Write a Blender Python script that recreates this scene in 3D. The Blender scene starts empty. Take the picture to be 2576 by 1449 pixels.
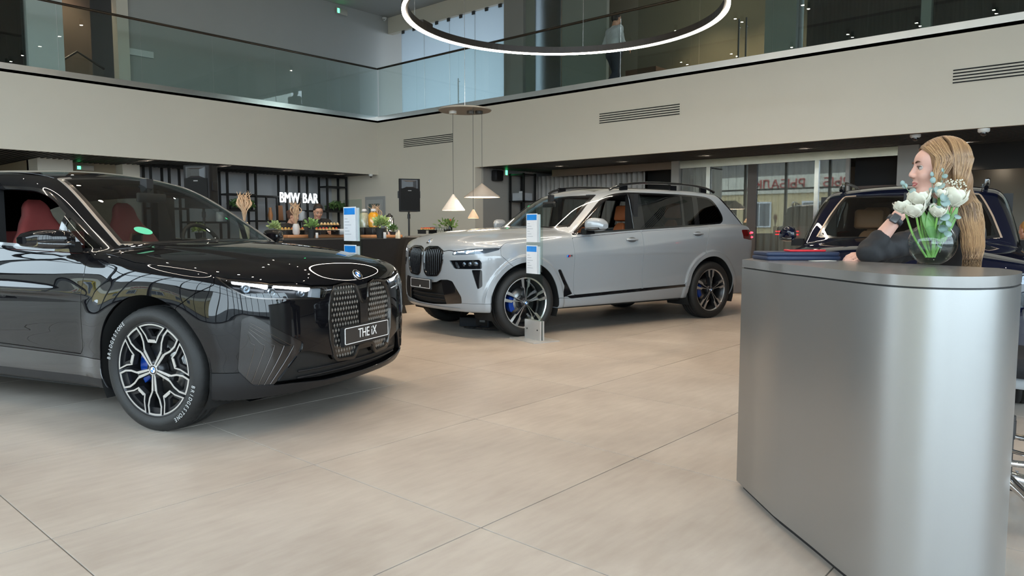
import bpy, math, random
import numpy as np
from mathutils import Vector, Matrix
# ---------------------------------------------------------------- camera, sky, lights, exposure
SC = bpy.context.scene
COL = SC.collection
CAM_H = 1.222
cam = bpy.data.cameras.new('camera'); camo = bpy.data.objects.new('camera', cam); COL.objects.link(camo)
cam.sensor_width = 36.0; cam.lens = 36.0 * 1815.0 / 2576.0; cam.clip_end = 300; cam.clip_start = .05
camo.location = (0, 0, CAM_H)
camo.rotation_euler = (math.radians(90 - 4.702), 0, math.radians(41.33 - 90))
SC.camera = camo
vs = SC.view_settings
vs.view_transform = 'Standard'; vs.look = 'None'; vs.gamma = 1; vs.use_curve_mapping = False
vs.exposure = 1.40
w = bpy.data.worlds.new('sky'); SC.world = w; w.use_nodes = True
wn = w.node_tree.nodes; wl = w.node_tree.links
bg = wn['Background']
bg.inputs[0].default_value = (.77, .89, 1.0, 1); bg.inputs[1].default_value = 3.2      # even overcast sky
def area_light(name, loc, rot, sx, sy, power, col):
    l = bpy.data.lights.new(name, 'AREA'); l.shape = 'RECTANGLE'; l.size = sx; l.size_y = sy; l.energy = power; l.color = col
    o = bpy.data.objects.new(name, l); COL.objects.link(o); o.location = loc; o.rotation_euler = rot; return o
# ---------------------------------------------------------------- helpers
PI = math.pi
random.seed(7)
MATS = {}
def hexc(h):
    h = h.lstrip('#'); c = [int(h[i:i+2], 16) / 255 for i in (0, 2, 4)]
    return tuple((x / 12.92 if x <= .04045 else ((x + .055) / 1.055) ** 2.4) for x in c)
def mat(name, col, rough=.5, metal=0., var=.06, vs=8., bump=0., bs=60., emit=None, es=0., trans=0., ior=1.45, coat=0., coat_r=.03, alpha=1., spec=.5, stretch=None, sheen=0.):
    """principled material; colour varied by a noise, optional noise bump"""
    if name in MATS: return MATS[name]
    m = bpy.data.materials.new(name); m.use_nodes = True; MATS[name] = m
    if isinstance(col, str): col = hexc(col)
    nt = m.node_tree; N = nt.nodes; L = nt.links; b = N['Principled BSDF']
    b.inputs['Base Color'].default_value = (*col, 1); b.inputs['Roughness'].default_value = rough
    b.inputs['Metallic'].default_value = metal; b.inputs['IOR'].default_value = ior
    b.inputs['Specular IOR Level'].default_value = spec
    b.inputs['Transmission Weight'].default_value = trans
    b.inputs['Coat Weight'].default_value = coat; b.inputs['Coat Roughness'].default_value = coat_r
    b.inputs['Alpha'].default_value = alpha
    if sheen: b.inputs['Sheen Weight'].default_value = sheen
    if emit is not None:
        if isinstance(emit, str): emit = hexc(emit)
        b.inputs['Emission Color'].default_value = (*emit, 1); b.inputs['Emission Strength'].default_value = es
    if var or bump:
        tc = N.new('ShaderNodeTexCoord'); mp = N.new('ShaderNodeMapping'); L.new(tc.outputs['Object'], mp.inputs[0])
        if stretch: mp.inputs['Scale'].default_value = stretch
    if var:
        n = N.new('ShaderNodeTexNoise'); n.inputs['Scale'].default_value = vs; n.inputs['Detail'].default_value = 5
        L.new(mp.outputs[0], n.inputs['Vector'])
        mx = N.new('ShaderNodeMix'); mx.data_type = 'RGBA'
        mx.inputs[6].default_value = (*[c * (1 - var) for c in col], 1); mx.inputs[7].default_value = (*[min(1, c * (1 + var)) for c in col], 1)
        L.new(n.outputs['Fac'], mx.inputs[0]); L.new(mx.outputs[2], b.inputs['Base Color'])
    if bump:
        n2 = N.new('ShaderNodeTexNoise'); n2.inputs['Scale'].default_value = bs; n2.inputs['Detail'].default_value = 3
        L.new(mp.outputs[0], n2.inputs['Vector'])
        bp = N.new('ShaderNodeBump'); bp.inputs['Strength'].default_value = bump; bp.inputs['Distance'].default_value = .01
        L.new(n2.outputs['Fac'], bp.inputs['Height']); L.new(bp.outputs[0], b.inputs['Normal'])
    return m
def glass(name, tint=(1, 1, 1), refl=.06, rough=0., ior=1.5, body=1.0):
    """thin architectural glass: fresnel mirror over tinted clear pane (no refraction)"""
    if name in MATS: return MATS[name]
    m = bpy.data.materials.new(name); m.use_nodes = True; MATS[name] = m
    nt = m.node_tree; N = nt.nodes; L = nt.links; N.clear()
    out = N.new('ShaderNodeOutputMaterial'); t = N.new('ShaderNodeBsdfTransparent'); t.inputs[0].default_value = (*tint, 1)
    g = N.new('ShaderNodeBsdfGlossy'); g.inputs['Roughness'].default_value = rough
    lw = N.new('ShaderNodeFresnel'); lw.inputs[0].default_value = ior
    ad = N.new('ShaderNodeMath'); ad.operation = 'ADD'; ad.inputs[1].default_value = refl; ad.use_clamp = True
    mx = N.new('ShaderNodeMixShader'); ge = N.new('ShaderNodeNewGeometry'); fr = N.new('ShaderNodeMath'); fr.operation = 'SUBTRACT'; fr.inputs[0].default_value = 1; ml = N.new('ShaderNodeMath'); ml.operation = 'MULTIPLY'
    L.new(ge.outputs['Backfacing'], fr.inputs[1]); L.new(ad.outputs[0], ml.inputs[0]); L.new(fr.outputs[0], ml.inputs[1])
    L.new(lw.outputs[0], ad.inputs[0]); L.new(ml.outputs[0], mx.inputs[0]); L.new(t.outputs[0], mx.inputs[1]); L.new(g.outputs[0], mx.inputs[2]); L.new(mx.outputs[0], out.inputs[0])
    return m
def tag(o, label=None, cat=None, group=None, kind=None):
    if label: o['label'] = label
    if cat: o['category'] = cat
    if group: o['group'] = group
    if kind: o['kind'] = kind
    return o
def empty(name, loc=(0, 0, 0), rz=0., label=None, cat=None, group=None):
    o = bpy.data.objects.new(name, None); COL.objects.link(o); o.location = loc; o.rotation_euler = (0, 0, rz); o.empty_display_size = .1
    return tag(o, label, cat, group)
def link_mesh(name, me, m, parent=None):
    if m is not None:
        for mm in (m if isinstance(m, (list, tuple)) else [m]): me.materials.append(mm)
    o = bpy.data.objects.new(name, me); COL.objects.link(o)
    if parent is not None: o.parent = parent
    return o
class MB:
    """collects shapes into one mesh"""
    def __init__(s): s.v = []; s.f = []; s.sm = []; s.mi = []; s.cur = 0
    def add(s, vs, fs, smooth=False, M=None):
        k = len(s.v)
        if M is not None: vs = [tuple(M @ Vector(p)) for p in vs]
        s.v += [tuple(p) for p in vs]; s.f += [tuple(i + k for i in f) for f in fs]; s.sm += [smooth] * len(fs); s.mi += [s.cur] * len(fs); return s
    def box(s, x0, x1, y0, y1, z0, z1, M=None):
        v = [(x, y, z) for z in (z0, z1) for y in (y0, y1) for x in (x0, x1)]
        return s.add(v, [(0, 2, 3, 1), (4, 5, 7, 6), (0, 1, 5, 4), (2, 6, 7, 3), (0, 4, 6, 2), (1, 3, 7, 5)], False, M)
    def rbox(s, x0, x1, y0, y1, z0, z1, r=.01, n=3, M=None, smooth=True):
        """box with rounded vertical edges and chamfered top and bottom"""
        pl = []
        for cx, cy, a in ((x1 - r, y1 - r, 0), (x0 + r, y1 - r, 90), (x0 + r, y0 + r, 180), (x1 - r, y0 + r, 270)):
            for i in range(n + 1):
                t = math.radians(a + 90 * i / n); pl.append((cx + r * math.cos(t), cy + r * math.sin(t)))
        mx, my = (x0 + x1) / 2, (y0 + y1) / 2; q = min(r * .35, (z1 - z0) * .4)
        kx = 1 - 2 * q / max(x1 - x0, 1e-6); ky = 1 - 2 * q / max(y1 - y0, 1e-6)
        small = [(mx + (x - mx) * kx, my + (y - my) * ky) for x, y in pl]
        R = [[(x, y, z0) for x, y in small], [(x, y, z0 + q) for x, y in pl], [(x, y, z1 - q) for x, y in pl], [(x, y, z1) for x, y in small]]
        return s.rings(R, True, True, M=M, smooth=smooth)
    def rings(s, R, cap0=True, cap1=True, M=None, smooth=True, closed=True):
        n = len(R[0]); v = [p for r in R for p in r]; f = []
        for i in range(len(R) - 1):
            for j in range(n if closed else n - 1):
                a = i * n + j; b = i * n + (j + 1) % n; f.append((a, b, b + n, a + n))
        s.add(v, f, smooth, M)
        if cap0: s.add(R[0], [tuple(range(n - 1, -1, -1))], False, M)
        if cap1: s.add(R[-1], [tuple(range(n))], False, M)
        return s
    def cyl(s, p0, p1, r0, r1=None, n=16, caps=True, smooth=True, M=None):
        r1 = r0 if r1 is None else r1; p0 = Vector(p0); p1 = Vector(p1); d = (p1 - p0).normalized()
        u = d.orthogonal().normalized(); w_ = d.cross(u)
        R = [[tuple(p + (u * math.cos(2 * PI * k / n) + w_ * math.sin(2 * PI * k / n)) * r) for k in range(n)] for p, r in ((p0, r0), (p1, r1))]
        return s.rings(R, caps, caps, M, smooth)
    def lathe(s, prof, n=24, M=None, smooth=True, cap0=True, cap1=True, c=(0, 0)):
        """profile of (radius, z) about the z axis"""
        R = [[(c[0] + r * math.cos(2 * PI * k / n), c[1] + r * math.sin(2 * PI * k / n), z) for k in range(n)] for r, z in prof]
        return s.rings(R, cap0, cap1, M, smooth)
    def tube(s, pts, r, n=8, caps=True, M=None, up=None, flat=1.0, closed=False):
        P = [Vector(p) for p in pts]; R = []; u = None
        for i, p in enumerate(P):
            if closed: d = P[(i + 1) % len(P)] - P[i - 1]
            else: d = P[min(i + 1, len(P) - 1)] - P[max(i - 1, 0)]
            d.normalize()
            if u is None: u = (Vector(up) if up else d.orthogonal()); u = (u - d * u.dot(d)).normalized()
            else: u = (u - d * u.dot(d)).normalized()
            w_ = d.cross(u); rr = r[i] if isinstance(r, (list, tuple)) else r
            R.append([tuple(p + (u * math.cos(2 * PI * k / n) + w_ * math.sin(2 * PI * k / n) * flat) * rr) for k in range(n)])
        if closed: R.append(R[0]); caps = False
        return s.rings(R, caps, caps, M)
    def prism(s, poly, z0, z1, M=None, smooth=False):
        n = len(poly); v = [(x, y, z0) for x, y in poly] + [(x, y, z1) for x, y in poly]
        f = [(i, (i + 1) % n, (i + 1) % n + n, i + n) for i in range(n)]
        s.add(v, f, smooth, M)
        s.add(v, [tuple(range(n - 1, -1, -1)), tuple(range(n, 2 * n))], False, M); return s
    def ball(s, c, r, n=12, M=None, sc=(1, 1, 1)):
        prof = [(max(1e-4, math.sin(PI * i / n)), -math.cos(PI * i / n)) for i in range(n + 1)]
        R = [[(c[0] + r * sc[0] * a * math.cos(2 * PI * k / (n * 2)), c[1] + r * sc[1] * a * math.sin(2 * PI * k / (n * 2)), c[2] + r * sc[2] * z) for k in range(n * 2)] for a, z in prof]
        return s.rings(R, True, True, M)
    def grid(s, fn, nu, nv, smooth=True, M=None, closed_u=False):
        v = [fn(i / nu, j / nv) for j in range(nv + 1) for i in range(nu + 1)]
        f = [(j * (nu + 1) + i, j * (nu + 1) + i + 1, (j + 1) * (nu + 1) + i + 1, (j + 1) * (nu + 1) + i) for j in range(nv) for i in range(nu)]
        return s.add(v, f, smooth, M)
    def mesh(s, name):
        me = bpy.data.meshes.new(name); me.from_pydata(s.v, [], s.f)
        me.polygons.foreach_set('use_smooth', s.sm)
        if any(s.mi): me.polygons.foreach_set('material_index', s.mi)
        me.update(); return me
    def build(s, name, m, parent=None, fix=True, weld=False):
        me = s.mesh(name)
        if fix or weld:
            import bmesh
            bm = bmesh.new(); bm.from_mesh(me)
            if weld: bmesh.ops.remove_doubles(bm, verts=bm.verts, dist=1e-5)
            bmesh.ops.recalc_face_normals(bm, faces=bm.faces); bm.to_mesh(me); bm.free()
        return link_mesh(name, me, m, parent)
def bevel(o, w_=.004, seg=2, ang=35):
    md = o.modifiers.new('bevel', 'BEVEL'); md.width = w_; md.segments = seg; md.limit_method = 'ANGLE'; md.angle_limit = math.radians(ang); md.harden_normals = False
    return o
def copy_tree(o, parent=None):
    c = o.copy(); COL.objects.link(c)
    if parent is not None: c.parent = parent
    for ch in list(o.children): copy_tree(ch, c)
    return c
def text_obj(name, s, size, m, loc, rot, parent=None, ext=.001, align='CENTER', spacing=1.0, sx=1.0, bev=0.):
    """lettering turned into a mesh"""
    cu = bpy.data.curves.new(name, 'FONT'); cu.body = s; cu.size = size; cu.extrude = ext; cu.align_x = align; cu.align_y = 'CENTER'; cu.space_character = spacing; cu.bevel_depth = bev
    to = bpy.data.objects.new(name + '_tmp', cu); COL.objects.link(to)
    dg = bpy.context.evaluated_depsgraph_get(); me = bpy.data.meshes.new_from_object(to.evaluated_get(dg))
    bpy.data.objects.remove(to); me.name = name; me.materials.clear()
    if sx != 1: me.transform(Matrix.Scale(sx, 4, (1, 0, 0)))
    o = link_mesh(name, me, m, parent); o.location = loc; o.rotation_euler = rot; return o
def catmull(pts, n=6, closed=False):
    P = [np.array(p, float) for p in pts]; out = []; N = len(P)
    for i in range(N if closed else N - 1):
        p0, p1, p2, p3 = (P[(i - 1) % N], P[i], P[(i + 1) % N], P[(i + 2) % N]) if closed else (P[max(i - 1, 0)], P[i], P[i + 1], P[min(i + 2, N - 1)])
        for k in range(n):
            t = k / n; out.append(.5 * (2 * p1 + (p2 - p0) * t + (2 * p0 - 5 * p1 + 4 * p2 - p3) * t * t + (3 * p1 - p0 - 3 * p2 + p3) * t ** 3))
    if not closed: out.append(P[-1])
    return [tuple(p) for p in out]
def roundpoly(pts, r=.02, n=4):
    """closed polygon with rounded corners (r may be a list)"""
    out = []; N = len(pts)
    for i in range(N):
        p = np.array(pts[i], float); a = np.array(pts[i - 1], float) - p; b = np.array(pts[(i + 1) % N], float) - p
        la, lb = np.linalg.norm(a), np.linalg.norm(b); rr = r[i] if isinstance(r, (list, tuple)) else r
        rr = min(rr, la * .48, lb * .48)
        if rr < 1e-5: out.append(tuple(p)); continue
        s_, e_ = p + a / la * rr, p + b / lb * rr
        for k in range(n + 1):
            t = k / n; out.append(tuple((1 - t) ** 2 * s_ + 2 * t * (1 - t) * p + t * t * e_))
    return out
# ---------------------------------------------------------------- the showroom shell
XF, YF, HB, HS, HR = 11.37, 14.41, 2.55, 3.87, 5.13        # right and left gallery fronts, underside, slab top, handrail
X0, Y0, ZC = -4.6, -6.2, 6.95
wall_m = mat('wall_paint', '#c6bfb1', .55, var=.03, vs=1.5, bump=.02, bs=90)
wall_d = mat('wall_grey', '#8a8884', .6, var=.04, vs=2, bump=.02, bs=90)
ceil_m = mat('ceiling_paint', '#a3a19d', .7, var=.03)
black_m = mat('black_ceiling', (.006, .006, .006), .7, var=.1)
slat_m = mat('slat_metal', (.045, .044, .043), .45, .3, var=.05)
steel_m = mat('brushed_steel', (.56, .55, .53), .22, 1., var=.12, vs=3, stretch=(1, 1, .1))
bronze_m = mat('handrail_bronze', (.10, .085, .07), .25, .9, var=.05)
frame_m = mat('window_frame', (.10, .105, .11), .35, .3, var=.05)
grout_m = mat('grout', '#6f6860', .8, var=.1)
clear_m = glass('balustrade_glass', (.87, .925, .91), .02)
pane_m = glass('window_pane', (.93, .96, .96), .0)
part_m = glass('partition_glass', (.80, .82, .80), .10)
def tile_material():
    m = bpy.data.materials.new('floor_tile'); m.use_nodes = True; nt = m.node_tree; N = nt.nodes; L = nt.links; b = N['Principled BSDF']
    tc = N.new('ShaderNodeTexCoord'); oi = N.new('ShaderNodeObjectInfo'); ad = N.new('ShaderNodeVectorMath'); ad.operation = 'ADD'
    L.new(tc.outputs['Object'], ad.inputs[0]); L.new(oi.outputs['Location'], ad.inputs[1])
    n1 = N.new('ShaderNodeTexNoise'); n1.inputs['Scale'].default_value = 1.7; n1.inputs['Detail'].default_value = 9; n1.inputs['Roughness'].default_value = .62; L.new(ad.outputs[0], n1.inputs['Vector'])
    mp = N.new('ShaderNodeMapping'); mp.inputs['Scale'].default_value = (3, 14, 1); L.new(ad.outputs[0], mp.inputs[0])
    n2 = N.new('ShaderNodeTexNoise'); n2.inputs['Scale'].default_value = 1.6; n2.inputs['Detail'].default_value = 7; L.new(mp.outputs[0], n2.inputs['Vector'])
    cr = N.new('ShaderNodeValToRGB'); cr.color_ramp.elements[0].position = .32; cr.color_ramp.elements[0].color = (*hexc('#958b82'), 1); cr.color_ramp.elements[1].position = .66; cr.color_ramp.elements[1].color = (*hexc('#aba39a'), 1)
    mx = N.new('ShaderNodeMath'); mx.operation = 'MULTIPLY_ADD'; mx.inputs[1].default_value = .35; L.new(n2.outputs['Fac'], mx.inputs[0])
    ml = N.new('ShaderNodeMath'); ml.operation = 'MULTIPLY'; ml.inputs[1].default_value = .65; L.new(n1.outputs['Fac'], ml.inputs[0]); L.new(ml.outputs[0], mx.inputs[2]); L.new(mx.outputs[0], cr.inputs[0])
    hv = N.new('ShaderNodeHueSaturation'); mr = N.new('ShaderNodeMapRange'); mr.inputs[3].default_value = .965; mr.inputs[4].default_value = 1.03; L.new(oi.outputs['Random'], mr.inputs[0]); L.new(mr.outputs[0], hv.inputs['Value'])
    L.new(cr.outputs[0], hv.inputs['Color']); L.new(hv.outputs[0], b.inputs['Base Color'])
    rr = N.new('ShaderNodeMapRange'); rr.inputs[3].default_value = .34; rr.inputs[4].default_value = .5; L.new(n1.outputs['Fac'], rr.inputs[0]); L.new(rr.outputs[0], b.inputs['Roughness'])
    bp = N.new('ShaderNodeBump'); bp.inputs['Strength'].default_value = .05; bp.inputs['Distance'].default_value = .004; L.new(n2.outputs['Fac'], bp.inputs['Height']); L.new(bp.outputs[0], b.inputs['Normal'])
    return m
tile_m = tile_material()
def struct(o): o['kind'] = 'structure'; return o
floor = struct(MB().box(X0, 17.2, Y0, 20.2, -.10, -.004).build('floor', grout_m))
b = MB(); b.rbox(-.5972, .5972, -.5972, .5972, -.012, 0, .002, 1, smooth=False); tile_me = b.mesh('tile'); tile_me.materials.append(tile_m)
nt_ = 0
def tile_at(x, y):
    o = bpy.data.objects.new('tile', tile_me); COL.objects.link(o); o.location = (x, y, 0); o.parent = floor
far_tiles = MB()
for i in range(-5, 14):
    for j in range(-8, 13):
        x, y = .87 + .6 + 1.2 * i, 3.19 + .6 + 1.2 * j
        d = x * .751 + y * .660; l = x * .660 - y * .751
        if x < X0 + .5 or x > 16.6 or y < Y0 + .5 or y > 17.6: continue
        near = d > .3 and abs(l) < d * .78 + 1.2 and d < 15.5
        if near and nt_ < 300: tile_at(x, y); nt_ += 1
        else: far_tiles.box(x - .5972, x + .5972, y - .5972, y + .5972, -.012, 0)
o = far_tiles.build('outlying_tiles', tile_m, floor); o['kind'] = 'stuff'
ceil = struct(MB().box(X0, 17.2, Y0, 20.2, ZC, ZC + .15).build('ceiling', ceil_m))
# right side: solid wall beside the bar, gallery front with slot vents, recess end wall
b = MB(); b.box(XF, XF + .25, 11.07, 18.0, 0, HS); b.box(XF, XF + .06, Y0, 11.07, HB, HS); struct(b.build('wall_right', wall_m))
def slot_vent(lo, hi, z0, label):
    e = empty('slot_vent', (XF, 0, 0), 0, label, 'vent', 'slot vents in the gallery front')
    MB().box(-.004, .02, lo - .02, hi + .02, z0 - .01, z0 + .20).build('vent_plate', wall_m, e)
    for k in range(5): MB().box(-.007, .01, lo, hi, z0 + .004 + k * .041, z0 + .022 + k * .041).build('vent_slot', black_m, e)
slot_vent(11.75, 13.43, 3.145, 'slot vent with five dark slots above the speaker by the bar')
slot_vent(6.16, 7.82, 3.175, 'slot vent with five dark slots above the grey SUV')
slot_vent(-.4, 2.09, 3.165, 'slot vent with five dark slots above the reception woman')
struct(MB().box(X0, XF, YF, YF + .06, HB, HS).build('wall_left', wall_m))
# galleries: slabs, steel edge strips, glass balustrades, rails
struct(MB().box(XF, 17.0, Y0, 18.0, HS - .05, HS + .02).build('gallery_floor', wall_d)); struct(MB().box(X0, XF, YF, 18.0, HS - .05, HS + .02).build('gallery_floor', wall_d))
struct(MB().box(XF - .006, XF + .12, Y0, YF - .006, HS - .002, HS + .10).build('trim_1', mat('edge_steel', (.72, .71, .69), .34, 1., var=.10, vs=2.5, stretch=(1, 1, .1)))); struct(MB().box(X0, XF - .006, YF - .006, YF + .12, HS - .002, HS + .10).build('trim_2', steel_m))
gb = empty('glass_balustrade', (0, 0, 0), 0, 'green-tinted glass balustrade with bronze handrail along the left gallery', 'balustrade', 'gallery balustrades')
for k in range(-6, 5): MB().box(5.84 + 1.395 * (k - 0) + .006, 5.84 + 1.395 * (k + 1) - .006, YF + .035, YF + .05, HS + .06, HR - .03).build('glass_panel', clear_m, gb) if 5.84 + 1.395 * (k + 1) < 11.6 else None
b = MB(); b.tube([(X0, YF + .042, HR), (XF + .01, YF + .042, HR)], .024, 10); b.build('handrail', bronze_m, gb)
gb = empty('glass_balustrade', (0, 0, 0), 0, 'green-tinted glass balustrade with bronze handrail along the right gallery', 'balustrade', 'gallery balustrades')
for k in range(-4, 11):
    y1 = YF - .02 - 1.4 * k + (0 if k < 1 else 0); y0 = y1 - 1.388
    if y0 > Y0 and k >= 0: MB().box(XF + .035, XF + .05, y0, y1, HS + .06, HR - .01).build('glass_panel', clear_m, gb)
b = MB(); b.tube([(XF + .042, Y0, HR), (XF + .042, YF + .042, HR)], .024, 10); b.build('handrail', bronze_m, gb)
# under the left gallery: black open-slat ceiling, back wall
struct(MB().box(X0, XF, YF + .06, 20.0, HB + .12, HB + .14).build('ceiling', black_m))
sc = struct(MB().box(X0, XF, YF + .06, YF + .09, HB + .01, HB + .13).build('slat_ceiling', black_m)); 
b = MB(); b.box(-.018, .018, 0, 2.9, 0, .09); sm = b.mesh('slat'); sm.materials.append(slat_m)
b = MB(); b.box(-.018, .018, 0, 5.1, 0, .09); sm3 = b.mesh('slat'); sm3.materials.append(slat_m)
for k in range(98):
    x = 1.5 + .10 * k
    o = bpy.data.objects.new('slat', sm if x > 4.45 else sm3); COL.objects.link(o); o.location = (x, YF + .09, HB + .002); o.parent = sc
sc = struct(MB().box(XF + .06, XF + .09, Y0, 11.07, HB + .01, HB + .13).build('slat_ceiling', black_m))
b = MB(); b.box(-.018, .018, 0, 14.5, 0, .09); sm2 = b.mesh('slat'); sm2.materials.append(slat_m)
for k in range(50):
    o = bpy.data.objects.new('slat', sm2); COL.objects.link(o); o.location = (XF + .14 + .105 * k, -3.45, HB + .002); o.parent = sc
struct(MB().box(XF + .06, 17.0, Y0, 11.07, HB + .13, HB + .15).build('ceiling', black_m))
b = MB(); b.box(4.43, XF, 16.4, 16.5, 0, HB + .12); struct(b.build('wall_back', mat('bar_wall', '#a7a8aa', .6, var=.05, vs=2)))
struct(MB().box(4.43, 5.03, 15.85, 16.4, 0, HB + .12).build('column', wall_m)); struct(MB().box(6.0, 6.34, 16.0, 16.4, 0, HB + .12).build('column', wall_m))
b = MB(); b.box(5.03, 6.0, 16.36, 16.4, 0, HB + .12); b.box(X0, 4.43, 19.6, 19.7, 0, HB + .12); b.box(4.43, 4.53, 16.4, 19.7, 0, HB + .12); struct(b.build('wall_panel', mat('wall_beige', '#8d7f69', .6, var=.05)))
d = struct(MB().box(XF - .03, XF + .02, 14.15, 14.92, 0, 2.02).build('door_1', mat('door_frame', '#8f908f', .5, var=.03)))
MB().box(XF - .05, XF - .03, 14.22, 14.85, .05, 1.94).build('door_leaf', mat('door_leaf', '#9b9c9a', .5, var=.03), d); MB().box(XF - .056, XF - .05, 14.32, 14.75, 1.0, 1.84).build('door_pane', mat('door_pane', '#55605c', .1, var=.1), d)
# right recess: end wall, curtains, glass office front with steel head beam
struct(MB().box(XF + .25, 17.0, 11.07, 11.27, 0, HB + .13).build('wall_recess', wall_d))
struct(MB().box(16.9, 17.05, Y0, 11.1, 0, HB + .13).build('wall_office', mat('office_beige', '#8f887b', .6, var=.04)))
b = MB(); b.box(12.97, 13.06, 7.02, 10.2, 2.40, 2.545); struct(b.build('trim_3', mat('beam_brown', '#6d5f54', .4, .2, var=.06)))
struct(MB().box(12.95, 13.07, 3.10, 7.0, 2.40, 2.545).build('trim_4', steel_m))
struct(MB().box(12.93, 13.09, 7.0, 7.17, 0, HB).build('column', wall_d)); struct(MB().box(12.93, 13.3, 2.80, 3.10, 0, HB).build('column', wall_d))
struct(MB().box(13.6, 13.7, 7.15, 8.1, 0, HB).build('wall_dark', black_m)); struct(MB().box(13.5, 13.6, 3.1, 3.9, 0, HB).build('wall_dark', black_m)); struct(MB().box(13.5, 13.6, Y0, 2.8, 2.15, HB).build('wall_dark', black_m))
gp = empty('glass_partition', (0, 0, 0), 0, 'floor-to-beam glass office front with thin grey posts behind the cars', 'partition')
for y0, y1 in ((6.45, 6.98), (5.62, 6.35), (4.42, 5.44), (3.90, 4.34)): MB().box(13.0, 13.012, y0, y1, .02, 2.42).build('glass_panel', part_m, gp)
for y0, y1, mm in ((6.36, 6.44, steel_m), (5.44, 5.61, mat('post_dark', '#4a4542', .4, .3)), (4.34, 4.41, steel_m), (3.84, 3.90, wall_d)): MB().box(12.97, 13.04, y0, y1, 0, 2.42).build('post', mm, gp)
b = MB(); b.box(13.75, 14.2, 7.2, 8.05, 0, 2.25); tag(b.build('dark_cabinet', mat('cabinet_brown', '#4a3c36', .5, var=.1)), 'dark brown cabinet in the opening behind the grey SUV roof', 'cabinet')
b = MB(); b.box(13.28, 13.48, 3.12, 3.86, 0, 1.95); tag(b.build('dark_cabinet', MATS['cabinet_brown']), 'dark brown cabinet in the opening behind the dark blue SUV', 'cabinet')
# curtains as pleated cloth
def curtain(x, y0, y1, z0, z1, label, col='#aaa49e', mx_=None, name='curtain'):
    b = MB(); n = int((y1 - y0) / .03)
    def fn(i, j):
        y = y0 + (y1 - y0) * i; ph = y * 2 * PI / .13
        return (x + .035 * math.sin(ph) + .015 * math.sin(ph * .37 + 1) + .01 * math.sin(ph * 1.9) * j, y, z0 + (z1 - z0) * j)
    b.grid(fn, n, 2); o = b.build(name, mx_ or mat('curtain_' + col, col, .85, var=.12, vs=9, stretch=(4, 4, .3)), fix=False)
    md = o.modifiers.new('solid', 'SOLIDIFY'); md.thickness = .004
    tag(o, label, 'curtain', 'pleated grey curtains'); return o
curtain(13.35, 8.0, 11.0, .02, 2.45, 'grey pleated curtain behind the bonnet of the grey SUV'); curtain(13.45, 4.0, 6.95, .02, 2.45, 'grey pleated curtain behind the glass office front')
# upper level back walls
b = MB(); b.box(6.16, 17.0, 15.9, 16.05, HS + .02, ZC); b.box(4.36, 4.96, 15.9, 16.05, HS + .02, ZC); b.box(X0, 3.3, 15.9, 16.05, HS + .02, ZC); struct(b.build('wall_gallery', mat('gallery_grey', '#9d9d99', .6, var=.03, vs=2)))
struct(MB().box(5.94, 6.16, 15.8, 16.05, HS + .02, ZC).build('column', wall_m)); struct(MB().box(4.36, 4.96, 15.78, 15.92, HS + .02, ZC).build('column', mat('white_paint', '#c9cbc8', .6, var=.02)))
struct(MB().box(4.9, 6.0, 17.4, 17.5, HS, ZC).build('wall_stair', mat('stair_brown', '#6a5d52', .6, var=.05)))
struct(MB().box(3.3, 4.36, 15.95, 15.97, HS + .02, ZC).build('window_1', glass('dark_glass', (.25, .33, .31), .05)))
st = empty('stair_balustrade', (5.2, 16.6, HS), 0, 'dark stair balustrade with a sloping rail in the gallery doorway', 'balustrade')
b = MB(); b.tube([(-.25, 0, .55), (.25, 0, .95), (.75, 0, .68)], .025, 8); b.build('handrail', mat('rail_dark', (.03, .03, .03), .4), st)
MB().add([(-.25, 0, 0), (.25, 0, 0), (.25, 0, .92), (-.25, 0, .52)], [(0, 1, 2, 3)]).add([(.25, .01, 0), (.75, .01, 0), (.75, .01, .65), (.25, .01, .92)], [(0, 1, 2, 3)]).build('glass_panel', clear_m, st)
ug = 13.0
frost = mat('frosted_glass', (.80, .88, .92), .5, var=.05, vs=1.2)
def frosted():
    m = bpy.data.materials.new('frosted_pane'); m.use_nodes = True; N = m.node_tree.nodes; L = m.node_tree.links; N.clear()
    o = N.new('ShaderNodeOutputMaterial'); t = N.new('ShaderNodeBsdfTranslucent'); t.inputs[0].default_value = (.55, .60, .63, 1); g = N.new('ShaderNodeBsdfGlossy'); g.inputs['Roughness'].default_value = .15; x = N.new('ShaderNodeMixShader'); x.inputs[0].default_value = .08
    L.new(t.outputs[0], x.inputs[1]); L.new(g.outputs[0], x.inputs[2]); L.new(x.outputs[0], o.inputs[0]); return m
frost_m = frosted()
fg = empty('frosted_partition', (0, 0, 0), 0, 'bright frosted glass partition with clamps and a pull handle on the gallery', 'partition')
for y0, y1 in ((14.5, 15.4), (13.55, 14.48), (12.65, 13.53), (11.62, 12.63)): MB().box(ug, ug + .012, y0, y1, HS + .05, 6.5).build('glass_panel', frost_m, fg)
for k in range(9): MB().box(ug - .02, ug + .03, 11.75 + .44 * k, 11.85 + .44 * k, 6.44, 6.54).build('glass_clamp', mat('clamp', (.05, .05, .05), .4), fg)
b = MB(); b.tube([(ug - .06, 13.17, 4.35), (ug - .06, 13.17, 4.97)], .014, 8); b.tube([(ug - .06, 13.17, 4.42), (ug, 13.17, 4.42)], .01, 6); b.tube([(ug - .06, 13.17, 4.90), (ug, 13.17, 4.90)], .01, 6); b.build('pull_handle', steel_m, fg)
b = MB(); b.box(ug - .05, ug + .1, 11.5, 15.9, 6.52, ZC); struct(b.build('wall_upper', wall_m))
b = MB(); b.box(ug - .1, ug + .35, 11.0, 11.6, HS, ZC); struct(b.build('column', wall_d))
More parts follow.
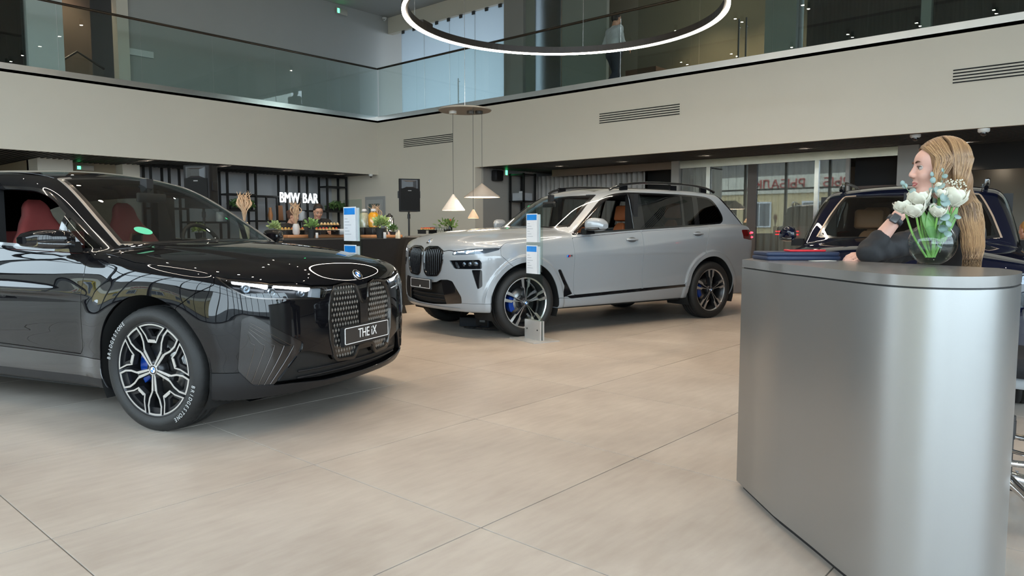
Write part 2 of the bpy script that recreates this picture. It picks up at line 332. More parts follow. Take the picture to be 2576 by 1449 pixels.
o = MB().box(ug, ug + .012, 10.0, 10.72, HS + .05, 6.9).build('frosted_pane', frost_m); tag(o, 'narrow frosted glass pane beside the gallery column', 'glass pane')
b = MB(); b.box(ug + .05, ug + .15, 8.82, 10.0, HS, ZC); struct(b.build('wall_upper', mat('green_grey', '#767c74', .6, var=.03)))
struct(MB().box(ug - .02, ug + .05, 10.72, 11.0, HS, ZC).build('wall_upper', MATS['green_grey']))
b = MB(); b.box(15.4, 15.5, 4.9, 10.6, HS, ZC); b.box(13.15, 15.5, 10.4, 10.6, HS, ZC); struct(b.build('wall_office', mat('upper_office', '#9a9484', .6, var=.04)))
gd = empty('gallery_glass_front', (0, 0, 0), 0, 'clear glass front with a double-bar door handle on the gallery', 'partition')
for y0, y1 in ((6.67, 8.02), (5.38, 6.65)): MB().box(ug, ug + .012, y0, y1, HS + .05, 6.9).build('glass_panel', glass('upper_glass', (.86, .87, .83), .03), gd)
for yy in (5.70, 5.84): b = MB(); b.tube([(ug - .06, yy, 4.1), (ug - .06, yy, 5.05)], .016, 8); b.tube([(ug - .06, yy, 4.2), (ug, yy, 4.2)], .01, 6); b.tube([(ug - .06, yy, 4.9), (ug, yy, 4.9)], .01, 6); b.build('pull_handle', mat('rail_dark', (.03, .03, .03), .4), gd)
struct(MB().box(ug - .05, ug + .3, 4.80, 5.36, HS, ZC).build('column', MATS['green_grey'])); struct(MB().box(ug - .05, ug + .1, 2.72, 2.86, HS, ZC).build('column', MATS['green_grey']))
gc = empty('gallery_glass_front', (0, 0, 0), 0, 'dark glass front with curtains behind it at the right end of the gallery', 'partition')
for y0, y1 in ((2.88, 4.78), (.8, 2.70), (-1.2, .78)): MB().box(ug, ug + .012, y0, y1, HS + .05, 6.9).build('glass_panel', glass('upper_glass_dark', (.7, .74, .72), .05), gc)
curtain(13.35, -1.2, 4.75, HS + .05, 6.9, 'dark grey pleated curtain behind the gallery glass', '#565a5b')
b = MB(); b.box(13.7, 15.2, 8.0, 8.75, HS, HS + .78); tag(b.build('low_cabinet', mat('cabinet_wood', '#5b4030', .5, var=.2, vs=6, stretch=(1, 6, 1))), 'low brown cabinet behind the man on the gallery', 'cabinet')
# street side: glazed walls with mullions, and plain wall behind
struct(MB().box(X0 - .3, X0, Y0, 20.2, 6.2, ZC + .15).build('wall_street', wall_m)); struct(MB().box(X0, 17.2, Y0 - .3, Y0, 5.6, ZC + .15).build('wall_rear', wall_m))
struct(MB().box(7.5, 17.2, Y0 - .3, Y0, 0, 5.6).build('wall_rear', wall_m)); struct(MB().box(X0 - .3, X0, 15.2, 20.2, 0, 6.2).build('wall_street', wall_m)); struct(MB().box(X0, 17.2, 19.9, 20.2, 0, ZC).build('wall_far', wall_d))
wnd = struct(MB().box(X0 - .2, X0 - .05, Y0, 15.2, 0, .12).build('window_2', frame_m))
for k in range(13): MB().box(X0 - .2, X0 - .05, Y0 + k * 1.78 - .045, Y0 + k * 1.78 + .045, .1, 6.2).build('mullion', frame_m, wnd)
for z in (2.9, 4.6): MB().box(X0 - .18, X0 - .07, Y0, 15.2, z - .035, z + .035).build('transom', frame_m, wnd)
for k in range(12): MB().box(X0 - .13, X0 - .12, Y0 + k * 1.78 + .045, Y0 + (k + 1) * 1.78 - .045, .1, 6.2).build('pane', pane_m, wnd)
wnd = struct(MB().box(X0, 7.5, Y0 - .2, Y0 - .05, 0, .12).build('window_3', frame_m))
for k in range(8): MB().box(X0 + k * 1.73 - .045, X0 + k * 1.73 + .045, Y0 - .2, Y0 - .05, .1, 5.6).build('mullion', frame_m, wnd)
MB().box(X0, 7.5, Y0 - .18, Y0 - .07, 2.87, 2.94).build('transom', frame_m, wnd)
for k in range(7): MB().box(X0 + k * 1.73 + .045, X0 + (k + 1) * 1.73 - .045, Y0 - .13, Y0 - .12, .1, 5.6).build('pane', pane_m, wnd)
# street outside with the shop building that the office glass mirrors
struct(MB().box(-60, 60, -60, 60, -.35, -.12).build('ground', mat('asphalt', '#5c5c5c', .9, var=.1, vs=3)))
sh = empty('shop_building', (-19, 14, 0), 0, 'cream shop building with red sign letters mirrored in the office glass', 'building')
b = MB(); b.box(-6, 0, -16, 16, 0, 3.4); b.build('wall', mat('shop_cream', '#cdb98a', .8, var=.05), sh)
b = MB(); b.box(-6, -.3, -16, 16, 4.5, 7.6); b.build('sky_blocker', mat('sky_blocker_grey', '#7b7770', .8, var=.08), sh)  # added block, keeps bright sky out of the office glass reflection
b = MB(); b.box(-6.2, .1, -16, 16, 3.4, 4.5); b.build('sign_fascia', mat('shop_fascia', '#d6d2bf', .6, var=.03), sh)
red = mat('sign_red', '#a8322c', .5); dk = mat('sign_dark', '#3c3c30', .5)
for y, s_, mm in ((-1.0, 'МИР РЫБ', red), (3.6, 'РЫБАЛКА', red)): text_obj('sign_letters', s_, .75, mm, (.14, y, 3.95), (PI / 2, 0, PI / 2), sh, .03)
for y in (-6, -2.2, 1.2, 4.6, 8.5):
    f_ = MB().box(.02, .12, y - .75, y + .75, 1.3, 2.9).build('window', mat('pvc_white', '#d8dbdd', .4), sh)
    MB().box(.10, .14, y - .66, y - .04, 1.4, 2.8).build('pane', mat('shop_pane', '#4f565a', .1), f_); MB().box(.10, .14, y + .04, y + .66, 1.4, 2.8).build('pane', MATS['shop_pane'], f_)
b = MB(); b.box(-1, .16, 8.0, 13.0, 2.75, 3.35); b.build('sign_board', mat('sign_yellow', '#d2b73e', .6), sh); text_obj('sign_letters', 'АККУМУЛЯТОРЫ', .5, dk, (.2, 10.5, 3.05), (PI / 2, 0, PI / 2), sh, .02)
# ---------------------------------------------------------------- lamps of the showroom, with added fill lights
def ring_lamp(c, r, label, strength=20., cord=True):
    e = empty('ring_lamp', c, 0, label, 'lamp', 'large LED ring lamps')
    b = MB(); n = 128
    b.rings([[(rr * math.cos(2 * PI * k / n), rr * math.sin(2 * PI * k / n), z) for k in range(n)] for rr, z in ((r + .035, 0), (r + .035, .085), (r - .035, .085), (r - .035, 0), (r + .035, 0))], False, False, smooth=False)
    b.build('ring_housing', mat('ring_housing', (.03, .027, .025), .35, .5), e)
    b = MB(); b.rings([[(rr * math.cos(2 * PI * k / n), rr * math.sin(2 * PI * k / n), z) for k in range(n)] for rr, z in ((r + .032, -.002), (r + .032, -.012), (r - .004, -.012), (r - .004, -.002))], False, False, smooth=False)
    b.build('light_strip', mat('ring_light', (1, .95, .86), .5, emit=(1, .90, .74), es=strength, var=0), e)
    for k in range(4):
        a = k * PI / 2 + .5; b = MB(); b.cyl((r * math.cos(a), r * math.sin(a), .08), (r * .98 * math.cos(a), r * .98 * math.sin(a), ZC - c[2]), .003, n=6); b.build('suspension_wire', steel_m, e)
    for k in range(2):
        a = 1.9 + k * 1.1; b = MB(); b.box(-.04, .04, -.12, .12, 0, .035, Matrix.Translation((r * math.cos(a), r * math.sin(a), .085)) @ Matrix.Rotation(a, 4, 'Z')); b.build('driver_box', mat('ring_housing', 0), e)
    return e
ring_lamp((6.76, 5.16, 3.65), 1.8, 'large lit LED ring lamp hanging over the grey SUV')
ring_lamp((.4, 6.4, 4.6), 1.5, 'lit LED ring lamp hanging over the black SUV, outside the view')
spot_h = mat('spot_black', (.01, .01, .01), .4, .3); spot_e = mat('spot_glow', (1, .95, .88), .5, emit=(1, .88, .70), es=130., var=0)
b = MB(); b.cyl((0, 0, 0), (0, 0, .16), .045, n=16); sp_me = b.mesh('spot_body'); sp_me.materials.append(spot_h)
b = MB(); b.cyl((0, 0, -.004), (0, 0, 0), .036, n=12); sg_me = b.mesh('spot_lens'); sg_me.materials.append(spot_e)
def spot(x, y, z, label, group, power=0):
    e = empty('spot_lamp', (x, y, z), 0, label, 'lamp', group)
    if power:
        l = bpy.data.lights.new('spot_light', 'SPOT'); l.energy = power; l.color = (1, .74, .50); l.spot_size = 1.7; l.spot_blend = .7; l.shadow_soft_size = .05
        lo_ = bpy.data.objects.new('spot_light', l); COL.objects.link(lo_); lo_.parent = e; lo_.location = (0, 0, -.012)
    for nm, me in (('spot_body', sp_me), ('spot_lens', sg_me)): o = bpy.data.objects.new(nm, me); COL.objects.link(o); o.parent = e
for i in range(3):
    for j in range(9): spot(.2 + i * 3.6, -2 + j * 1.75, ZC - .2, 'black ceiling spot of the rows above the hall', 'ceiling spots above the hall', (10 if i == 0 else 85) if 1 < j < 8 else 15)
for k, yy in enumerate((9.6, 8.0, 6.2, 4.4, 2.2, .2)): spot(12.35 + (.8 if k > 3 else 0), yy, HB + .045, 'added fill light under the right gallery', 'added fill lights under the right gallery', 85)  # added lamps, lift the dark curtain recess
for k, xx in enumerate((6.0, 7.6, 9.2, 10.6)): spot(xx, 15.1, HB + .045, 'added fill light in front of the bar rack', 'downlights by the bar rack', 22)  # added lamps, brighten the wall behind the bar
for k, yy in enumerate((6.0, 7.4)): spot(14.3, yy, ZC - .2, 'added fill light in the office on the gallery, %s of the two' % ('right', 'left')[k], 'added fill lights on the gallery', 110)  # added lamps, make the office glass look lit
spot(5.45, 16.8, ZC - .2, 'added fill light over the gallery stair', 'added fill lights on the gallery', 60)  # added lamp, lightens the brown stair wall
spot(3.2, 17.8, HB + .045, 'recessed downlight deep under the left gallery', 'downlights by the bar rack', 40)
def portal(loc, rot, sx, sy):
    o = area_light('daylight_portal', loc, rot, sx, sy, 1, (1, 1, 1)); o.data.cycles.is_portal = True; return o
portal((X0 - .35, 4.5, 3.1), (0, -PI / 2, 0), 6.2, 21.4); portal((1.4, Y0 - .35, 2.8), (PI / 2, 0, 0), 12.1, 5.6)
portal((16.6, 12.8, 5.4), (0, PI / 2, 0), 3, 5)
# ---------------------------------------------------------------- car body toolkit: smooth implicit body -> quads -> panels
def smax(a, b, k):
    h = np.maximum(k - np.abs(a - b), 0) / k
    return np.maximum(a, b) + h * h * h * k / 6
def smin(a, b, k): return -smax(-a, -b, k)
def sstep(a, b, x):
    t = np.clip((x - a) / (b - a), 0, 1); return t * t * t * (t * (6 * t - 15) + 10)
class Spl:
    """monotone cubic through (x, v) pairs, constant outside"""
    def __init__(s, pts, n=1600):
        pts = sorted(pts); x = np.array([p[0] for p in pts], float); y = np.array([p[1] for p in pts], float)
        h = np.diff(x); d = np.diff(y) / h; m = np.zeros(len(x)); m[0] = d[0]; m[-1] = d[-1]
        for i in range(1, len(x) - 1):
            if d[i - 1] * d[i] > 0:
                w1 = 2 * h[i] + h[i - 1]; w2 = h[i] + 2 * h[i - 1]; m[i] = (w1 + w2) / (w1 / d[i - 1] + w2 / d[i])
        X = np.linspace(x[0], x[-1], n); i = np.clip(np.searchsorted(x, X) - 1, 0, len(x) - 2); t = (X - x[i]) / h[i]
        Y = (2 * t**3 - 3 * t**2 + 1) * y[i] + (t**3 - 2 * t**2 + t) * h[i] * m[i] + (-2 * t**3 + 3 * t**2) * y[i + 1] + (t**3 - t**2) * h[i] * m[i + 1]
        k = np.ones(25) / 25; Yp = np.pad(Y, 12, mode='reflect', reflect_type='odd'); s.Y = np.convolve(Yp, k, 'valid'); s.X = X
    def __call__(s, x): return np.interp(x, s.X, s.Y)
def grad(f, P, e=.003):
    g = np.zeros_like(P)
    for a in range(3):
        d = np.zeros(3); d[a] = e; g[:, a] = (f(P + d) - f(P - d)) / (2 * e)
    return g
def sd_poly(Q, poly):
    """signed distance of 2-D points to a closed polygon, negative inside"""
    poly = np.asarray(poly, float); n = len(poly); best = np.full(len(Q), 1e9); ins = np.zeros(len(Q), bool)
    for i in range(n):
        a = poly[i]; b = poly[(i + 1) % n]; e = b - a; w_ = Q - a
        t = np.clip((w_ @ e) / max(e @ e, 1e-12), 0, 1); dd = w_ - t[:, None] * e
        best = np.minimum(best, (dd * dd).sum(1))
        c1 = (a[1] <= Q[:, 1]) & (b[1] > Q[:, 1]); c2 = (a[1] > Q[:, 1]) & (b[1] <= Q[:, 1])
        cr = e[0] * w_[:, 1] - e[1] * w_[:, 0]
        ins ^= (c1 & (cr > 0)) | (c2 & (cr < 0))
    d = np.sqrt(best); return np.where(ins, -d, d)
class Surf:
    """half body (y >= 0) as polygons with exact normals; faces carry a tag"""
    def __init__(s, f, lo, hi, h):
        s.f = f
        nx, nz = int((hi[0] - lo[0]) / h) + 2, int((hi[2] - lo[2]) / h) + 2; ny = int(hi[1] / h) + 3
        X = lo[0] + h * np.arange(nx); Y = -h / 2 + h * np.arange(ny); Z = lo[2] + h * np.arange(nz)
        V = np.empty((nx, ny, nz), np.float32)
        gy, gz = np.meshgrid(Y, Z, indexing='ij'); gy = gy.ravel(); gz = gz.ravel()
        for i0 in range(0, nx, 16):
            xs = X[i0:i0 + 16]; m = len(gy)
            P = np.stack([np.repeat(xs, m), np.tile(gy, len(xs)), np.tile(gz, len(xs))], 1)
            V[i0:i0 + 16] = f(P).reshape(len(xs), ny, nz)
        I = V < 0; cs = (nx - 1, ny - 1, nz - 1)
        acc = np.zeros(cs + (3,), np.float32); cnt = np.zeros(cs, np.int16)
        def sl(o): return tuple(slice(o[a], o[a] + cs[a]) for a in range(3))
        for ax in range(3):
            o1, o2 = [a for a in range(3) if a != ax]
            for p in (0, 1):
                for q in (0, 1):
                    A = [0, 0, 0]; A[o1] = p; A[o2] = q; B = list(A); B[ax] = 1
                    va, vb = V[sl(A)], V[sl(B)]; cr = I[sl(A)] != I[sl(B)]
                    t = np.where(cr, va / np.where(va == vb, 1, va - vb), 0)
                    acc[..., o1] += np.where(cr, p, 0); acc[..., o2] += np.where(cr, q, 0); acc[..., ax] += t; cnt += cr
        act = cnt > 0; idx = np.full(cs, -1, np.int64); idx[act] = np.arange(act.sum())
        ijk = np.argwhere(act); off = acc[act] / cnt[act][:, None]
        P = (np.array([lo[0], -h / 2, lo[2]]) + h * (ijk + off)).astype(float); mid = ijk[:, 1] == 0; P[mid, 1] = 0
        F = []
        for ax in range(3):
            o1, o2 = [(1, 2), (2, 0), (0, 1)][ax]
            A = [slice(None)] * 3; B = [slice(None)] * 3; A[ax] = slice(0, -1); B[ax] = slice(1, None)
            cr = np.argwhere(I[tuple(A)] != I[tuple(B)])
            cr = cr[(cr[:, o1] > 0) & (cr[:, o2] > 0) & (cr[:, o1] < cs[o1]) & (cr[:, o2] < cs[o2])]
            flip = I[tuple(cr.T)]
            q = []
            for d1, d2 in ((1, 1), (0, 1), (0, 0), (1, 0)):
                k = cr.copy(); k[:, o1] -= d1; k[:, o2] -= d2; q.append(idx[tuple(k.T)])
            q = np.stack(q, 1); q[~flip] = q[~flip][:, ::-1]; F.append(q)
        F = np.concatenate(F); F = F[(F >= 0).all(1)]
        for _ in range(4):
            g = grad(f, P); v = f(P); st = (v / np.maximum((g * g).sum(1), .2))[:, None] * g
            st = np.clip(st, -h * .8, h * .8); P = P - st; P[mid, 1] = 0
        g = grad(f, P); g[mid, 1] = 0; s.P = P; s.N = g / np.linalg.norm(g, axis=1)[:, None]
        s.F = [tuple(q) for q in F.tolist()]; s.T = ['body'] * len(s.F)
    def split(s, vals, frm, to, where=None):
        """faces tagged frm lying where vals < 0 become tagged to; faces astride are cut along the zero line"""
        frm = (frm,) if isinstance(frm, str) else frm; base = len(s.P)
        ci = [i for i, t in enumerate(s.T) if t in frm]
        if not ci: return
        ln = np.fromiter((len(s.F[i]) for i in ci), np.int64, len(ci)); flat = np.fromiter((v for i in ci for v in s.F[i]), np.int64, int(ln.sum())); st = np.concatenate([[0], np.cumsum(ln)[:-1]])
        ci = np.array(ci)
        if where is not None:
            ok = np.logical_and.reduceat(np.asarray(where(s.P, s.N))[flat], st)
            if not ok.any(): return
            flat = flat[np.repeat(ok, ln)]; ci = ci[ok]; ln = ln[ok]; st = np.concatenate([[0], np.cumsum(ln)[:-1]])
        use = np.unique(flat); vv = np.full(base, 1.); vv[use] = vals(s.P[use], s.N[use]); neg = vv < 0
        cn = np.add.reduceat(neg[flat].astype(np.int64), st)
        for i in ci[cn == ln].tolist(): s.T[i] = to
        mixed = ci[(cn > 0) & (cn < ln)].tolist()
        nF = []; nT = []; newP = []; newN = []; cache = {}; drop = set(mixed)
        for fi in mixed:
            q = s.F[fi]; t = s.T[fi]; sg = [neg[i] for i in q]; n = len(q); ch = sum(sg[i] != sg[i - 1] for i in range(n))
            polys = [q] if ch == 2 else [(q[0], q[i], q[i + 1]) for i in range(1, n - 1)]
            for p in polys:
                a = []; b = []; m = len(p)
                for i in range(m):
                    u, w_ = p[i], p[(i + 1) % m]
                    (a if neg[u] else b).append(u)
                    if neg[u] != neg[w_]:
                        k = (u, w_) if u < w_ else (w_, u)
                        c = cache.get(k)
                        if c is None:
                            r = vv[k[0]] / (vv[k[0]] - vv[k[1]]); r = min(max(r, .002), .998); c = base + len(newP); cache[k] = c
                            newP.append(s.P[k[0]] * (1 - r) + s.P[k[1]] * r); nn = s.N[k[0]] * (1 - r) + s.N[k[1]] * r; newN.append(nn / math.sqrt(nn @ nn))
                        a.append(c); b.append(c)
                if len(a) > 2: nF.append(tuple(a)); nT.append(to)
                if len(b) > 2: nF.append(tuple(b)); nT.append(t)
        if mixed:
            s.F = [q for i, q in enumerate(s.F) if i not in drop] + nF; s.T = [t for i, t in enumerate(s.T) if i not in drop] + nT
            s.P = np.concatenate([s.P, newP]); s.N = np.concatenate([s.N, newN])
    def panel(s, vals, frm, to, gap=.0025, where=None):
        """like split, with a real gap left open around the panel"""
        s.split(lambda P, N: vals(P, N) - gap, frm, '_gap', where)
        s.split(lambda P, N: vals(P, N) + gap, '_gap', to)
        s.T = ['_cut' if t == '_gap' else t for t in s.T]
    def get(s, tags, offset=0.):
        tags = (tags,) if isinstance(tags, str) else tags
        fs = [q for q, t in zip(s.F, s.T) if t in tags]
        if not fs: return None
        used = sorted({i for q in fs for i in q}); mp = {u: k for k, u in enumerate(used)}
        P = s.P[used]; N = s.N[used]
        return P + N * offset, N, [tuple(mp[i] for i in q) for q in fs]
def shell_mesh(name, P, N, F, thick, sides=(1,), flip=False):
    """closed shell: outer skin with exact normals, inner skin, rim; sides: 1 as is, -1 mirrored in y (welded on y = 0)"""
    Ps = []; Ns = []; Fs = []; k = 0
    for sd in sides:
        Q = P * np.array([1, sd, 1.]); M_ = N * np.array([1, sd, 1.])
        if flip: Q = P * np.array([1, -sd, 1.]); M_ = N * np.array([1, -sd, 1.])
        rev = (Q[:, 1].sum() * P[:, 1].sum() < 0)
        Ps.append(Q); Ns.append(M_); Fs += [tuple(i + k for i in (reversed(q) if rev else q)) for q in F]; k += len(Q)
    P = np.concatenate(Ps); N = np.concatenate(Ns)
    if len(sides) == 2:
        n = k // 2; on = np.abs(P[:n, 1]) < 1e-6; mp = np.arange(k); mp[n:][on] = np.arange(n)[on]
        Fs = [tuple(int(mp[i]) for i in q) for q in Fs]
    nv = len(P); edges = set()
    for q in Fs:
        for i in range(len(q)): edges.add((q[i - 1], q[i]))
    rim = np.array([e for e in edges if (e[1], e[0]) not in edges], np.int64).reshape(-1, 2)
    V = np.concatenate([P, P - N * thick]); back = [q[::-1] for q in Fs]
    fl = np.fromiter((i for q in Fs for i in q), np.int64); fb = np.fromiter((i for q in back for i in q), np.int64)
    faces = list(Fs) + [tuple(i + nv for i in q) for q in back]; nor = [N[fl], -N[fb]]
    if len(rim):
        A, B = rim[:, 0], rim[:, 1]; faces += np.stack([B, A, A + nv, B + nv], 1).tolist(); n_ = np.cross(P[B] - P[A], N[A]); n_ = n_ / np.maximum(np.linalg.norm(n_, axis=1), 1e-9)[:, None]
        na = n_ * .8 + N[A] * .5; na /= np.linalg.norm(na, axis=1)[:, None]; nb = n_ * .8 + N[B] * .5; nb /= np.linalg.norm(nb, axis=1)[:, None]; nor.append(np.stack([nb, na, n_, n_], 1).reshape(-1, 3))
    me = bpy.data.meshes.new(name); me.from_pydata(V.tolist(), [], faces); me.polygons.foreach_set('use_smooth', [True] * len(faces))
    me.update(); me.normals_split_custom_set(np.concatenate(nor).tolist()); return me
class Car:
    def __init__(s, root, surf): s.r = root; s.s = surf
    def part(s, name, tags, m, thick=.012, sides=(1, -1), split=False, offset=0., parent=None, label=None):
        """one object (or a left and a right one) from the faces with these tags"""
        g = s.s.get(tags, offset)
        if g is None: print('no faces', tags); return None
        out = []
        for sd in ([(q,) for q in sides] if split else [tuple(sides)]):
            o = link_mesh(name, shell_mesh(name, *g, thick, sd), m, parent or s.r)
            if label: o['label'] = label
            out.append(o)
        return out if split else out[0]
# ---------------------------------------------------------------- the black electric SUV: body shape
_ix_belt = Spl([(.95, .84), (.6, .925), (.3, .985), (0, 1.022), (-.4, 1.058), (-1.4, 1.10), (-2.5, 1.14), (-3.4, 1.18), (-4.2, 1.2)])
_ix_W = Spl([(-4.2, .76), (-3.7, .90), (-3.0, .968), (-2.4, .945), (-1.5, .935), (-.8, .942), (0, .972), (.35, .965), (.6, .94), (.95, .88)])
_ix_dz = Spl([(.15, -.075), (.24, -.045), (.32, -.028), (.43, -.030), (.55, -.018), (.70, -.002), (.80, 0), (.90, -.008), (1.0, -.035), (1.08, -.075), (1.2, -.15)])
_ix_hood = Spl([(-.8, 1.14), (-.3, 1.125), (0, 1.105), (.3, 1.072), (.5, 1.04), (.65, 1.005), (.76, .965), (.85, .90), (.95, .80)])
_ix_F = Spl([(.1, .74), (.2, .795), (.30, .848), (.45, .868), (.6, .871), (.72, .868), (.82, .857), (.9, .828), (1.05, .69)])
_ix_wb = Spl([(-4.2, .70), (-3.2, .82), (-2.2, .865), (-1.4, .872), (-.9, .872), (-.5, .85), (-.1, .79)])
_ix_roof = Spl([(-.6, 1.57), (-1.0, 1.615), (-1.3, 1.645), (-1.8, 1.677), (-2.3, 1.69), (-3.0, 1.675), (-3.7, 1.62), (-4.2, 1.55)])
def body_ix(P):
    x, y, z = P[:, 0], P[:, 1], P[:, 2]; ay = np.sqrt(y * y + 1e-6)
    r1 = np.hypot(x, z - .375); r2 = np.hypot(x + 3.0, z - .375)
    W = _ix_W(x) + _ix_dz(z) + .020 * sstep(.72, .46, np.minimum(r1, r2))
    hc = _ix_hood(x); be = _ix_belt(x); u = np.clip(ay / .93, 0, 1.3)
    top = be + (hc - be) * (1 - u ** 2.2) + .010 * sstep(.60, .48, ay + .10 * (x - .2)) * sstep(.9, .6, x)
    g = smax(ay - W, (x - _ix_F(z) + .20 * ay**2 + .13 * ay**4) * .92, .30)
    g = smax(g, z - top, .10)
    g = smax(g, -(x + 4.07) + .10 * ay**2 + .25 * np.maximum(z - .9, 0), .25)
    L = smax(g, .215 - z, .03)
    wg = _ix_wb(x) - .34 * (z - 1.08) - .35 * np.maximum(z - 1.35, 0) ** 2
    ws = (x + .40 * y * y + .308) * .492 + (z - 1.122) * .870
    G = smax(ws, z - _ix_roof(x) + .13 * y * y, .22)
    G = smax(G, (ay - wg) * .94, .11)
    G = smax(G, -(x + 3.55) * .588 + (z - 1.6) * .809 + .1 * y * y, .15)
    G = smax(G, .8 - z, .05); G = smax(G, -(x + 4.02) + .12 * y * y, .05)
    return smin(L, G, .025)
# ---------------------------------------------------------------- the large grey SUV: body shape
_x7_belt = Spl([(.95, .95), (.6, 1.03), (.3, 1.075), (0, 1.10), (-.4, 1.122), (-.8, 1.143), (-1.8, 1.203), (-3.0, 1.262), (-3.8, 1.28), (-4.4, 1.25)])
_x7_W = Spl([(-4.4, .80), (-3.9, .925), (-3.1, .980), (-2.5, .972), (-1.5, .966), (-.7, .966), (0, .980), (.35, .972), (.6, .955), (.95, .90)])
_x7_cr = Spl([(.9, .90), (.2, .90), (-.65, .921), (-1.8, .993), (-2.98, 1.089), (-4.3, 1.12)])
_x7_dz = Spl([(-.8, -.085), (-.65, -.03), (-.55, -.012), (-.42, -.024), (-.3, -.022), (-.15, -.010), (-.03, .001), (0, .001), (.05, -.010), (.15, -.034), (.25, -.075), (.4, -.16)])
_x7_hood = Spl([(-.9, 1.25), (-.3, 1.232), (0, 1.215), (.3, 1.19), (.5, 1.16), (.65, 1.115), (.74, 1.06), (.80, .99), (.9, .85)])
_x7_F = Spl([(.15, .68), (.25, .74), (.35, .785), (.5, .805), (.7, .81), (.9, .805), (1.0, .79), (1.1, .745), (1.25, .58)])
_x7_wb = Spl([(-4.4, .74), (-3.4, .878), (-2.2, .912), (-1.2, .914), (-.7, .89), (-.3, .82)])
_x7_roof = Spl([(-.8, 1.62), (-1.1, 1.675), (-1.4, 1.73), (-1.8, 1.768), (-2.2, 1.785), (-2.9, 1.783), (-3.5, 1.75), (-4.0, 1.69)])
def body_x7(P):
    x, y, z = P[:, 0], P[:, 1], P[:, 2]; ay = np.sqrt(y * y + 1e-6)
    r = np.minimum(np.hypot(x, z - .385), np.hypot(x + 3.105, z - .385))
    W = _x7_W(x) + _x7_dz(z - _x7_cr(x)) + .020 * sstep(.56, .515, r)
    hc = _x7_hood(x); be = _x7_belt(x); u = np.clip(ay / .95, 0, 1.3)
    top = be + (hc - be) * (1 - u ** 2.4) + .008 * sstep(.62, .54, ay + .08 * (x - .2)) * sstep(.85, .5, x)
    g = smax(ay - W, (x - _x7_F(z) + .16 * ay**2 + .14 * ay**4) * .92, .26)
    g = smax(g, z - top, .11)
    g = smax(g, -(x + 4.22) + .13 * ay**2 + .30 * np.maximum(z - 1.0, 0), .22)
    L = smax(g, .295 - z, .04)
    wg = _x7_wb(x) - .24 * (z - 1.15) - .45 * np.maximum(z - 1.5, 0) ** 2
    ws = (x + .40 * y * y + .55) * .558 + (z - 1.24) * .830
    G_ = smax(ws, z - _x7_roof(x) + .11 * y * y, .20)
    G_ = smax(G_, (ay - wg) * .96, .10)
    G_ = smax(G_, -(x + 3.64) * .62 + (z - 1.668) * .785 + .12 * y * y, .10)
    G_ = smax(G_, .9 - z, .05); G_ = smax(G_, -(x + 4.16) + .12 * y * y, .05)
    return smin(L, G_, .02)
#--BUILD
# ---------------------------------------------------------------- shared car pieces
def M_car():
    mat('tyre', (.012, .012, .012), .62, var=.15, vs=30, bump=.15, bs=160)
    mat('rim_dark', (.035, .035, .038), .32, .6, var=.05)
    mat('rim_silver', (.62, .62, .62), .28, .9, var=.03)
    mat('brake_steel', (.28, .28, .28), .35, 1., var=.1, vs=20)
    mat('caliper_blue', (.004, .05, .33), .25, .2, var=.03, coat=.6)
    mat('gloss_black', (.006, .006, .007), .12, 0, var=.0, coat=1.)
    mat('satin_black', (.012, .012, .013), .42, var=.05)
    mat('dark_cavity', (.004, .004, .004), .8, var=.1)
    mat('liner', (.008, .008, .008), .85, var=.2, vs=40)
    mat('chrome', (.75, .75, .76), .08, 1., var=0)
    mat('dark_chrome', (.13, .12, .115), .18, 1., var=0)
    mat('lamp_white', (.9, .95, 1), .3, emit=(.93, .97, 1), es=5.)
    mat('lens_grey', (.22, .23, .25), .18, .8, var=.2, vs=30)
    mat('roundel_white', (.85, .85, .85), .2, var=0, coat=1.); mat('roundel_blue', (.01, .16, .55), .2, var=0, coat=1.)
    mat('plate_white', (.85, .85, .85), .35, var=0)
    mat('plate_dark', (.035, .032, .031), .4, var=.05)
    mat('red_leather', '#7a3533', .5, var=.1, vs=25, bump=.12, bs=120)
    mat('cognac_leather', '#9a5530', .5, var=.1, vs=25, bump=.12, bs=120)
    mat('cabin_dark', (.010, .010, .011), .6, var=.15)
    mat('cabin_grey', (.05, .05, .052), .6, var=.15)
    mat('gold_trim', (.55, .40, .26), .25, .9, var=0)
    glass('car_glass', (.80, .83, .82), .03, 0., 1.45)
    glass('car_glass_dark', (.48, .50, .50), .03, 0., 1.45)
    glass('lamp_glass', (.92, .95, .97), .02, 0., 1.45)
M_car()
G = MATS
def ring_prism(mb, outer, inner, z0, z1, M=None):
    """closed frame between two outlines with the same number of points"""
    n = len(outer); v = [(x, y, z) for z in (z0, z1) for pl in (outer, inner) for x, y in pl]; f = []
    for i in range(n):
        j = (i + 1) % n
        f += [(i, j, n + j, n + i), (2 * n + j, 2 * n + i, 3 * n + i, 3 * n + j), (i, 2 * n + i, 2 * n + j, j), (n + j, 3 * n + j, 3 * n + i, n + i)]
    mb.add(v, f, False, M)
def pol(r, a): return (r * math.cos(a), r * math.sin(a))
def rotp(pts, a): c, s_ = math.cos(a), math.sin(a); return [(c * x - s_ * y, s_ * x + c * y) for x, y in pts]
def offp(pts, d):
    """outline shrunk by d"""
    n = len(pts); A = np.array(pts); out = []
    ar = sum(A[i][0] * A[(i + 1) % n][1] - A[(i + 1) % n][0] * A[i][1] for i in range(n)); sg = 1 if ar > 0 else -1
    for i in range(n):
        a = A[i] - A[i - 1]; b = A[(i + 1) % n] - A[i]; a /= np.linalg.norm(a); b /= np.linalg.norm(b)
        na = np.array([-a[1], a[0]]) * sg; nb = np.array([-b[1], b[0]]) * sg; m_ = na + nb; m_ /= max(m_ @ m_ / 2, .35); out.append(tuple(A[i] + m_ * d))
    return out
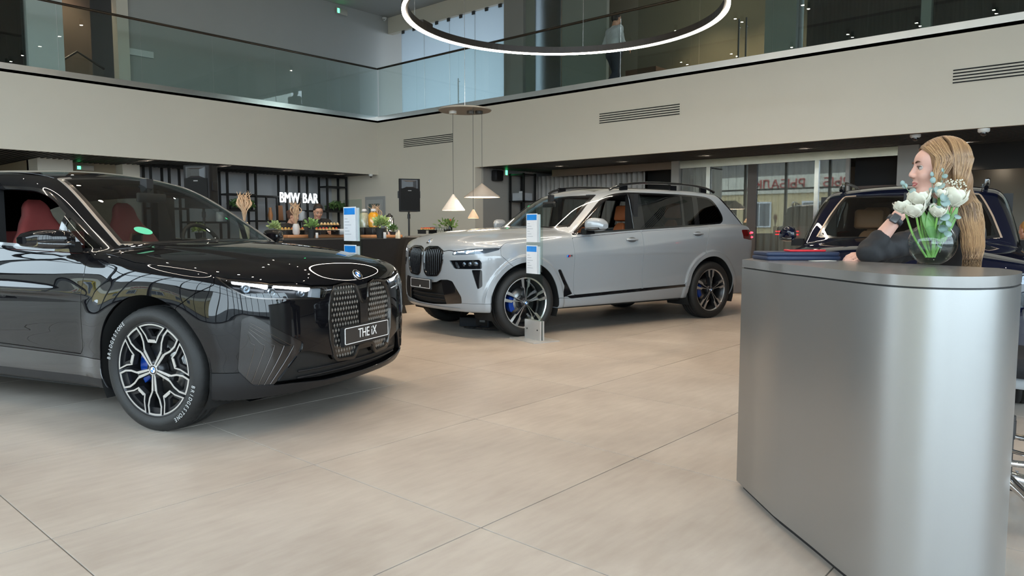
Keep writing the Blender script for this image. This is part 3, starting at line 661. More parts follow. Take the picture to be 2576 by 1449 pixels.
def framed(mb, outl, d, z0, z1):
    """dark frame body with a thin machined face; outline given at face"""
    mb.cur = 0; ring_prism(mb, outl, offp(outl, d), z0, z1 - .002)
    mb.cur = 1; ring_prism(mb, offp(outl, .0015), offp(outl, d - .001), z1 - .002, z1); mb.cur = 0
def wheel(style, R=.383, rr=.285, wid=.275):
    """wheel lying with its outer face to +z (later turned); origin at hub, outer tyre wall near z = 0"""
    mats = [G['rim_dark'], G['rim_silver']]
    b = MB(); b.lathe([(rr - .010, -.22), (rr - .03, -.2), (rr - .055, -.13), (rr - .03, -.06), (rr - .008, -.028)], 48, cap0=False, cap1=False)
    b.cur = 1 if style != 'ix' else 0
    b.lathe([(rr - .012, -.03), (rr - .004, -.022), (rr + .004, -.018), (rr + .006, -.03), (rr - .006, -.05)], 48, cap0=False, cap1=False)
    rim = b.build('wheel', mats, fix=True)
    b = MB(); b.cur = 0
    pr = [(rr - .004, -.028), (rr + .004, -.018), (rr + .02, -.004), (rr + .045, .002), (R - .035, -.006), (R - .014, -.022), (R - .003, -.045), (R, -.075), (R, -wid + .075), (R - .004, -wid + .04), (R - .03, -wid + .008), (rr + .03, -wid), (rr, -wid + .03)]
    pr2 = [pr[0], pr[1], pr[2], pr[3]]
    for k in range(1, 5): t = k / 5; pr2.append((pr[3][0] + (pr[4][0] - pr[3][0]) * t, pr[3][1] + (pr[4][1] - pr[3][1]) * t + (.0012 if k in (2,) else 0)))
    pr2 += pr[4:8]
    for zz in (-.095, -.14, -.185):
        if -zz < wid - .08: pr2 += [(R, zz + .006), (R - .007, zz + .004), (R - .007, zz - .004), (R, zz - .006)]
    pr2 += pr[8:]
    n = 144; R_ = []
    for r, z in pr2:
        sh = z < -.022 and z > -.09 and r > R - .02
        R_.append([((r - (.0035 if sh and k % 3 == 0 else 0)) * math.cos(2 * PI * k / n), (r - (.0035 if sh and k % 3 == 0 else 0)) * math.sin(2 * PI * k / n), z) for k in range(n)])
    b.rings(R_, False, False)
    b.build('tyre', G['tyre'], rim)
    b = MB(); b.lathe([(.06, -.12), (.17, -.12), (.17, -.145), (.06, -.145)], 40); b.lathe([(.08, -.09), (.08, -.12)], 24); b.build('brake_disc', G['brake_steel'], rim)
    b = MB(); pts = [pol(.125, t) for t in np.linspace(2.55, 3.75, 9)] + [pol(.185, t) for t in np.linspace(3.75, 2.55, 9)]
    b.prism(roundpoly(pts, .006, 2), -.165, -.095); b.build('brake_caliper', G['caliper_blue'], rim)
    b = MB(); b.lathe([(rr - .06, -.2), (.02, -.2)], 32, cap0=False); b.build('wheel_back', G['dark_cavity'], rim)
    if style == 'ix':
        ms = []
        for st_ in (-.22, 2.98):
            for k, ch in enumerate('BRIDGESTONE'):
                a = st_ - k * .077; t = text_obj('tyre_lettering', ch, .036, G['plate_white'], (0, 0, 0), (0, 0, 0), None, .0006, sx=.8); ra = .337
                t.matrix_world = Matrix.Translation((ra * math.cos(a), ra * math.sin(a), .0022)) @ Matrix.Rotation(a - PI / 2, 4, 'Z'); t.data.transform(t.matrix_world); ms.append(t)
        b = MB()
        for t in ms: b.add([tuple(v.co) for v in t.data.vertices], [tuple(p.vertices) for p in t.data.polygons])
        for t in ms: bpy.data.objects.remove(t)
        o = b.build('tyre_lettering', mat('tyre_print', (.42, .42, .42), .6), rim, fix=False); o['kind'] = 'stuff'
        for i in range(5):
            a = -PI / 2 + i * 2 * PI / 5
            o = [(.020, .013), (.060, .018), (.135, .024), (.175, .046), (.222, .058), (.279, .052)]
            arc = [pol(.281, t) for t in np.linspace(.16, -.16, 5)]
            outl = [(x, y) for x, y in o] + arc + [(x, -y) for x, y in reversed(o)]
            b = MB(); framed(b, rotp(outl, a), .0135, -.06, -.022)
            b.cur = 0; b.prism(rotp([(.025, .012), (.09, .013), (.15, .02), (.15, -.02), (.09, -.013), (.025, -.012)], a), -.075, -.036)
            b.prism(rotp([(.235, .05), (.278, .045), (.278, -.045), (.235, -.05)], a), -.06, -.04)
            b.cur = 1; b.prism(rotp([(.02, .012), (.13, .0165), (.13, .006), (.07, .0035), (.02, .0035)], a), -.030, -.021); b.prism(rotp([(.02, -.012), (.13, -.0165), (.13, -.006), (.07, -.0035), (.02, -.0035)], a), -.030, -.021); b.cur = 0
            b.build('spoke', mats, rim)
            c = a + PI / 5
            outl = [pol(.280, t) for t in np.linspace(-.385, .385, 9)] + [(.205, .056), (.163, .034), (.163, -.034), (.205, -.056)]
            b = MB(); framed(b, rotp(outl, c), .011, -.055, -.020)
            inn = [pol(.266, t) for t in np.linspace(-.30, .30, 5)] + [(.205, .040), (.183, .026), (.183, -.026), (.205, -.040)]
            b.cur = 0; ring_prism(b, rotp(inn, c), rotp(offp(inn, .017), c), -.06, -.038)
            b.cur = 1; b.prism(rotp([(.1665, .030), (.184, .025), (.184, -.025), (.1665, -.030)], c), -.024, -.0188); b.cur = 0
            b.build('spoke_insert', mats, rim)
    else:
        for i in range(5):
            a = PI / 2 + i * 2 * PI / 5
            for sd in (1, -1):
                pts = [(.025, .007), (.10, .016), (.165, .027), (.185, .050), (.281, .064), (.281, .024), (.185, .020), (.165, .013), (.10, .006), (.025, .001)]
                pts = [(x, y * sd) for x, y in pts]
                b = MB(); b.prism(rotp(pts, a), -.075, -.026); b.cur = 1; b.prism(rotp(offp(pts, .002), a), -.026, -.021); b.build('spoke', mats, rim)
    b = MB(); b.lathe([(.062, -.08), (.062, -.034), (.04, -.022), (.034, -.022)], 30); b.build('hub', mats, rim)
    roundel(rim, .031, Matrix.Translation((0, 0, -.0215)), 'hub_cap', .004)
    for i in range(5): b = MB(); t = PI / 2 + PI / 5 + i * 2 * PI / 5; b.cyl((*pol(.050, t), -.045), (*pol(.050, t), -.032), .0085, n=8); b.build('wheel_bolt', G['satin_black'], rim)
    return rim
def roundel(parent, r, M, name='emblem', h=.006, plain=False):
    b = MB(); b.cur = 0; b.lathe([(r, 0), (r, h), (r * .93, h * 1.25), (r * .90, h)], 32, cap1=False)
    b.cur = 1; b.lathe([(r * .90, h), (r * .60, h)], 32, cap0=False, cap1=False)
    b.cur = 0; b.lathe([(r * .60, h), (r * .58, h * 1.3), (r * .54, h)], 32, cap0=False, cap1=False)
    for q in range(4):
        b.cur = 2 if q % 2 else 3
        pts = [(0, 0)] + [pol(r * .54, q * PI / 2 + t * PI / 2 / 6) for t in range(7)]
        b.add([(x, y, h * 1.02) for x, y in pts], [tuple(range(8))])
    o = b.build(name, [G['chrome'], G['gloss_black'], G['roundel_white'], G['roundel_blue']], parent, fix=False); o.matrix_local = M; return o
def put_wheels(root, style, spots, R, steer=0.):
    """spots: (x, y sign); four wheels of one kind"""
    first = None
    for k, (x, sd, st) in enumerate(spots):
        wl_ = wheel(style, R) if first is None else copy_tree(first)
        first = first or wl_
        wl_.parent = root
        # local +z of the wheel -> outward
        wl_.matrix_local = Matrix.Translation((x, sd * .972, R - .006)) @ Matrix.Rotation(st, 4, 'Z') @ (Matrix.Rotation(-PI / 2 * sd, 4, 'X')) @ Matrix.Rotation(0 if sd < 0 else PI, 4, 'Z')
def car_seat(root, x, y, m, tilt=.22, name='seat', frame=False, head_gap=False):
    """front seat: cushion, backrest with wings and an integrated or separate headrest"""
    b = MB()
    def sect(t):                                              # backrest outline along its height
        w_ = np.interp(t, [0, .3, .6, .78, .86, 1], [.25, .27, .25, .145, .105, .09]); d = np.interp(t, [0, .5, .8, 1], [.10, .085, .06, .045]); return w_, d
    R = []
    for t in [i / 14 for i in range(14)] + [.955, .98, .995, 1.0]:
        w_, d = sect(t); q_ = math.sqrt(max(.06, 1 - max(0, (t - .90) / .10) ** 2)); w_ *= .35 + .65 * q_; d *= q_; z = .05 + t * .84; xb = -tilt * t * .84
        ring = []
        for k in range(20):
            a = 2 * PI * k / 20; cx, sy = math.cos(a), math.sin(a); q = .35
            ring.append((x + xb + d * math.copysign(abs(cx) ** .7, cx) + .05 * (abs(sy) ** 2) * (1 if t < .75 else .3), y + w_ * math.copysign(abs(sy) ** .6, sy), .38 + z))
        R.append(ring)
    b.rings(R); o = b.build(name, m, root)
    b = MB(); b.rbox(x, x + .52, y - .26, y + .26, .30, .50, .07, 4); b.build('seat_cushion', m, o)
    if frame:
        b = MB(); zz = .38 + .05 + .50 * .84 + .09; xx = x - tilt * .53 + .075
        out = [(-.055, -.075), (.055, -.075), (.055, .075), (-.055, .075)]; M = Matrix.Translation((xx, y, zz)) @ Matrix.Rotation(PI / 2, 4, 'Y') @ Matrix.Rotation(PI / 2, 4, 'Z')
        M = Matrix(((0, .25, 1, xx), (1, 0, 0, y), (0, 1, -.25, zz), (0, 0, 0, 1)))
        ring_prism(b, out, offp(out, .014), -.012, .012, M); b.build('seat_frame', G['gold_trim'], o)
        b = MB(); b.box(-.045, .045, -.062, .062, -.01, .006, M); b.build('seat_slot', G['cabin_dark'], o)
    return o
def plate(root, x, z, w_, h, line1, size, name='number_plate', tilt=0., th=.022, rings=False):
    """show plate facing +x"""
    M = Matrix(((0, -math.sin(tilt), math.cos(tilt), x), (1, 0, 0, 0), (0, math.cos(tilt), math.sin(tilt), z), (0, 0, 0, 1)))
    b = MB(); b.prism(roundpoly([(-w_ / 2, -h / 2 - .012), (w_ / 2, -h / 2 - .012), (w_ / 2, h / 2), (-w_ / 2, h / 2)], .01, 3), -th, 0, M)
    o = b.build(name, G['satin_black'], root)
    b = MB(); q = [(-w_ / 2 + .006, -h / 2 + .004), (w_ / 2 - .006, -h / 2 + .004), (w_ / 2 - .006, h / 2 - .006), (-w_ / 2 + .006, h / 2 - .006)]
    q = roundpoly(q, .012, 3); ring_prism(b, q, offp(q, .0045), 0, .003, M); b.build('plate_border', G['plate_white'], o)
    b = MB(); b.prism(offp(q, .004), 0, .0015, M); b.build('plate_face', G['plate_dark'], o)
    t = text_obj('plate_text', line1, size, G['plate_white'], (0, 0, 0), (0, 0, 0), o, .0008, sx=.82); t.matrix_local = M @ Matrix.Translation((0, 0, .0022)); return o
def steering_wheel(root, x, y, z, tilt=.45):
    b = MB(); c, s_ = math.cos(tilt), math.sin(tilt)
    pts = [(x - s_ * .18 * math.sin(t) * 1, y + .185 * math.cos(t), z + c * .18 * math.sin(t)) for t in np.linspace(0, 2 * PI, 33)[:-1]]
    b.tube(pts, .016, 8, closed=True); b.ball((x + .01, y, z), .07, 8, sc=(.4, 1, .9)); b.box(x - .01, x + .01, y - .17, y + .17, z - .02, z + .02)
    return b.build('steering_wheel', G['cabin_dark'], root)
def loft_blob(mb, secs, n=20, e=.6):
    """rounded solid through sections (centre, half sizes a along u, b along v, axes u v)"""
    R = []
    for c, a, b_, u, v in secs:
        c = Vector(c); u = Vector(u); v = Vector(v); ring = []
        for k in range(n):
            t = 2 * PI * k / n; cx, sy = math.cos(t), math.sin(t)
            ring.append(tuple(c + u * a * math.copysign(abs(cx) ** e, cx) + v * b_ * math.copysign(abs(sy) ** e, sy)))
        R.append(ring)
    mb.rings(R); return mb
def surf_x(f, y, z, x0=1.3, x1=0.2):
    """x of the front of body f at (y, z) arrays"""
    y = np.asarray(y, float); z = np.asarray(z, float); a = np.full(len(y), x1); b = np.full(len(y), x0)
    for _ in range(26):
        m = (a + b) / 2; v = f(np.stack([m, y, z], 1)); a = np.where(v < 0, m, a); b = np.where(v < 0, b, m)
    return a
def surf_u(f, u, z):
    """point of body f on the line |y| - x = u (corner view) at height z, y > 0 side"""
    u = np.asarray(u, float); z = np.asarray(z, float); a = np.full(len(u), -.2); b = np.full(len(u), 1.3)   # a: x+y half-sum inside
    for _ in range(30):
        m = (a + b) / 2; P = np.stack([m - u / 2, m + u / 2, z], 1); v = f(P); a = np.where(v < 0, m, a); b = np.where(v < 0, b, m)
    return np.stack([a - u / 2, a + u / 2, z], 1)
# ---------------------------------------------------------------- the black electric SUV: panels and parts
def build_ix():
    root = empty('electric_car', (2.688, 4.75, 0), -1.239, 'glossy black electric SUV with tall kidney grille and plate THE iX in the foreground', 'car')
    paint = mat('black_paint', (.004, .004, .005), .35, 0., var=.0, coat=1., coat_r=.012, spec=.0)
    S = Surf(body_ix, (-4.4, 0, .1), (1.1, 1.1, 1.85), .016)
    side = lambda P, N: (P[:, 1] > .5) & (N[:, 1] > .15)
    xz = lambda P: P[:, [0, 2]]; uz = lambda P: np.stack([P[:, 1] - P[:, 0], P[:, 2]], 1)
    for cx in (-.012, -3.0): S.split(lambda P, N: np.hypot(P[:, 0] - cx, P[:, 2] - .385) - .446, 'body', '_cut', lambda P, N: P[:, 1] > .55)
    dlo = catmull([(-.46, 1.072), (-.70, 1.21), (-.95, 1.352), (-1.10, 1.44), (-1.25, 1.492), (-1.42, 1.512), (-1.8, 1.525), (-2.4, 1.515), (-3.0, 1.465), (-3.33, 1.37), (-3.47, 1.26)], 5) + [(-3.40, 1.19), (-2.5, 1.145), (-1.5, 1.112), (-.9, 1.086)]
    dlo = roundpoly(dlo, .012, 2)
    fd = lambda P, N: sd_poly(xz(P), dlo)
    S.split(fd, 'body', 'dlo', lambda P, N: (P[:, 1] > .5) & (P[:, 2] > .95) & (P[:, 0] < -.3))
    S.split(lambda P, N: fd(P, N) + .020, 'dlo', 'win')
    for x0, x1, t in ((-.895, 0, 'quarter'), (-1.74, -.935, 'frontwin'), (-2.78, -1.82, 'rearwin'), (-3.6, -2.84, 'rearquarter')):
        sl = .18
        S.split(lambda P, N: np.maximum(P[:, 0] - x1, x0 - P[:, 0]), 'win', t)
    wsp = [(-.318, -.3), (-.318, .0), (-.345, .3), (-.42, .55), (-.512, .716), (-.80, .655), (-1.05, .598), (-1.292, .540), (-1.262, .36), (-1.235, .15), (-1.225, 0), (-1.225, -.3)]
    fw = lambda P, N: sd_poly(P[:, :2], wsp)
    top = lambda P, N: (P[:, 2] > 1.02) & (N[:, 2] > .3)
    S.split(fw, 'body', 'ws', lambda P, N: (P[:, 2] > 1.04) & (N[:, 2] > .2))
    S.split(lambda P, N: fw(P, N) + .028, 'ws', 'wsglass')
    S.split(lambda P, N: fw(P, N) - .020, 'body', 'wstrim', lambda P, N: (P[:, 2] > 1.11) & (P[:, 0] < -.47) & (P[:, 1] > .45) & (N[:, 2] > .3))
    hood = [(-.285, -.3), (-.285, 0), (-.31, .3), (-.385, .55), (-.47, .735), (-.497, .80), (-.492, .857), (-.164, .915), (.18, .931), (.448, .894), (.524, .866), (.686, .714), (.791, .465), (.819, .336), (.826, .27), (.829, .18), (.842, .075), (.866, .028), (.868, 0), (.868, -.3)]
    S.panel(lambda P, N: sd_poly(P[:, :2], hood), 'body', 'hood', .0025, lambda P, N: (P[:, 2] > .74) & ((N[:, 2] > .35) | ((P[:, 1] < .09) & (P[:, 2] > .75))))
    head = roundpoly([(.444, .949), (.339, .932), (.027, .901), (-.328, .869), (-.485, .861), (-.446, .785), (.08, .812), (.17, .822), (.231, .835), (.328, .875), (.401, .917)], .012, 3)
    fh = lambda P, N: sd_poly(uz(P), head)
    frontw = lambda P, N: (P[:, 0] > .3) & (N[:, 2] < .9) & (N[:, 0] > .12)
    S.split(fh, 'body', 'head', lambda P, N: (P[:, 0] > .3))
    S.split(lambda P, N: fh(P, N) + .007, 'head', 'lens')
    d1 = [(.331, .931), (.036, .902), (.042, .874), (.10, .889), (.199, .905), (.322, .919)]; d2 = [(-.002, .900), (-.328, .869), (-.314, .840), (-.23, .858), (-.152, .870), (-.007, .886)]
    for d in (d1, d2): S.split(lambda P, N: sd_poly(uz(P), d), 'lens', 'drl')
    K = [(-.05, .745), (0, .745), (.026, .748), (.060, .858), (.085, .874), (.22, .877), (.285, .862), (.330, .812), (.358, .745), (.366, .65), (.356, .52), (.318, .40), (.29, .376), (.13, .366), (.105, .385), (.078, .437), (0, .440), (-.05, .44)]
    fk = lambda P, N: sd_poly(P[:, 1:3], K)
    S.split(fk, 'body', 'kid', lambda P, N: (N[:, 0] > .3) & (P[:, 0] > .6))
    S.split(lambda P, N: fk(P, N) + .018, 'kid', 'kidin')
    vent = roundpoly([(.258, .700), (.178, .722), (-.246, .534), (-.225, .486), (.012, .292), (.181, .304), (.300, .400)], .012, 3)
    S.split(lambda P, N: sd_poly(uz(P), vent), 'body', 'vent', lambda P, N: P[:, 0] > .4)
    intake = roundpoly([(-.1, .42), (.33, .42), (.405, .443), (.52, .478), (.575, .480), (.722, .290), (.60, .285), (.37, .262), (0, .256), (-.1, .256)], .008, 2)
    S.split(lambda P, N: sd_poly(P[:, 1:3], intake), 'body', 'intake', lambda P, N: (N[:, 0] > .15) & (P[:, 0] > .5))
    S.panel(lambda P, N: sd_poly(uz(P), [(.751, .2), (.751, .766), (.60, .851), (.455, .90), (.44, 1.02), (-2, 1.02), (-2, .15), (.751, .15)]), 'body', 'bumper', .0025, lambda P, N: (P[:, 0] > .1) & (P[:, 2] < 1.0))
    S.panel(lambda P, N: P[:, 2] - .389 - 0 * P[:, 0], 'bumper', 'valance', .002)
    door1 = [(-.592, 1.062), (-.575, .93), (-.595, .80), (-.635, .47), (-.66, .425), (-1.76, .455), (-1.775, 1.10)]
    door2 = [(-1.783, 1.10), (-1.768, .455), (-2.48, .47), (-2.55, .60), (-2.66, .80), (-2.72, 1.135)]
    for d in (door1, door2): S.panel(lambda P, N: sd_poly(xz(P), roundpoly(d, .015, 3)), 'body', 'door' + str(d is door2), .0025, lambda P, N: (P[:, 1] > .6) & (P[:, 2] < 1.12) & (P[:, 2] > .3))
    S.panel(lambda P, N: sd_poly(xz(P), [(-.3, .405), (-.66, .41), (-2.6, .445), (-2.75, .44), (-2.75, .1), (-.3, .1)]), 'body', 'sill', .002, lambda P, N: (P[:, 1] > .5) & (P[:, 2] < .5))
    S.split(lambda P, N: P[:, 2] - .285 + .0 * P[:, 0], 'sill', 'skirt')
    roof = [(-1.268, -.3), (-1.268, .1), (-1.29, .36), (-1.33, .56), (-1.9, .585), (-2.8, .575), (-3.4, .54), (-3.42, -.3)]
    S.panel(lambda P, N: sd_poly(P[:, :2], roof), 'body', 'roof', .003, lambda P, N: (P[:, 2] > 1.5) & (N[:, 2] > .5))
    C = Car(root, S); both = (1, -1)
    C.part('body_shell', 'body', paint)
    C.part('hood', 'hood', paint); C.part('roof_panel', 'roof', paint)
    C.part('front_bumper', 'bumper', paint); C.part('bumper_valance', 'valance', mat('dark_trim_paint', (.012, .012, .013), .42, 0., var=0, coat=.25, spec=.2))
    for t, nm in (('doorFalse', 'front_door'), ('doorTrue', 'rear_door')): C.part(nm, t, paint, split=True)
    C.part('side_sill', 'sill', G['gloss_black'], split=True); C.part('side_skirt', 'skirt', MATS['dark_trim_paint'], split=True)
    C.part('window_trim', ('dlo', 'win'), G['gloss_black'], split=True, thick=.02)
    C.part('windscreen', 'wsglass', G['car_glass'], thick=.005, label='clear windscreen'); C.part('windscreen_border', 'ws', G['gloss_black'], thick=.006)
    C.part('pillar_trim', 'wstrim', mat('pillar_grey', (.16, .155, .15), .35, .3, var=0), split=True, offset=.003)
    for t in ('quarter', 'rearwin', 'rearquarter'): C.part('side_window', t, G['car_glass'] if t == 'quarter' else G['car_glass_dark'], split=True, thick=.005)
    w_ = C.part('side_window', 'frontwin', G['car_glass'], sides=(1,), thick=.005)
    # lamps
    for sd in both:
        l = C.part('headlight', ('lens', 'drl'), G['lamp_glass'], sides=(sd,), thick=.003)
        C.part('headlight_trim', 'head', G['dark_chrome'], sides=(sd,), thick=.03, offset=.001, parent=l)
        C.part('headlight_housing', ('lens', 'drl'), mat('lamp_house', (.012, .013, .016), .25, .4, var=.3, vs=25), sides=(sd,), thick=.01, offset=-.055, parent=l)
        C.part('daytime_light', 'drl', G['lamp_white'], sides=(sd,), thick=.02, offset=-.010, parent=l)
        for u, z in ((.20, .872), (-.02, .845), (-.27, .828)):
            p = surf_u(body_ix, [u], [z])[0]; d = Vector((.85, .5 if u > 0 else .2, 0)).normalized(); p = Vector(p) - d * .05
            b = MB(); Mx = d.to_track_quat('Z', 'Y').to_matrix().to_4x4(); Mx.translation = p
            b.lathe([(.026, -.02), (.026, .012), (.022, .018), (.019, .010), (.002, .022)], 18, Mx)
            if sd < 0: b.v = [(x, -y, z_) for x, y, z_ in b.v]
            b.build('projector_lens', G['lens_grey'], l)
        b = MB(); ps = [tuple(Vector(surf_u(body_ix, [u], [z])[0]) - Vector((.03, .01, 0))) for u, z in ((-.44, .85), (-.36, .85), (-.345, .80), (-.43, .79))]
        b.add(ps + [tuple(Vector(p) - Vector((.03, 0, 0))) for p in ps], [(0, 1, 2, 3), (0, 4, 5, 1), (1, 5, 6, 2), (2, 6, 7, 3), (3, 7, 4, 0)])
        if sd < 0: b.v = [(x, -y, z_) for x, y, z_ in b.v]
        b.build('lamp_end_block', mat('lamp_silver', (.35, .36, .38), .3, .5, var=0), l)
    # kidney grille
    kg = C.part('kidney_grille', 'kidin', mat('grille_black', (.014, .013, .012), .12, var=0, coat=1.), thick=.02, offset=-.016)
    C.part('grille_frame', 'kid', mat('grille_frame', (.055, .050, .046), .22, .75, var=0), thick=.03, offset=.008, parent=kg)
    cells = []; cw, ch = .026, .0335
    for j in range(-1, 17):
        for i in range(-15, 16):
            yc = i * cw + (cw / 2 if j % 2 else 0); zc = .372 + j * ch
            cells.append((yc, zc))
    cells = np.array(cells); dk = sd_poly(np.stack([np.abs(cells[:, 0]), cells[:, 1]], 1), K); keep = (dk < -.020) & (np.abs(cells[:, 0]) > .052); cells = cells[keep]
    b = MB(); xs = surf_x(body_ix, np.abs(cells[:, 0]), cells[:, 1])
    for (yc, zc), xc in zip(cells, xs):
        for sgn in (-1, 1):                                   # each diamond is two small raised facets
            a = [(0, ch * .40), (sgn * cw * .40, 0), (0, -ch * .40)]
            a = [(p[0] + sgn * .0009, p[1]) for p in a]
            base = [(xc - .0155, yc + p[0], zc + p[1]) for p in a]; ap = (xc - .0125 + (0), yc + sgn * cw * .11, zc)
            b.add(base + [ap], [(0, 1, 3), (1, 2, 3), (2, 0, 3)])
    o = b.build('grille_facets', mat('grille_facet', (.22, .20, .18), .3, .85, var=.1), kg, fix=False); o['kind'] = 'stuff'
    b = MB(); zs = np.linspace(.45, .735, 9); pts = []
    def fn(i, j): z = .45 + .285 * j; y = -.045 + .09 * i; return (float(surf_x(body_ix, [abs(y)], [z])[0]) - .009, y, z)
    b.grid(fn, 4, 8); b.build('sensor_panel', mat('sensor_brown', (.030, .026, .024), .15, var=0, coat=.5), kg)
    plate(root, .884, .531, .525, .118, 'THE iX', .088, tilt=.0, th=.03)
    n = grad(body_ix, np.array([[.828, 0, .908]]))[0]; n /= np.linalg.norm(n); px_ = float(surf_x(body_ix, [0.], [.912])[0])
    q = Vector(n).to_track_quat('Z', 'X').to_matrix().to_4x4(); q.translation = (px_ + .002, 0, .912); roundel(root, .041, q)
    # air vents at the corners
    for sd in both:
        v = C.part('corner_vent', 'vent', G['gloss_black'], sides=(sd,), thick=.03, offset=-.012)
        for k in range(5):
            t = (k + .5) / 5.2; top0 = np.array((.235, .665)) + t * np.array((.0, 0)); 
            a0 = np.array((.215 - .03 * t, .690 - .10 * (1 - t) * .9)); knee = np.array((.20 - .40 * t, .545 - .035 * t + .0)); end = np.array((.262 - .255 * t, .352 - .05 * min(1, t * 2.0)))
            line = catmull([a0, knee + np.array((.03, .02)), knee + np.array((.0, -.015)), end], 5)
            P3 = surf_u(body_ix, [p[0] for p in line], [p[1] for p in line]); N3 = grad(body_ix, P3); N3 /= np.linalg.norm(N3, axis=1)[:, None]
            P3 = P3 - N3 * .008
            if sd < 0: P3[:, 1] *= -1
            b = MB(); b.tube([tuple(p) for p in P3], .0022, 6); b.build('vent_blade', G['dark_chrome'], v)
    C.part('lower_intake', 'intake', mat('intake_black', (.008, .008, .008), .55, var=.2, vs=40), thick=.01, offset=-.05)
    b = MB()
    for z in (.31, .35):
        ys = np.linspace(-.55, .55, 23); X = surf_x(body_ix, np.abs(ys), np.full(23, z)); b.tube([(x - .04, y, z) for x, y in zip(X, ys)], .006, 6)
    b.build('intake_bar', G['satin_black'], root)
    # lip under the bumper, closing floor pan, wheel wells
    b = MB(); ys = np.linspace(-.72, .72, 25); X = surf_x(body_ix, np.abs(ys), np.full(25, .235))
    b.grid(lambda i, j: (float(np.interp(-.72 + 1.44 * i, ys, X)) - .03 - .25 * j, -.72 + 1.44 * i, .215 - .035 * (1 - abs(2 * j - 1))), 24, 6); b.build('front_lip', G['satin_black'], root)
    b = MB(); b.box(-3.95, .5, -.55, .55, .20, .28); b.box(-2.5, -.5, -.86, .86, .20, .30); b.build('floor_pan', G['liner'], root)
    for cx in (-.012, -3.0):
        for sd in both:
            b = MB(); ths = np.linspace(-.5, PI + .5, 25)
            b.rings([[(cx + .455 * math.cos(t), sd * yy, .385 + .455 * math.sin(t)) for t in ths] for yy in (.945, .56)], False, False, closed=False)
            b.add([(cx + .46 * math.cos(t), sd * .56, .385 + .46 * math.sin(t)) for t in ths], [tuple(range(25))])
            b.build('wheel_well', G['liner'], root)
    put_wheels(root, 'ix', [(0, -1, .02), (0, 1, .02), (-3, -1, 0), (-3, 1, 0)], .383)
    # mirrors
    for sd in both:
        b = MB(); Y = (0, 1, 0)
        secs = []
        for yy, cx, hx, cz, hz in ((.925, -.70, .05, 1.155, .030), (.945, -.72, .085, 1.155, .052), (1.0, -.75, .105, 1.157, .060), (1.06, -.79, .105, 1.158, .056), (1.105, -.83, .085, 1.155, .042), (1.125, -.86, .05, 1.150, .022)):
            secs.append(((cx, sd * yy, cz), hx, hz, (1, 0, 0), (0, 0, 1)))
        loft_blob(b, secs, 20, .62); m_ = b.build('wing_mirror', paint, root)
        b = MB(); secs = [((c[0] + .004, c[1], c[2] - a2 * .55), a1 * 1.02, a2 * .5, u, v) for (c, a1, a2, u, v) in secs[1:-1]]; loft_blob(b, secs, 18, .6); b.build('mirror_base', G['gloss_black'], m_)
        b = MB(); b.prism([(-.80, 1.08), (-.66, 1.075), (-.68, 1.14), (-.78, 1.14)], .87, .96, Matrix(((1, 0, 0, 0), (0, 0, sd, 0), (0, 1, 0, 0), (0, 0, 0, 1)))); b.build('mirror_foot', G['gloss_black'], m_)
    # cabin
    b = MB(); b.box(-3.6, -.45, -.80, .80, .28, .40); b.build('cabin_floor', G['cabin_dark'], root)
    b = MB(); b.grid(lambda i, j: (-.42 - .5 * j, -.72 + 1.44 * i, 1.065 - .02 * j - .1 * max(0, j - .7)), 12, 8); b.box(-.95, -.45, -.74, .74, .45, 1.0); b.build('dashboard', G['cabin_dark'], root)
    
    for sd in both: s_ = car_seat(root, -1.62, sd * .38, G['red_leather'], .25, frame=True); s_.location = (0, 0, .17)
    b = MB(); b.rbox(-2.75, -2.3, -.7, .7, .35, .62, .1); 
    for yy in (-.45, 0, .45): b.rbox(-2.75, -2.62, yy - .2, yy + .2, .6, 1.2, .05)
    b.build('rear_bench', G['red_leather'], root)
    steering_wheel(root, -.93, .38, 1.09)
    b = MB(); b.box(-.80, -.79, -.05, .52, 1.02, 1.14); b.build('display_screen', G['gloss_black'], root)
    b = MB(); b.rbox(-1.06, -1.02, -.13, .13, 1.42, 1.49, .02); b.box(-1.12, -1.05, -.03, .03, 1.47, 1.60); b.build('rear_view_mirror', G['cabin_dark'], root)
    for sd in both:
        b = MB(); b.box(-1.80, -1.72, sd * .66, sd * .84, .5, 1.56, Matrix.Translation((0, 0, 0))); b.build('inner_pillar', G['cabin_dark'], root)
    # badge sticker on the windscreen
    sp = []
    for t in np.linspace(0, 2 * PI, 25)[:-1]:
        y_ = -.505 + .036 * math.cos(t) * 1.3; s_ = .026 * math.sin(t); z_ = 1.205 + s_; x_ = -.308 - .4 * y_ * y_ - (z_ - 1.122) * .870 / .492; sp.append((x_ + .004, y_, z_ + .004))
    b = MB(); b.add(sp, [tuple(range(24))]); b.build('green_sticker', mat('sticker_green', (.03, .42, .25), .5, var=0), root)
    # tail
    b = MB()
    for sd in both: b.box(-4.10, -4.0, sd * .35, sd * .85, .93, .97)
    b.build('tail_light', mat('tail_red', (.4, .01, .01), .2, var=0, coat=1.), root)
    return root
build_ix()
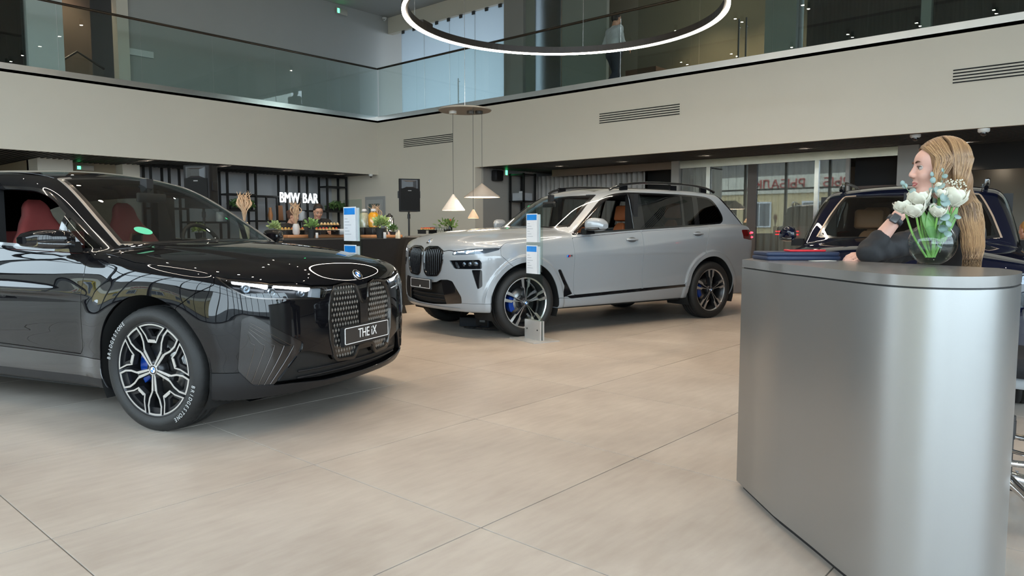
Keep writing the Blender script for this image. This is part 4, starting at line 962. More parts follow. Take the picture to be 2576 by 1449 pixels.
# ---------------------------------------------------------------- SUV panels and parts (the grey one; the dark blue one shares its build)
def build_suv(name, label, loc, rz, paint, leather, scale=(1, 1, 1), res=.018, title=None, open_front=True, wheel_style='x7', steer=0., lit=True):
    root = empty(name, loc, rz, label, 'car'); root.scale = scale
    f = body_x7
    S = Surf(f, (-4.5, 0, .15), (1.0, 1.1, 1.95), res)
    xz = lambda P: P[:, [0, 2]]; uz = lambda P: np.stack([P[:, 1] - P[:, 0], P[:, 2]], 1)
    for cx in (0, -3.105): S.split(lambda P, N: np.hypot(P[:, 0] - cx, P[:, 2] - .385) - .462, 'body', '_cut', lambda P, N: P[:, 1] > .55)
    dlo = roundpoly(catmull([(-.715, 1.146), (-.95, 1.33), (-1.174, 1.503), (-1.30, 1.588), (-1.42, 1.640), (-1.58, 1.672), (-1.823, 1.684), (-2.645, 1.680), (-3.10, 1.665), (-3.27, 1.632), (-3.37, 1.55), (-3.462, 1.41), (-3.455, 1.33), (-3.39, 1.29)], 4) + [(-2.938, 1.259), (-1.7, 1.20)], .01, 2)
    fd = lambda P, N: sd_poly(xz(P), dlo)
    S.split(fd, 'body', 'dlo', lambda P, N: (P[:, 1] > .5) & (P[:, 2] > 1.0) & (P[:, 0] < -.5))
    S.split(lambda P, N: fd(P, N) + .022, 'dlo', 'win')
    for x0, x1, t in ((-1.70, -.80, 'w1'), (-2.62, -1.90, 'w2'), (-2.86, -2.66, 'w3'), (-3.5, -2.96, 'w4')):
        S.split(lambda P, N: np.maximum((P[:, 0] + (.10 * (P[:, 2] - 1.4) if x1 < -2 else 0)) - x1, x0 - (P[:, 0] + (.10 * (P[:, 2] - 1.4) if x0 < -2.5 else 0))), 'win', t)
    wsp = [(-.525, -.3), (-.525, 0), (-.56, .3), (-.65, .56), (-.775, .735), (-1.02, .672), (-1.325, .572), (-1.24, .36), (-1.19, .15), (-1.18, 0), (-1.18, -.3)]
    fw = lambda P, N: sd_poly(P[:, :2], wsp)
    S.split(fw, 'body', 'ws', lambda P, N: (P[:, 2] > 1.12) & (N[:, 2] > .2))
    S.split(lambda P, N: fw(P, N) + .03, 'ws', 'wsglass')
    S.split(lambda P, N: fw(P, N) - .016, 'body', 'wstrim', lambda P, N: (P[:, 2] > 1.235) & (P[:, 0] < -.7) & (P[:, 1] > .45) & (N[:, 2] > .3))
    hood = [(-.49, -.3), (-.49, 0), (-.525, .3), (-.62, .56), (-.735, .735), (-.75, .82), (-.69, .842), (-.1, .903), (.25, .922), (.345, .925), (.58, .842), (.722, .591), (.762, .425), (.763, .39), (.757, .30), (.768, .095), (.785, .02), (.80, 0), (.80, -.3)]
    du = np.linspace(-.133, .600, 12); dp_ = surf_u(f, du, np.interp(du, [-.133, .267, .575, .62], [.972, 1.005, 1.010, .998]))
    k0 = [i for i, q in enumerate(hood) if q == (.345, .925)][0]; k1 = [i for i, q in enumerate(hood) if q == (.762, .425)][0]
    hood = hood[:k0] + [(float(p[0]), float(p[1])) for p in dp_[::-1]] + hood[k1:]
    S.panel(lambda P, N: sd_poly(P[:, :2], hood), 'body', 'hood', .0012, lambda P, N: (P[:, 2] > .93) & (N[:, 2] > .05))
    drl = roundpoly([(-.176, .938), (-.133, .970), (.267, 1.003), (.575, 1.008), (.619, .994), (.409, .953), (.172, .940), (-.164, .928)], .008, 2)
    S.split(lambda P, N: sd_poly(uz(P), drl), ('body', 'hood'), 'drl', lambda P, N: P[:, 0] > .2)
    for q in ([(-.160, .937), (-.125, .965), (.06, .980), (.05, .965), (-.09, .957), (-.125, .936)], [(.075, .950), (.10, .980), (.36, .999), (.36, .985), (.14, .965), (.11, .946)]): S.split(lambda P, N: sd_poly(uz(P), q), 'drl', 'drl_on')
    lamp = roundpoly([(-.228, .869), (.311, .884), (.348, .854), (.351, .783), (-.128, .777)], .012, 3)
    S.split(lambda P, N: sd_poly(uz(P), lamp), 'body', 'lamp', lambda P, N: P[:, 0] > .3)
    S.split(lambda P, N: sd_poly(uz(P), [(-.13, .855), (-.09, .855), (-.03, .79), (-.075, .785)]), 'lamp', 'lamp_on')
    S.split(lambda P, N: sd_poly(uz(P), roundpoly([(.176, .772), (.351, .773), (.353, .591), (.276, .556)], .01, 2)), 'body', 'vent', lambda P, N: P[:, 0] > .3)
    K = roundpoly([(.014, .955), (.027, .995), (.095, 1.017), (.298, 1.02), (.392, .99), (.429, .95), (.43, .86), (.39, .739), (.331, .684), (.111, .673), (.05, .715), (.022, .834)], .02, 3)
    fk = lambda P, N: sd_poly(P[:, 1:3], K)
    S.split(fk, ('body', 'hood'), 'kid', lambda P, N: (N[:, 0] > .3) & (P[:, 0] > .6))
    S.split(lambda P, N: fk(P, N) + .020, 'kid', 'kidin')
    low = roundpoly([(-1.0, .604), (-.60, .606), (-.49, .617), (-.41, .645), (-.26, .652), (-.164, .638), (0, .469), (.008, .395), (-.325, .368), (-.6, .352), (-1.0, .35)], .01, 2)
    S.split(lambda P, N: sd_poly(uz(P), low), 'body', 'low', lambda P, N: P[:, 0] > .4)
    S.split(lambda P, N: P[:, 1] - .40 - .25 * (.6 - P[:, 2]), 'low', 'intake')
    S.split(lambda P, N: sd_poly(xz(P), [(-.445, .752), (-.50, .748), (-.682, .455), (-.53, .415), (-.559, .549)]), 'body', 'fvent', lambda P, N: P[:, 1] > .8)
    S.split(lambda P, N: sd_poly(xz(P), roundpoly([(-3.755, 1.205), (-4.4, 1.215), (-4.4, 1.12), (-3.985, 1.058), (-3.776, 1.085)], .01, 2)), 'body', 'tail', lambda P, N: (P[:, 0] < -3.6) & (P[:, 1] > .42))
    frg = lambda P: -(P[:, 0] + 3.64) * .62 + (P[:, 2] - 1.668) * .785 + .12 * P[:, 1] ** 2
    S.split(lambda P, N: -(frg(P) + .055), 'body', 'rglass', lambda P, N: (P[:, 2] > 1.27) & (P[:, 0] < -3.4) & (P[:, 2] < 1.72))
    S.panel(lambda P, N: sd_poly(uz(P), [(.90, .2), (.905, .62), (.80, .80), (.62, .93), (.60, 1.1), (-2, 1.1), (-2, .15), (.90, .15)]), 'body', 'bumper', .0025, lambda P, N: (P[:, 0] > .1) & (P[:, 2] < 1.05))
    S.panel(lambda P, N: P[:, 2] - .398 - .02 * sstep(.6, .2, P[:, 1]), 'bumper', 'valance', .002)
    d1 = [(-.692, 1.115), (-.695, .45), (-.72, .437), (-1.808, .467), (-1.811, 1.19)]; d2 = [(-1.818, 1.19), (-1.815, .467), (-2.575, .482), (-2.60, .52), (-2.70, .70), (-2.88, .84), (-2.96, .89), (-2.99, 1.09), (-3.06, 1.245)]
    for k, d in enumerate((d1, d2)): S.panel(lambda P, N: sd_poly(xz(P), roundpoly(d, .015, 3)), 'body', 'door%d' % k, .0028, lambda P, N: (P[:, 1] > .6) & (P[:, 2] < 1.25) & (P[:, 2] > .35))
    S.split(lambda P, N: sd_poly(xz(P), [(-.56, .43), (-.70, .438), (-2.58, .484), (-2.58, .452), (-.66, .400)]), 'body', 'step', lambda P, N: (P[:, 1] > .6))
    S.panel(lambda P, N: sd_poly(xz(P), [(-.46, .42), (-.66, .403), (-2.58, .453), (-2.72, .45), (-2.72, .1), (-.46, .1)]), 'body', 'skirt', .002, lambda P, N: (P[:, 1] > .5) & (P[:, 2] < .6))
    for cx in (0, -3.105): S.panel(lambda P, N: np.hypot(P[:, 0] - cx, P[:, 2] - .385) - .525, ('body', 'bumper'), 'flare%d' % (cx < -1), .0012, lambda P, N: (P[:, 1] > .7) & (P[:, 2] > .40))
    roof = [(-1.22, -.3), (-1.22, .1), (-1.27, .36), (-1.37, .59), (-2.2, .64), (-3.2, .63), (-3.55, .58), (-3.55, -.3)]
    S.panel(lambda P, N: sd_poly(P[:, :2], roof), 'body', 'roof', .003, lambda P, N: (P[:, 2] > 1.58) & (N[:, 2] > .5))
    S.split(lambda P, N: sd_poly(P[:, :2], [(-1.42, -.3), (-1.42, .45), (-2.9, .47), (-2.9, -.3)]), 'roof', 'sunroof')
    C = Car(root, S); both = (1, -1)
    C.part('body_shell', 'body', paint); C.part('hood', 'hood', paint); C.part('roof_panel', 'roof', paint); C.part('sunroof', 'sunroof', G['gloss_black'])
    C.part('front_bumper', 'bumper', paint); C.part('bumper_valance', 'valance', paint)
    C.part('front_door', 'door0', paint, split=True); C.part('rear_door', 'door1', paint, split=True)
    C.part('door_step_trim', 'step', G['gloss_black'], split=True); C.part('side_skirt', 'skirt', paint, split=True); C.part('arch_flare', 'flare0', paint, split=True); C.part('arch_flare', 'flare1', paint, split=True)
    C.part('window_trim', ('dlo', 'win'), G['gloss_black'], split=True, thick=.02)
    C.part('windscreen', 'wsglass', G['car_glass'], thick=.005); C.part('windscreen_border', 'ws', G['gloss_black'], thick=.006)
    C.part('pillar_trim', 'wstrim', G['gloss_black'], split=True, offset=.002)
    for t in ('w1', 'w2', 'w3', 'w4'):
        C.part('side_window', t, G['car_glass'] if t == 'w1' else G['car_glass_dark'], sides=(-1,) if (t == 'w1' and open_front) else both, split=not (t == 'w1' and open_front), thick=.005)
    C.part('rear_window', 'rglass', G['gloss_black'], thick=.01)
    C.part('fender_vent', 'fvent', G['gloss_black'], split=True, offset=-.012)
    for sd in both:
        l = C.part('headlight', 'lamp', G['gloss_black'], sides=(sd,), thick=.01, offset=-.012)
        C.part('headlight_glass', ('lamp', 'lamp_on'), G['lamp_glass'], sides=(sd,), thick=.003, parent=l)
        C.part('headlight_reflector', 'lamp_on', G['lens_grey'], sides=(sd,), thick=.01, offset=-.010, parent=l)
        for u, z in ((.06, .832), (.16, .835), (.25, .838)):
            p = Vector(surf_u(f, [u], [z])[0]); d = Vector((.75, .65, 0)).normalized(); Mx = d.to_track_quat('Z', 'Y').to_matrix().to_4x4(); Mx.translation = p - d * .014
            b = MB(); b.lathe([(.024, -.01), (.024, .004), (.017, .002), (.002, .010)], 16, Mx)
            if sd < 0: b.v = [(x, -y, q) for x, y, q in b.v]
            b.build('projector_lens', G['lens_grey'], l)
        l = C.part('daytime_light', 'drl', mat('drl_house', (.10, .11, .13), .2, .6, var=.2, vs=30), sides=(sd,), thick=.01, offset=-.006)
        C.part('daytime_light_glass', ('drl', 'drl_on'), G['lamp_glass'], sides=(sd,), thick=.003, parent=l)
        C.part('daytime_light_strip', 'drl_on', mat('drl_dim', (.8, .86, .9), .3, emit=(.9, .96, 1), es=1.6 if lit else .2), sides=(sd,), thick=.01, offset=-.004, parent=l)
        C.part('bumper_vent', 'vent', G['gloss_black'], sides=(sd,), thick=.01, offset=-.015)
        C.part('bumper_corner_panel', 'low', G['gloss_black'], sides=(sd,), thick=.02, offset=-.004)
        l = C.part('tail_light', 'tail', mat('tail_glass', (.10, .004, .004), .12, var=0, coat=1.), sides=(sd,), thick=.01, offset=.002)
        b = MB(); ys = (.86, .80, .7, .55, .42)
        for zz in (1.10, 1.165):
            b.tube([(-4.005, sd * .905, zz), (-4.10, sd * .84, zz), (-4.185, sd * .65, zz), (-4.215, sd * .42, zz)], .012, 8)
        b.build('tail_light_bar', mat('tail_glow', (.6, .01, .02), .3, emit=(1, .02, .04), es=3.0 if lit else .1), l)
    kg = C.part('kidney_grille', 'kidin', G['dark_cavity'], sides=both, split=True, thick=.01, offset=-.05)
    C.part('grille_frame', 'kid', G['gloss_black'], split=True, thick=.05, offset=.012)
    for sd in both:
        for k in range(9):
            y = .060 + k * .040; zz = [z for z in np.linspace(.68, 1.015, 60) if sd_poly(np.array([[y, z]]), K)[0] < -.012]
            X = surf_x(f, np.full(len(zz), y), zz); b = MB(); pts = [(x - .004, sd * y, z) for x, z in zip(X, zz)][::4]
            b.tube(pts, .011, 6, flat=.8); b.build('grille_slat', mat('slat_black', (.010, .010, .012), .22, .2, var=0, coat=.5), kg[0] if sd > 0 else kg[1])
    C.part('lower_intake', 'intake', mat('intake_black', (.008, .008, .008), .55, var=.2, vs=40), thick=.01, offset=-.05)
    b = MB()
    for z in (.42, .47): ys = np.linspace(-.40, .40, 15); X = surf_x(f, np.abs(ys), np.full(15, z)); b.tube([(x - .035, y, z) for x, y in zip(X, ys)], .008, 6)
    b.build('intake_bar', G['satin_black'], root)
    b = MB(); ys = np.linspace(-.66, .66, 25); X = surf_x(f, np.abs(ys), np.full(25, .34))
    b.grid(lambda i, j: (float(np.interp(-.66 + 1.32 * i, ys, X)) + .012 - .30 * j, -.66 + 1.32 * i, .340 - .075 * j), 24, 4); b.build('skid_plate', mat('skid_grey', (.16, .155, .15), .4, .5, var=.1), root)
    if title:
        bd = MB(); bd.prism([(-.045, -.012), (-.030, -.012), (-.022, .012), (-.037, .012)], 0, .003); bd.cur = 1; bd.prism([(-.028, -.012), (-.013, -.012), (-.005, .012), (-.020, .012)], 0, .003); bd.cur = 2; bd.prism([(-.011, -.012), (.004, -.012), (.012, .012), (-.003, .012)], 0, .003)
        mb_ = bd.build('fender_badge', [mat('m_blue', (.05, .25, .7), .3), mat('m_navy', (.02, .02, .15), .3), mat('m_red', (.6, .02, .03), .3)], root); yb = float(.975); mb_.matrix_local = Matrix(((-1, 0, 0, -.608), (0, 0, 1, yb), (0, 1, 0, .903), (0, 0, 0, 1)))
        tm = text_obj('badge_letter', 'M', .034, G['satin_black'], (0, 0, 0), (0, 0, 0), mb_, .0015); tm.location = (.03, 0, .001)
        pl_ = plate(root, .846, .588, .50, .112, title, .062); pt_ = [c for c in pl_.children if c.name.startswith('plate_text')][0]; pt_.matrix_local = pt_.matrix_local @ Matrix.Translation((0, .014, 0))
        b = MB(); b.cyl((.848, 0, .556), (.8495, 0, .556), .011, n=20); b.build('plate_logo', G['plate_white'], pl_)
    n = grad(f, np.array([[.70, 0, 1.09]]))[0]; n /= np.linalg.norm(n); zq = 1.075; xq = float(surf_x(f, [0.], [zq])[0])
    q = Vector(n).to_track_quat('Z', 'X').to_matrix().to_4x4(); q.translation = (xq + .001, 0, zq); roundel(root, .041, q)
    b = MB(); b.box(-4.0, .45, -.55, .55, .26, .36); b.box(-2.55, -.5, -.88, .88, .28, .38); b.build('floor_pan', G['liner'], root)
    for cx in (0, -3.105):
        for sd in both:
            b = MB(); ths = np.linspace(-.4, PI + .4, 25)
            b.rings([[(cx + .47 * math.cos(t), sd * yy, .385 + .47 * math.sin(t)) for t in ths] for yy in (.95, .56)], False, False, closed=False)
            b.add([(cx + .47 * math.cos(t), sd * .56, .385 + .47 * math.sin(t)) for t in ths], [tuple(range(25))]); b.build('wheel_well', G['liner'], root)
    put_wheels(root, wheel_style, [(0, 1, steer), (0, -1, steer), (-3.105, 1, 0), (-3.105, -1, 0)], .392)
    for sd in both:
        b = MB(); secs = []
        for yy, cx, hx, cz, hz in ((.965, -.90, .06, 1.262, .035), (.985, -.92, .095, 1.268, .066), (1.03, -.94, .105, 1.275, .078), (1.08, -.97, .10, 1.272, .070), (1.115, -1.0, .075, 1.262, .050), (1.135, -1.02, .04, 1.25, .025)): secs.append(((cx, sd * yy, cz), hx, hz, (1, 0, 0), (0, 0, 1)))
        loft_blob(b, secs, 20, .62); m_ = b.build('wing_mirror', paint, root)
        b = MB(); loft_blob(b, [((c[0] + .003, c[1], c[2] - a2 * .72), a1 * 1.0, a2 * .34, u, v) for (c, a1, a2, u, v) in secs[1:-1]], 18, .6); b.build('mirror_base', G['gloss_black'], m_)
        b = MB(); b.prism([(-.98, 1.16), (-.84, 1.155), (-.86, 1.225), (-.96, 1.225)], .88, .99, Matrix(((1, 0, 0, 0), (0, 0, sd, 0), (0, 1, 0, 0), (0, 0, 0, 1)))); b.build('mirror_foot', G['gloss_black'], m_)
        for hx, hz, hy in ((-1.625, 1.082, .946), (-2.81, 1.15, .962)):
            b = MB(); b.ball((hx, sd * hy, hz), 1, 10, sc=(.075, .012, .034)); h_ = b.build('door_handle_cup', mat('handle_cup', (.10, .105, .11), .35, .2, var=0), root)
            b = MB(); b.tube([(hx - .095, sd * hy, hz + .004), (hx - .05, sd * (hy + .026), hz + .006), (hx + .05, sd * (hy + .028), hz + .006), (hx + .095, sd * hy, hz + .004)], .013, 8); b.build('door_handle', paint, h_)
        b = MB(); pts = [(-1.52, .635, 1.715), (-1.60, .645, 1.750), (-1.80, .655, 1.792), (-2.1, .66, 1.818), (-2.6, .66, 1.826), (-3.0, .655, 1.817), (-3.3, .648, 1.786), (-3.48, .64, 1.735)]
        b.tube([(x, sd * y, z) for x, y, z in catmull(pts, 4)], .017, 8, up=(0, 0, 1), flat=1.2)
        for x in (-1.75, -2.65, -3.25): b.box(x - .06, x + .06, sd * .64 - .015, sd * .64 + .015, 1.70, 1.80)
        b.build('roof_rail', G['gloss_black'], root)
        b = MB(); b.box(-1.80, -1.73, sd * .70, sd * .86, .5, 1.66); b.build('inner_pillar', G['cabin_dark'], root)
    b = MB(); b.box(-3.7, -.6, -.83, .83, .36, .46); b.build('cabin_floor', G['cabin_dark'], root)
    b = MB(); b.grid(lambda i, j: (-.62 - .5 * j, -.74 + 1.48 * i, 1.165 - .02 * j), 12, 6); b.box(-1.12, -.68, -.76, .76, .5, 1.12); b.build('dashboard', G['cabin_dark'], root)
    for sd in both:
        s_ = car_seat(root, -1.76, sd * .40, leather, .22); s_.location = (0, 0, .03)
        s_ = car_seat(root, -2.72, sd * .42, leather, .20); s_.location = (0, 0, .08)
        for xx, dz in ((-1.93, .085), (-2.88, .13)):
            b = MB(); b.rbox(-.055, .055, -.14, .14, 0, .20, .05, 5, Matrix.Translation((xx - .02, sd * .41, 1.24 + dz)) @ Matrix.Rotation(-.2, 4, 'Y')); b.build('headrest', leather, root)
    steering_wheel(root, -1.22, .40, 1.10)
    b = MB(); b.rbox(-1.06, -1.02, -.13, .13, 1.50, 1.57, .02); b.box(-1.10, -1.04, -.03, .03, 1.55, 1.66); b.build('rear_view_mirror', G['cabin_dark'], root)
    return root
x7 = build_suv('grey_suv', 'light grey seven-seat SUV with upright black kidney grille and plate THE X7', (6.44, 6.164, 0), 2.887, mat('grey_paint', '#8f9499', .3, .1, var=.0, coat=1., coat_r=.015), G['cognac_leather'], title='THE X7', steer=-.03)
suv3 = build_suv('blue_suv', 'dark blue SUV with tan seats parked behind the reception counter', (6.031, 1.418, 0), -2.97, mat('blue_paint', (.002, .003, .012), .35, 0., var=0., spec=.0, coat=1., coat_r=.012), mat('tan_seat', '#8d6142', .55, var=.1, vs=20), scale=(.931, .918, .924), res=.026, open_front=False)
for o_ in suv3.children_recursive:
    if o_.name.startswith('pillar_trim'): o_.data.materials.clear(); o_.data.materials.append(mat('pillar_beige', '#a08f80', .4, .3, var=0))
# ---------------------------------------------------------------- things on the floor and walls
FW = Vector((.7509, .6604, 0)); RT = Vector((.6604, -.7509, 0))
def W(px, py, d):
    """point at picture position (px, py) of the photograph and d metres ahead"""
    f = 1815.; ph = math.radians(4.702); cx, cy = (px - 1288) / f, (724.5 - py) / f
    dz = -math.sin(ph) + cy * math.cos(ph); df = math.cos(ph) + cy * math.sin(ph); t = d / df
    return Vector((0, 0, CAM_H)) + FW * d + RT * (cx * t) + Vector((0, 0, dz * t))
def Wf(px, d, z): p = W(px, 575, d); p.z = z; return p
# reception counter
cm = mat('counter_metal', (.36, .36, .355), .34, .85, var=.03, vs=2, bump=.01, bs=200)
plan = catmull([(2.90, 1.106), (2.72, .90), (2.54, .70), (2.462, .57), (2.46, .46), (2.52, .37), (2.62, .318), (2.75, .30), (2.95, .315), (3.12, .40)], 6)
plan = [(3.20, 1.40)] + plan + [(3.58, 1.46)]
cn = empty('reception_counter', (0, 0, 0), 0, 'satin grey metal reception counter with a rounded end in the right foreground', 'counter')
b = MB(); n = len(plan)
b.rings([[(x, y, z) for x, y in plan] for z in (.035, 1.040)], True, True); o = b.build('counter_body', cm, cn); o.data.polygons.foreach_set('use_smooth', [len(p.vertices) == 4 for p in o.data.polygons]); bevel(o, .012, 3, 50)
b = MB(); b.prism(offp(plan, .03), 0, .04); b.build('plinth', G['satin_black'], cn); b = MB(); b.prism(offp(plan, .008), 1.038, 1.047); b.build('shadow_gap', G['satin_black'], cn)
b = MB(); b.rings([[(x, y, z) for x, y in plan] for z in (1.046, 1.08)], True, True); o = b.build('countertop', mat('counter_top', (.30, .29, .28), .22, .6, var=.03), cn); o.data.polygons.foreach_set('use_smooth', [len(p.vertices) == 4 for p in o.data.polygons]); bevel(o, .002, 2, 50)
ZT = 1.081
def slab_on(name, c, lx, ly, h, rz, m, label, cat, z=ZT, r=.012):
    b = MB(); b.rbox(-lx / 2, lx / 2, -ly / 2, ly / 2, 0, h, r, 4); o = b.build(name, m); o.location = (c[0], c[1], z); o.rotation_euler = (0, 0, rz); return tag(o, label, cat)
navy = mat('navy_leather', (.012, .022, .055), .5, var=.1, bump=.1, bs=200)
a0 = math.atan2(RT.y, RT.x)
fc = Wf(2003, 3.33, 0)
slab_on('menu_folder', fc, .335, .20, .018, a0 + .02, navy, 'lower of the two navy folders on the reception counter', 'folder')
slab_on('menu_folder', fc, .330, .195, .018, a0 - .01, navy, 'upper of the two navy folders, under the red phone', 'folder', ZT + .0185)
e = empty('smartphone', (*Wf(2026, 3.31, ZT + .037),), a0, 'smartphone in a red case lying on the navy folders', 'phone')
b = MB(); b.rbox(-.085, .085, -.04, .04, 0, .009, .01, 4); b.build('phone_case', mat('case_red', (.55, .02, .03), .4), e); b = MB(); b.rbox(-.08, .08, -.036, .036, .0085, .0098, .008, 3); b.build('screen', G['gloss_black'], e)
slab_on('paper_card', Wf(2072, 3.17, 0), .11, .05, .001, a0 + .3, mat('paper_white', '#c9c9c6', .7), 'small white card on the counter by the folders', 'paper', ZT, .002)
# vase of flowers
vp = Wf(2347, 2.80, ZT)
vz = empty('flower_vase', vp, 0, 'round glass bowl vase with white tulips and eucalyptus on the counter', 'vase')
def vase_glass():
    m = bpy.data.materials.new('vase_glass'); m.use_nodes = True; b_ = m.node_tree.nodes['Principled BSDF']; b_.inputs['Base Color'].default_value = (1, 1, 1, 1); b_.inputs['Roughness'].default_value = 0; b_.inputs['Transmission Weight'].default_value = 1; b_.inputs['IOR'].default_value = 1.28; return m
rv = .085; zc = .083
prof = [(.03, .003)] + [(rv * math.cos(t), zc + rv * math.sin(t)) for t in np.linspace(-1.2, .95, 16)]
inn = [(max(r - .0035, .004), z + (.004 if i == 0 else 0)) for i, (r, z) in enumerate(prof)][::-1]
b = MB(); b.lathe(prof + inn, 40, cap0=True, cap1=True); b.build('vase_bowl', glass('vase_clear', (.93, .96, .95), .03, 0, 1.35), vz)
wp = [(.025, .010)] + [((rv - .004) * math.cos(t), zc + (rv - .004) * math.sin(t)) for t in np.linspace(-1.1, .12, 10)]
b = MB(); b.lathe(wp, 40); b.build('vase_water', glass('vase_water', (.90, .93, .90), .02, 0, 1.2), vz)
stem_m = mat('tulip_stem', '#6f9a4a', .45, var=.15, vs=30); leaf_m = mat('tulip_leaf', '#5c8646', .45, var=.18, vs=20); pet_m = mat('petal_white', '#c2bfae', .55, var=.05, vs=20, sheen=.2); euc_m = mat('eucalyptus_leaf', '#7d918d', .6, var=.15, vs=20)
def vl(dx, dz, dd=0.): return Vector(RT * dx - FW * dd + Vector((0, 0, dz)))       # offset to the right, up, towards the viewer
def strip_leaf(mb, pts, w_, n=Vector((0, 0, 1)), curl=.25):
    P = [Vector(p) for p in catmull(pts, 5)]; L = len(P); R = []
    for i, p in enumerate(P):
        d = (P[min(i + 1, L - 1)] - P[max(i - 1, 0)]).normalized(); s_ = d.cross(n).normalized(); u = s_.cross(d); t = i / (L - 1); ww = w_ * math.sin(PI * min(1, .12 + .88 * t) ** .8) if t < 1 else .001
        R.append([tuple(p - s_ * ww + u * ww * curl), tuple(p), tuple(p + s_ * ww + u * ww * curl)])
    mb.rings(R, False, False, closed=False)
rnd = random.Random(3)
def tulip(base, top, lean, size=.03, openf=.35, leaves=1):
    f_ = empty('tulip', (0, 0, 0)); f_.parent = vz
    b = MB(); mid = (Vector(base) + Vector(top)) / 2 + lean; st = catmull([base, mid, top], 6); b.tube(st, .0042, 8); b.build('stem', stem_m, f_)
    ax = (Vector(st[-1]) - Vector(st[-3])).normalized(); u = ax.orthogonal().normalized(); v = ax.cross(u)
    lay = [(6, 1., 0.), (5, .78, .12)] + ([(7, .60, .22)] if openf > .45 else [])
    for nn_, sc_, rise in lay:
        for k in range(nn_):
            a = k * 2 * PI / nn_ + (.3 if k % 2 else 0) + sc_ * 5; s_ = size * sc_ * (1 if k % 2 else .93); o = u * math.cos(a) + v * math.sin(a); tn = ax.cross(o); ph = rnd.uniform(0, 6)
            def fn(i, j):
                t = j; w_ = s_ * .95 * math.sin(PI * (.10 + .74 * t)) ** .6; rad = s_ * (.22 + .80 * math.sin(min(t * 1.35, 1) * PI / 2)) - s_ * .28 * max(0, t - .6) * (1 - openf) * 2 + s_ * openf * .55 * t * t; q = (i - .5) * 2
                ruf = .06 * s_ * math.sin(q * 6 + ph) * t if openf > .45 else 0
                return tuple(Vector(top) + ax * (s_ * 1.75 * t + rise * size - .004 - .38 * s_ * q * q * t * t + ruf) + o * (rad - .42 * s_ * q * q * (1 - .35 * t) + ruf) + tn * w_ * q)
            bb = MB(); bb.grid(fn, 8, 9); oo = bb.build('petal', pet_m, f_, fix=False); md = oo.modifiers.new('s', 'SOLIDIFY'); md.thickness = .0012
    return f_
tul = [((-.005, .03), (-.075, .190), .034, .5, .015), ((-.012, .03), (-.055, .228), .036, .55, .0), ((-.02, .03), (-.098, .205), .030, .6, -.02), ((.01, .03), (.058, .228), .042, .35, .02), ((.0, .03), (-.030, .215), .028, .6, -.03), ((.005, .03), (.018, .295), .016, .1, 0), ((.0, .03), (.008, .262), .020, .25, .03), ((.0, .03), (-.012, .190), .026, .6, .045), ((.0, .03), (.085, .235), .024, .6, -.02)]
for (bx, bz), (tx, tz), sz, op, dd in tul: tulip(tuple(vl(bx, bz)), tuple(vl(tx, tz, dd)), vl(tx * .12, 0, 0), sz, op)
b = MB()
for k in range(2): pass
for pts, w_ in (([(-.015, .10), (-.03, .14), (-.052, .18), (-.064, .225)], .017), ([(.012, .09), (.022, .14), (.026, .19), (.018, .26)], .024), ([(.02, .10), (.04, .15), (.06, .19), (.075, .235)], .016), ([(-.012, .10), (-.03, .15), (-.028, .20), (-.02, .23)], .018), ([(.01, .10), (.03, .14), (.042, .175), (.045, .20)], .02)):
    bb = MB(); strip_leaf(bb, [tuple(vl(x, z, .03)) for x, z in pts], w_, -FW); oo = bb.build('tulip_leaf', leaf_m, vz, fix=False); md = oo.modifiers.new('s', 'SOLIDIFY'); md.thickness = .0015
def euc(pts, sizes):
    P = catmull([tuple(vl(*p)) for p in pts], 6); bb = MB(); bb.tube(P, .0016, 6); br = bb.build('eucalyptus_branch', mat('twig', '#6d7a60', .7), vz)
    for k, s_ in enumerate(sizes):
        t = (k + 1) / (len(sizes) + .3); p = Vector(P[int(t * (len(P) - 1))]); a = rnd.uniform(0, 6.28); up = Vector((math.cos(a), math.sin(a), rnd.uniform(.2, .9))).normalized()
        c = p + up * s_ * .9; nn = (Vector((rnd.uniform(-1, 1), rnd.uniform(-1, 1), rnd.uniform(-.2, 1))) - FW * .8).normalized(); uu = (up - nn * up.dot(nn)).normalized(); vv = nn.cross(uu)
        bb = MB(); ring = [tuple(c + uu * s_ * math.cos(q) * 1.05 + vv * s_ * math.sin(q) + nn * s_ * .12 * math.cos(2 * q)) for q in np.linspace(0, 2 * PI, 15)[:-1]]
        bb.add(ring + [tuple(c - nn * s_ * .1)], [(i, (i + 1) % 14, 14) for i in range(14)], True); oo = bb.build('eucalyptus_leaf', euc_m, br, fix=False); md = oo.modifiers.new('s', 'SOLIDIFY'); md.thickness = .0008
euc([(0, .10, .03), (-.004, .18, .05), (.004, .25, .04), (.0, .30, .02)], [.016, .017, .018, .018, .017, .018, .016, .016, .015, .015]); euc([(.01, .2, .0), (.03, .30, -.02), (.045, .37, -.02)], [.010, .011, .012, .011, .010, .008]); euc([(-.02, .2, 0), (-.09, .28, -.01), (-.125, .315, 0)], [.010, .012, .012, .010, .009]); euc([(0, .2, 0), (-.01, .30, 0), (-.015, .35, 0)], [.010, .012, .011, .009]); euc([(.0, .05, .05), (.02, .13, .06), (.055, .19, .05)], [.013, .014, .013, .012])
bb = MB()
for k in range(70):
    q = vl(.085 + rnd.uniform(-.03, .03), .30 + rnd.uniform(-.03, .03), rnd.uniform(-.03, .02)); bb.ball(tuple(q), .0035, 4)
o = bb.build('waxflower_buds', pet_m, vz); o['kind'] = 'stuff'
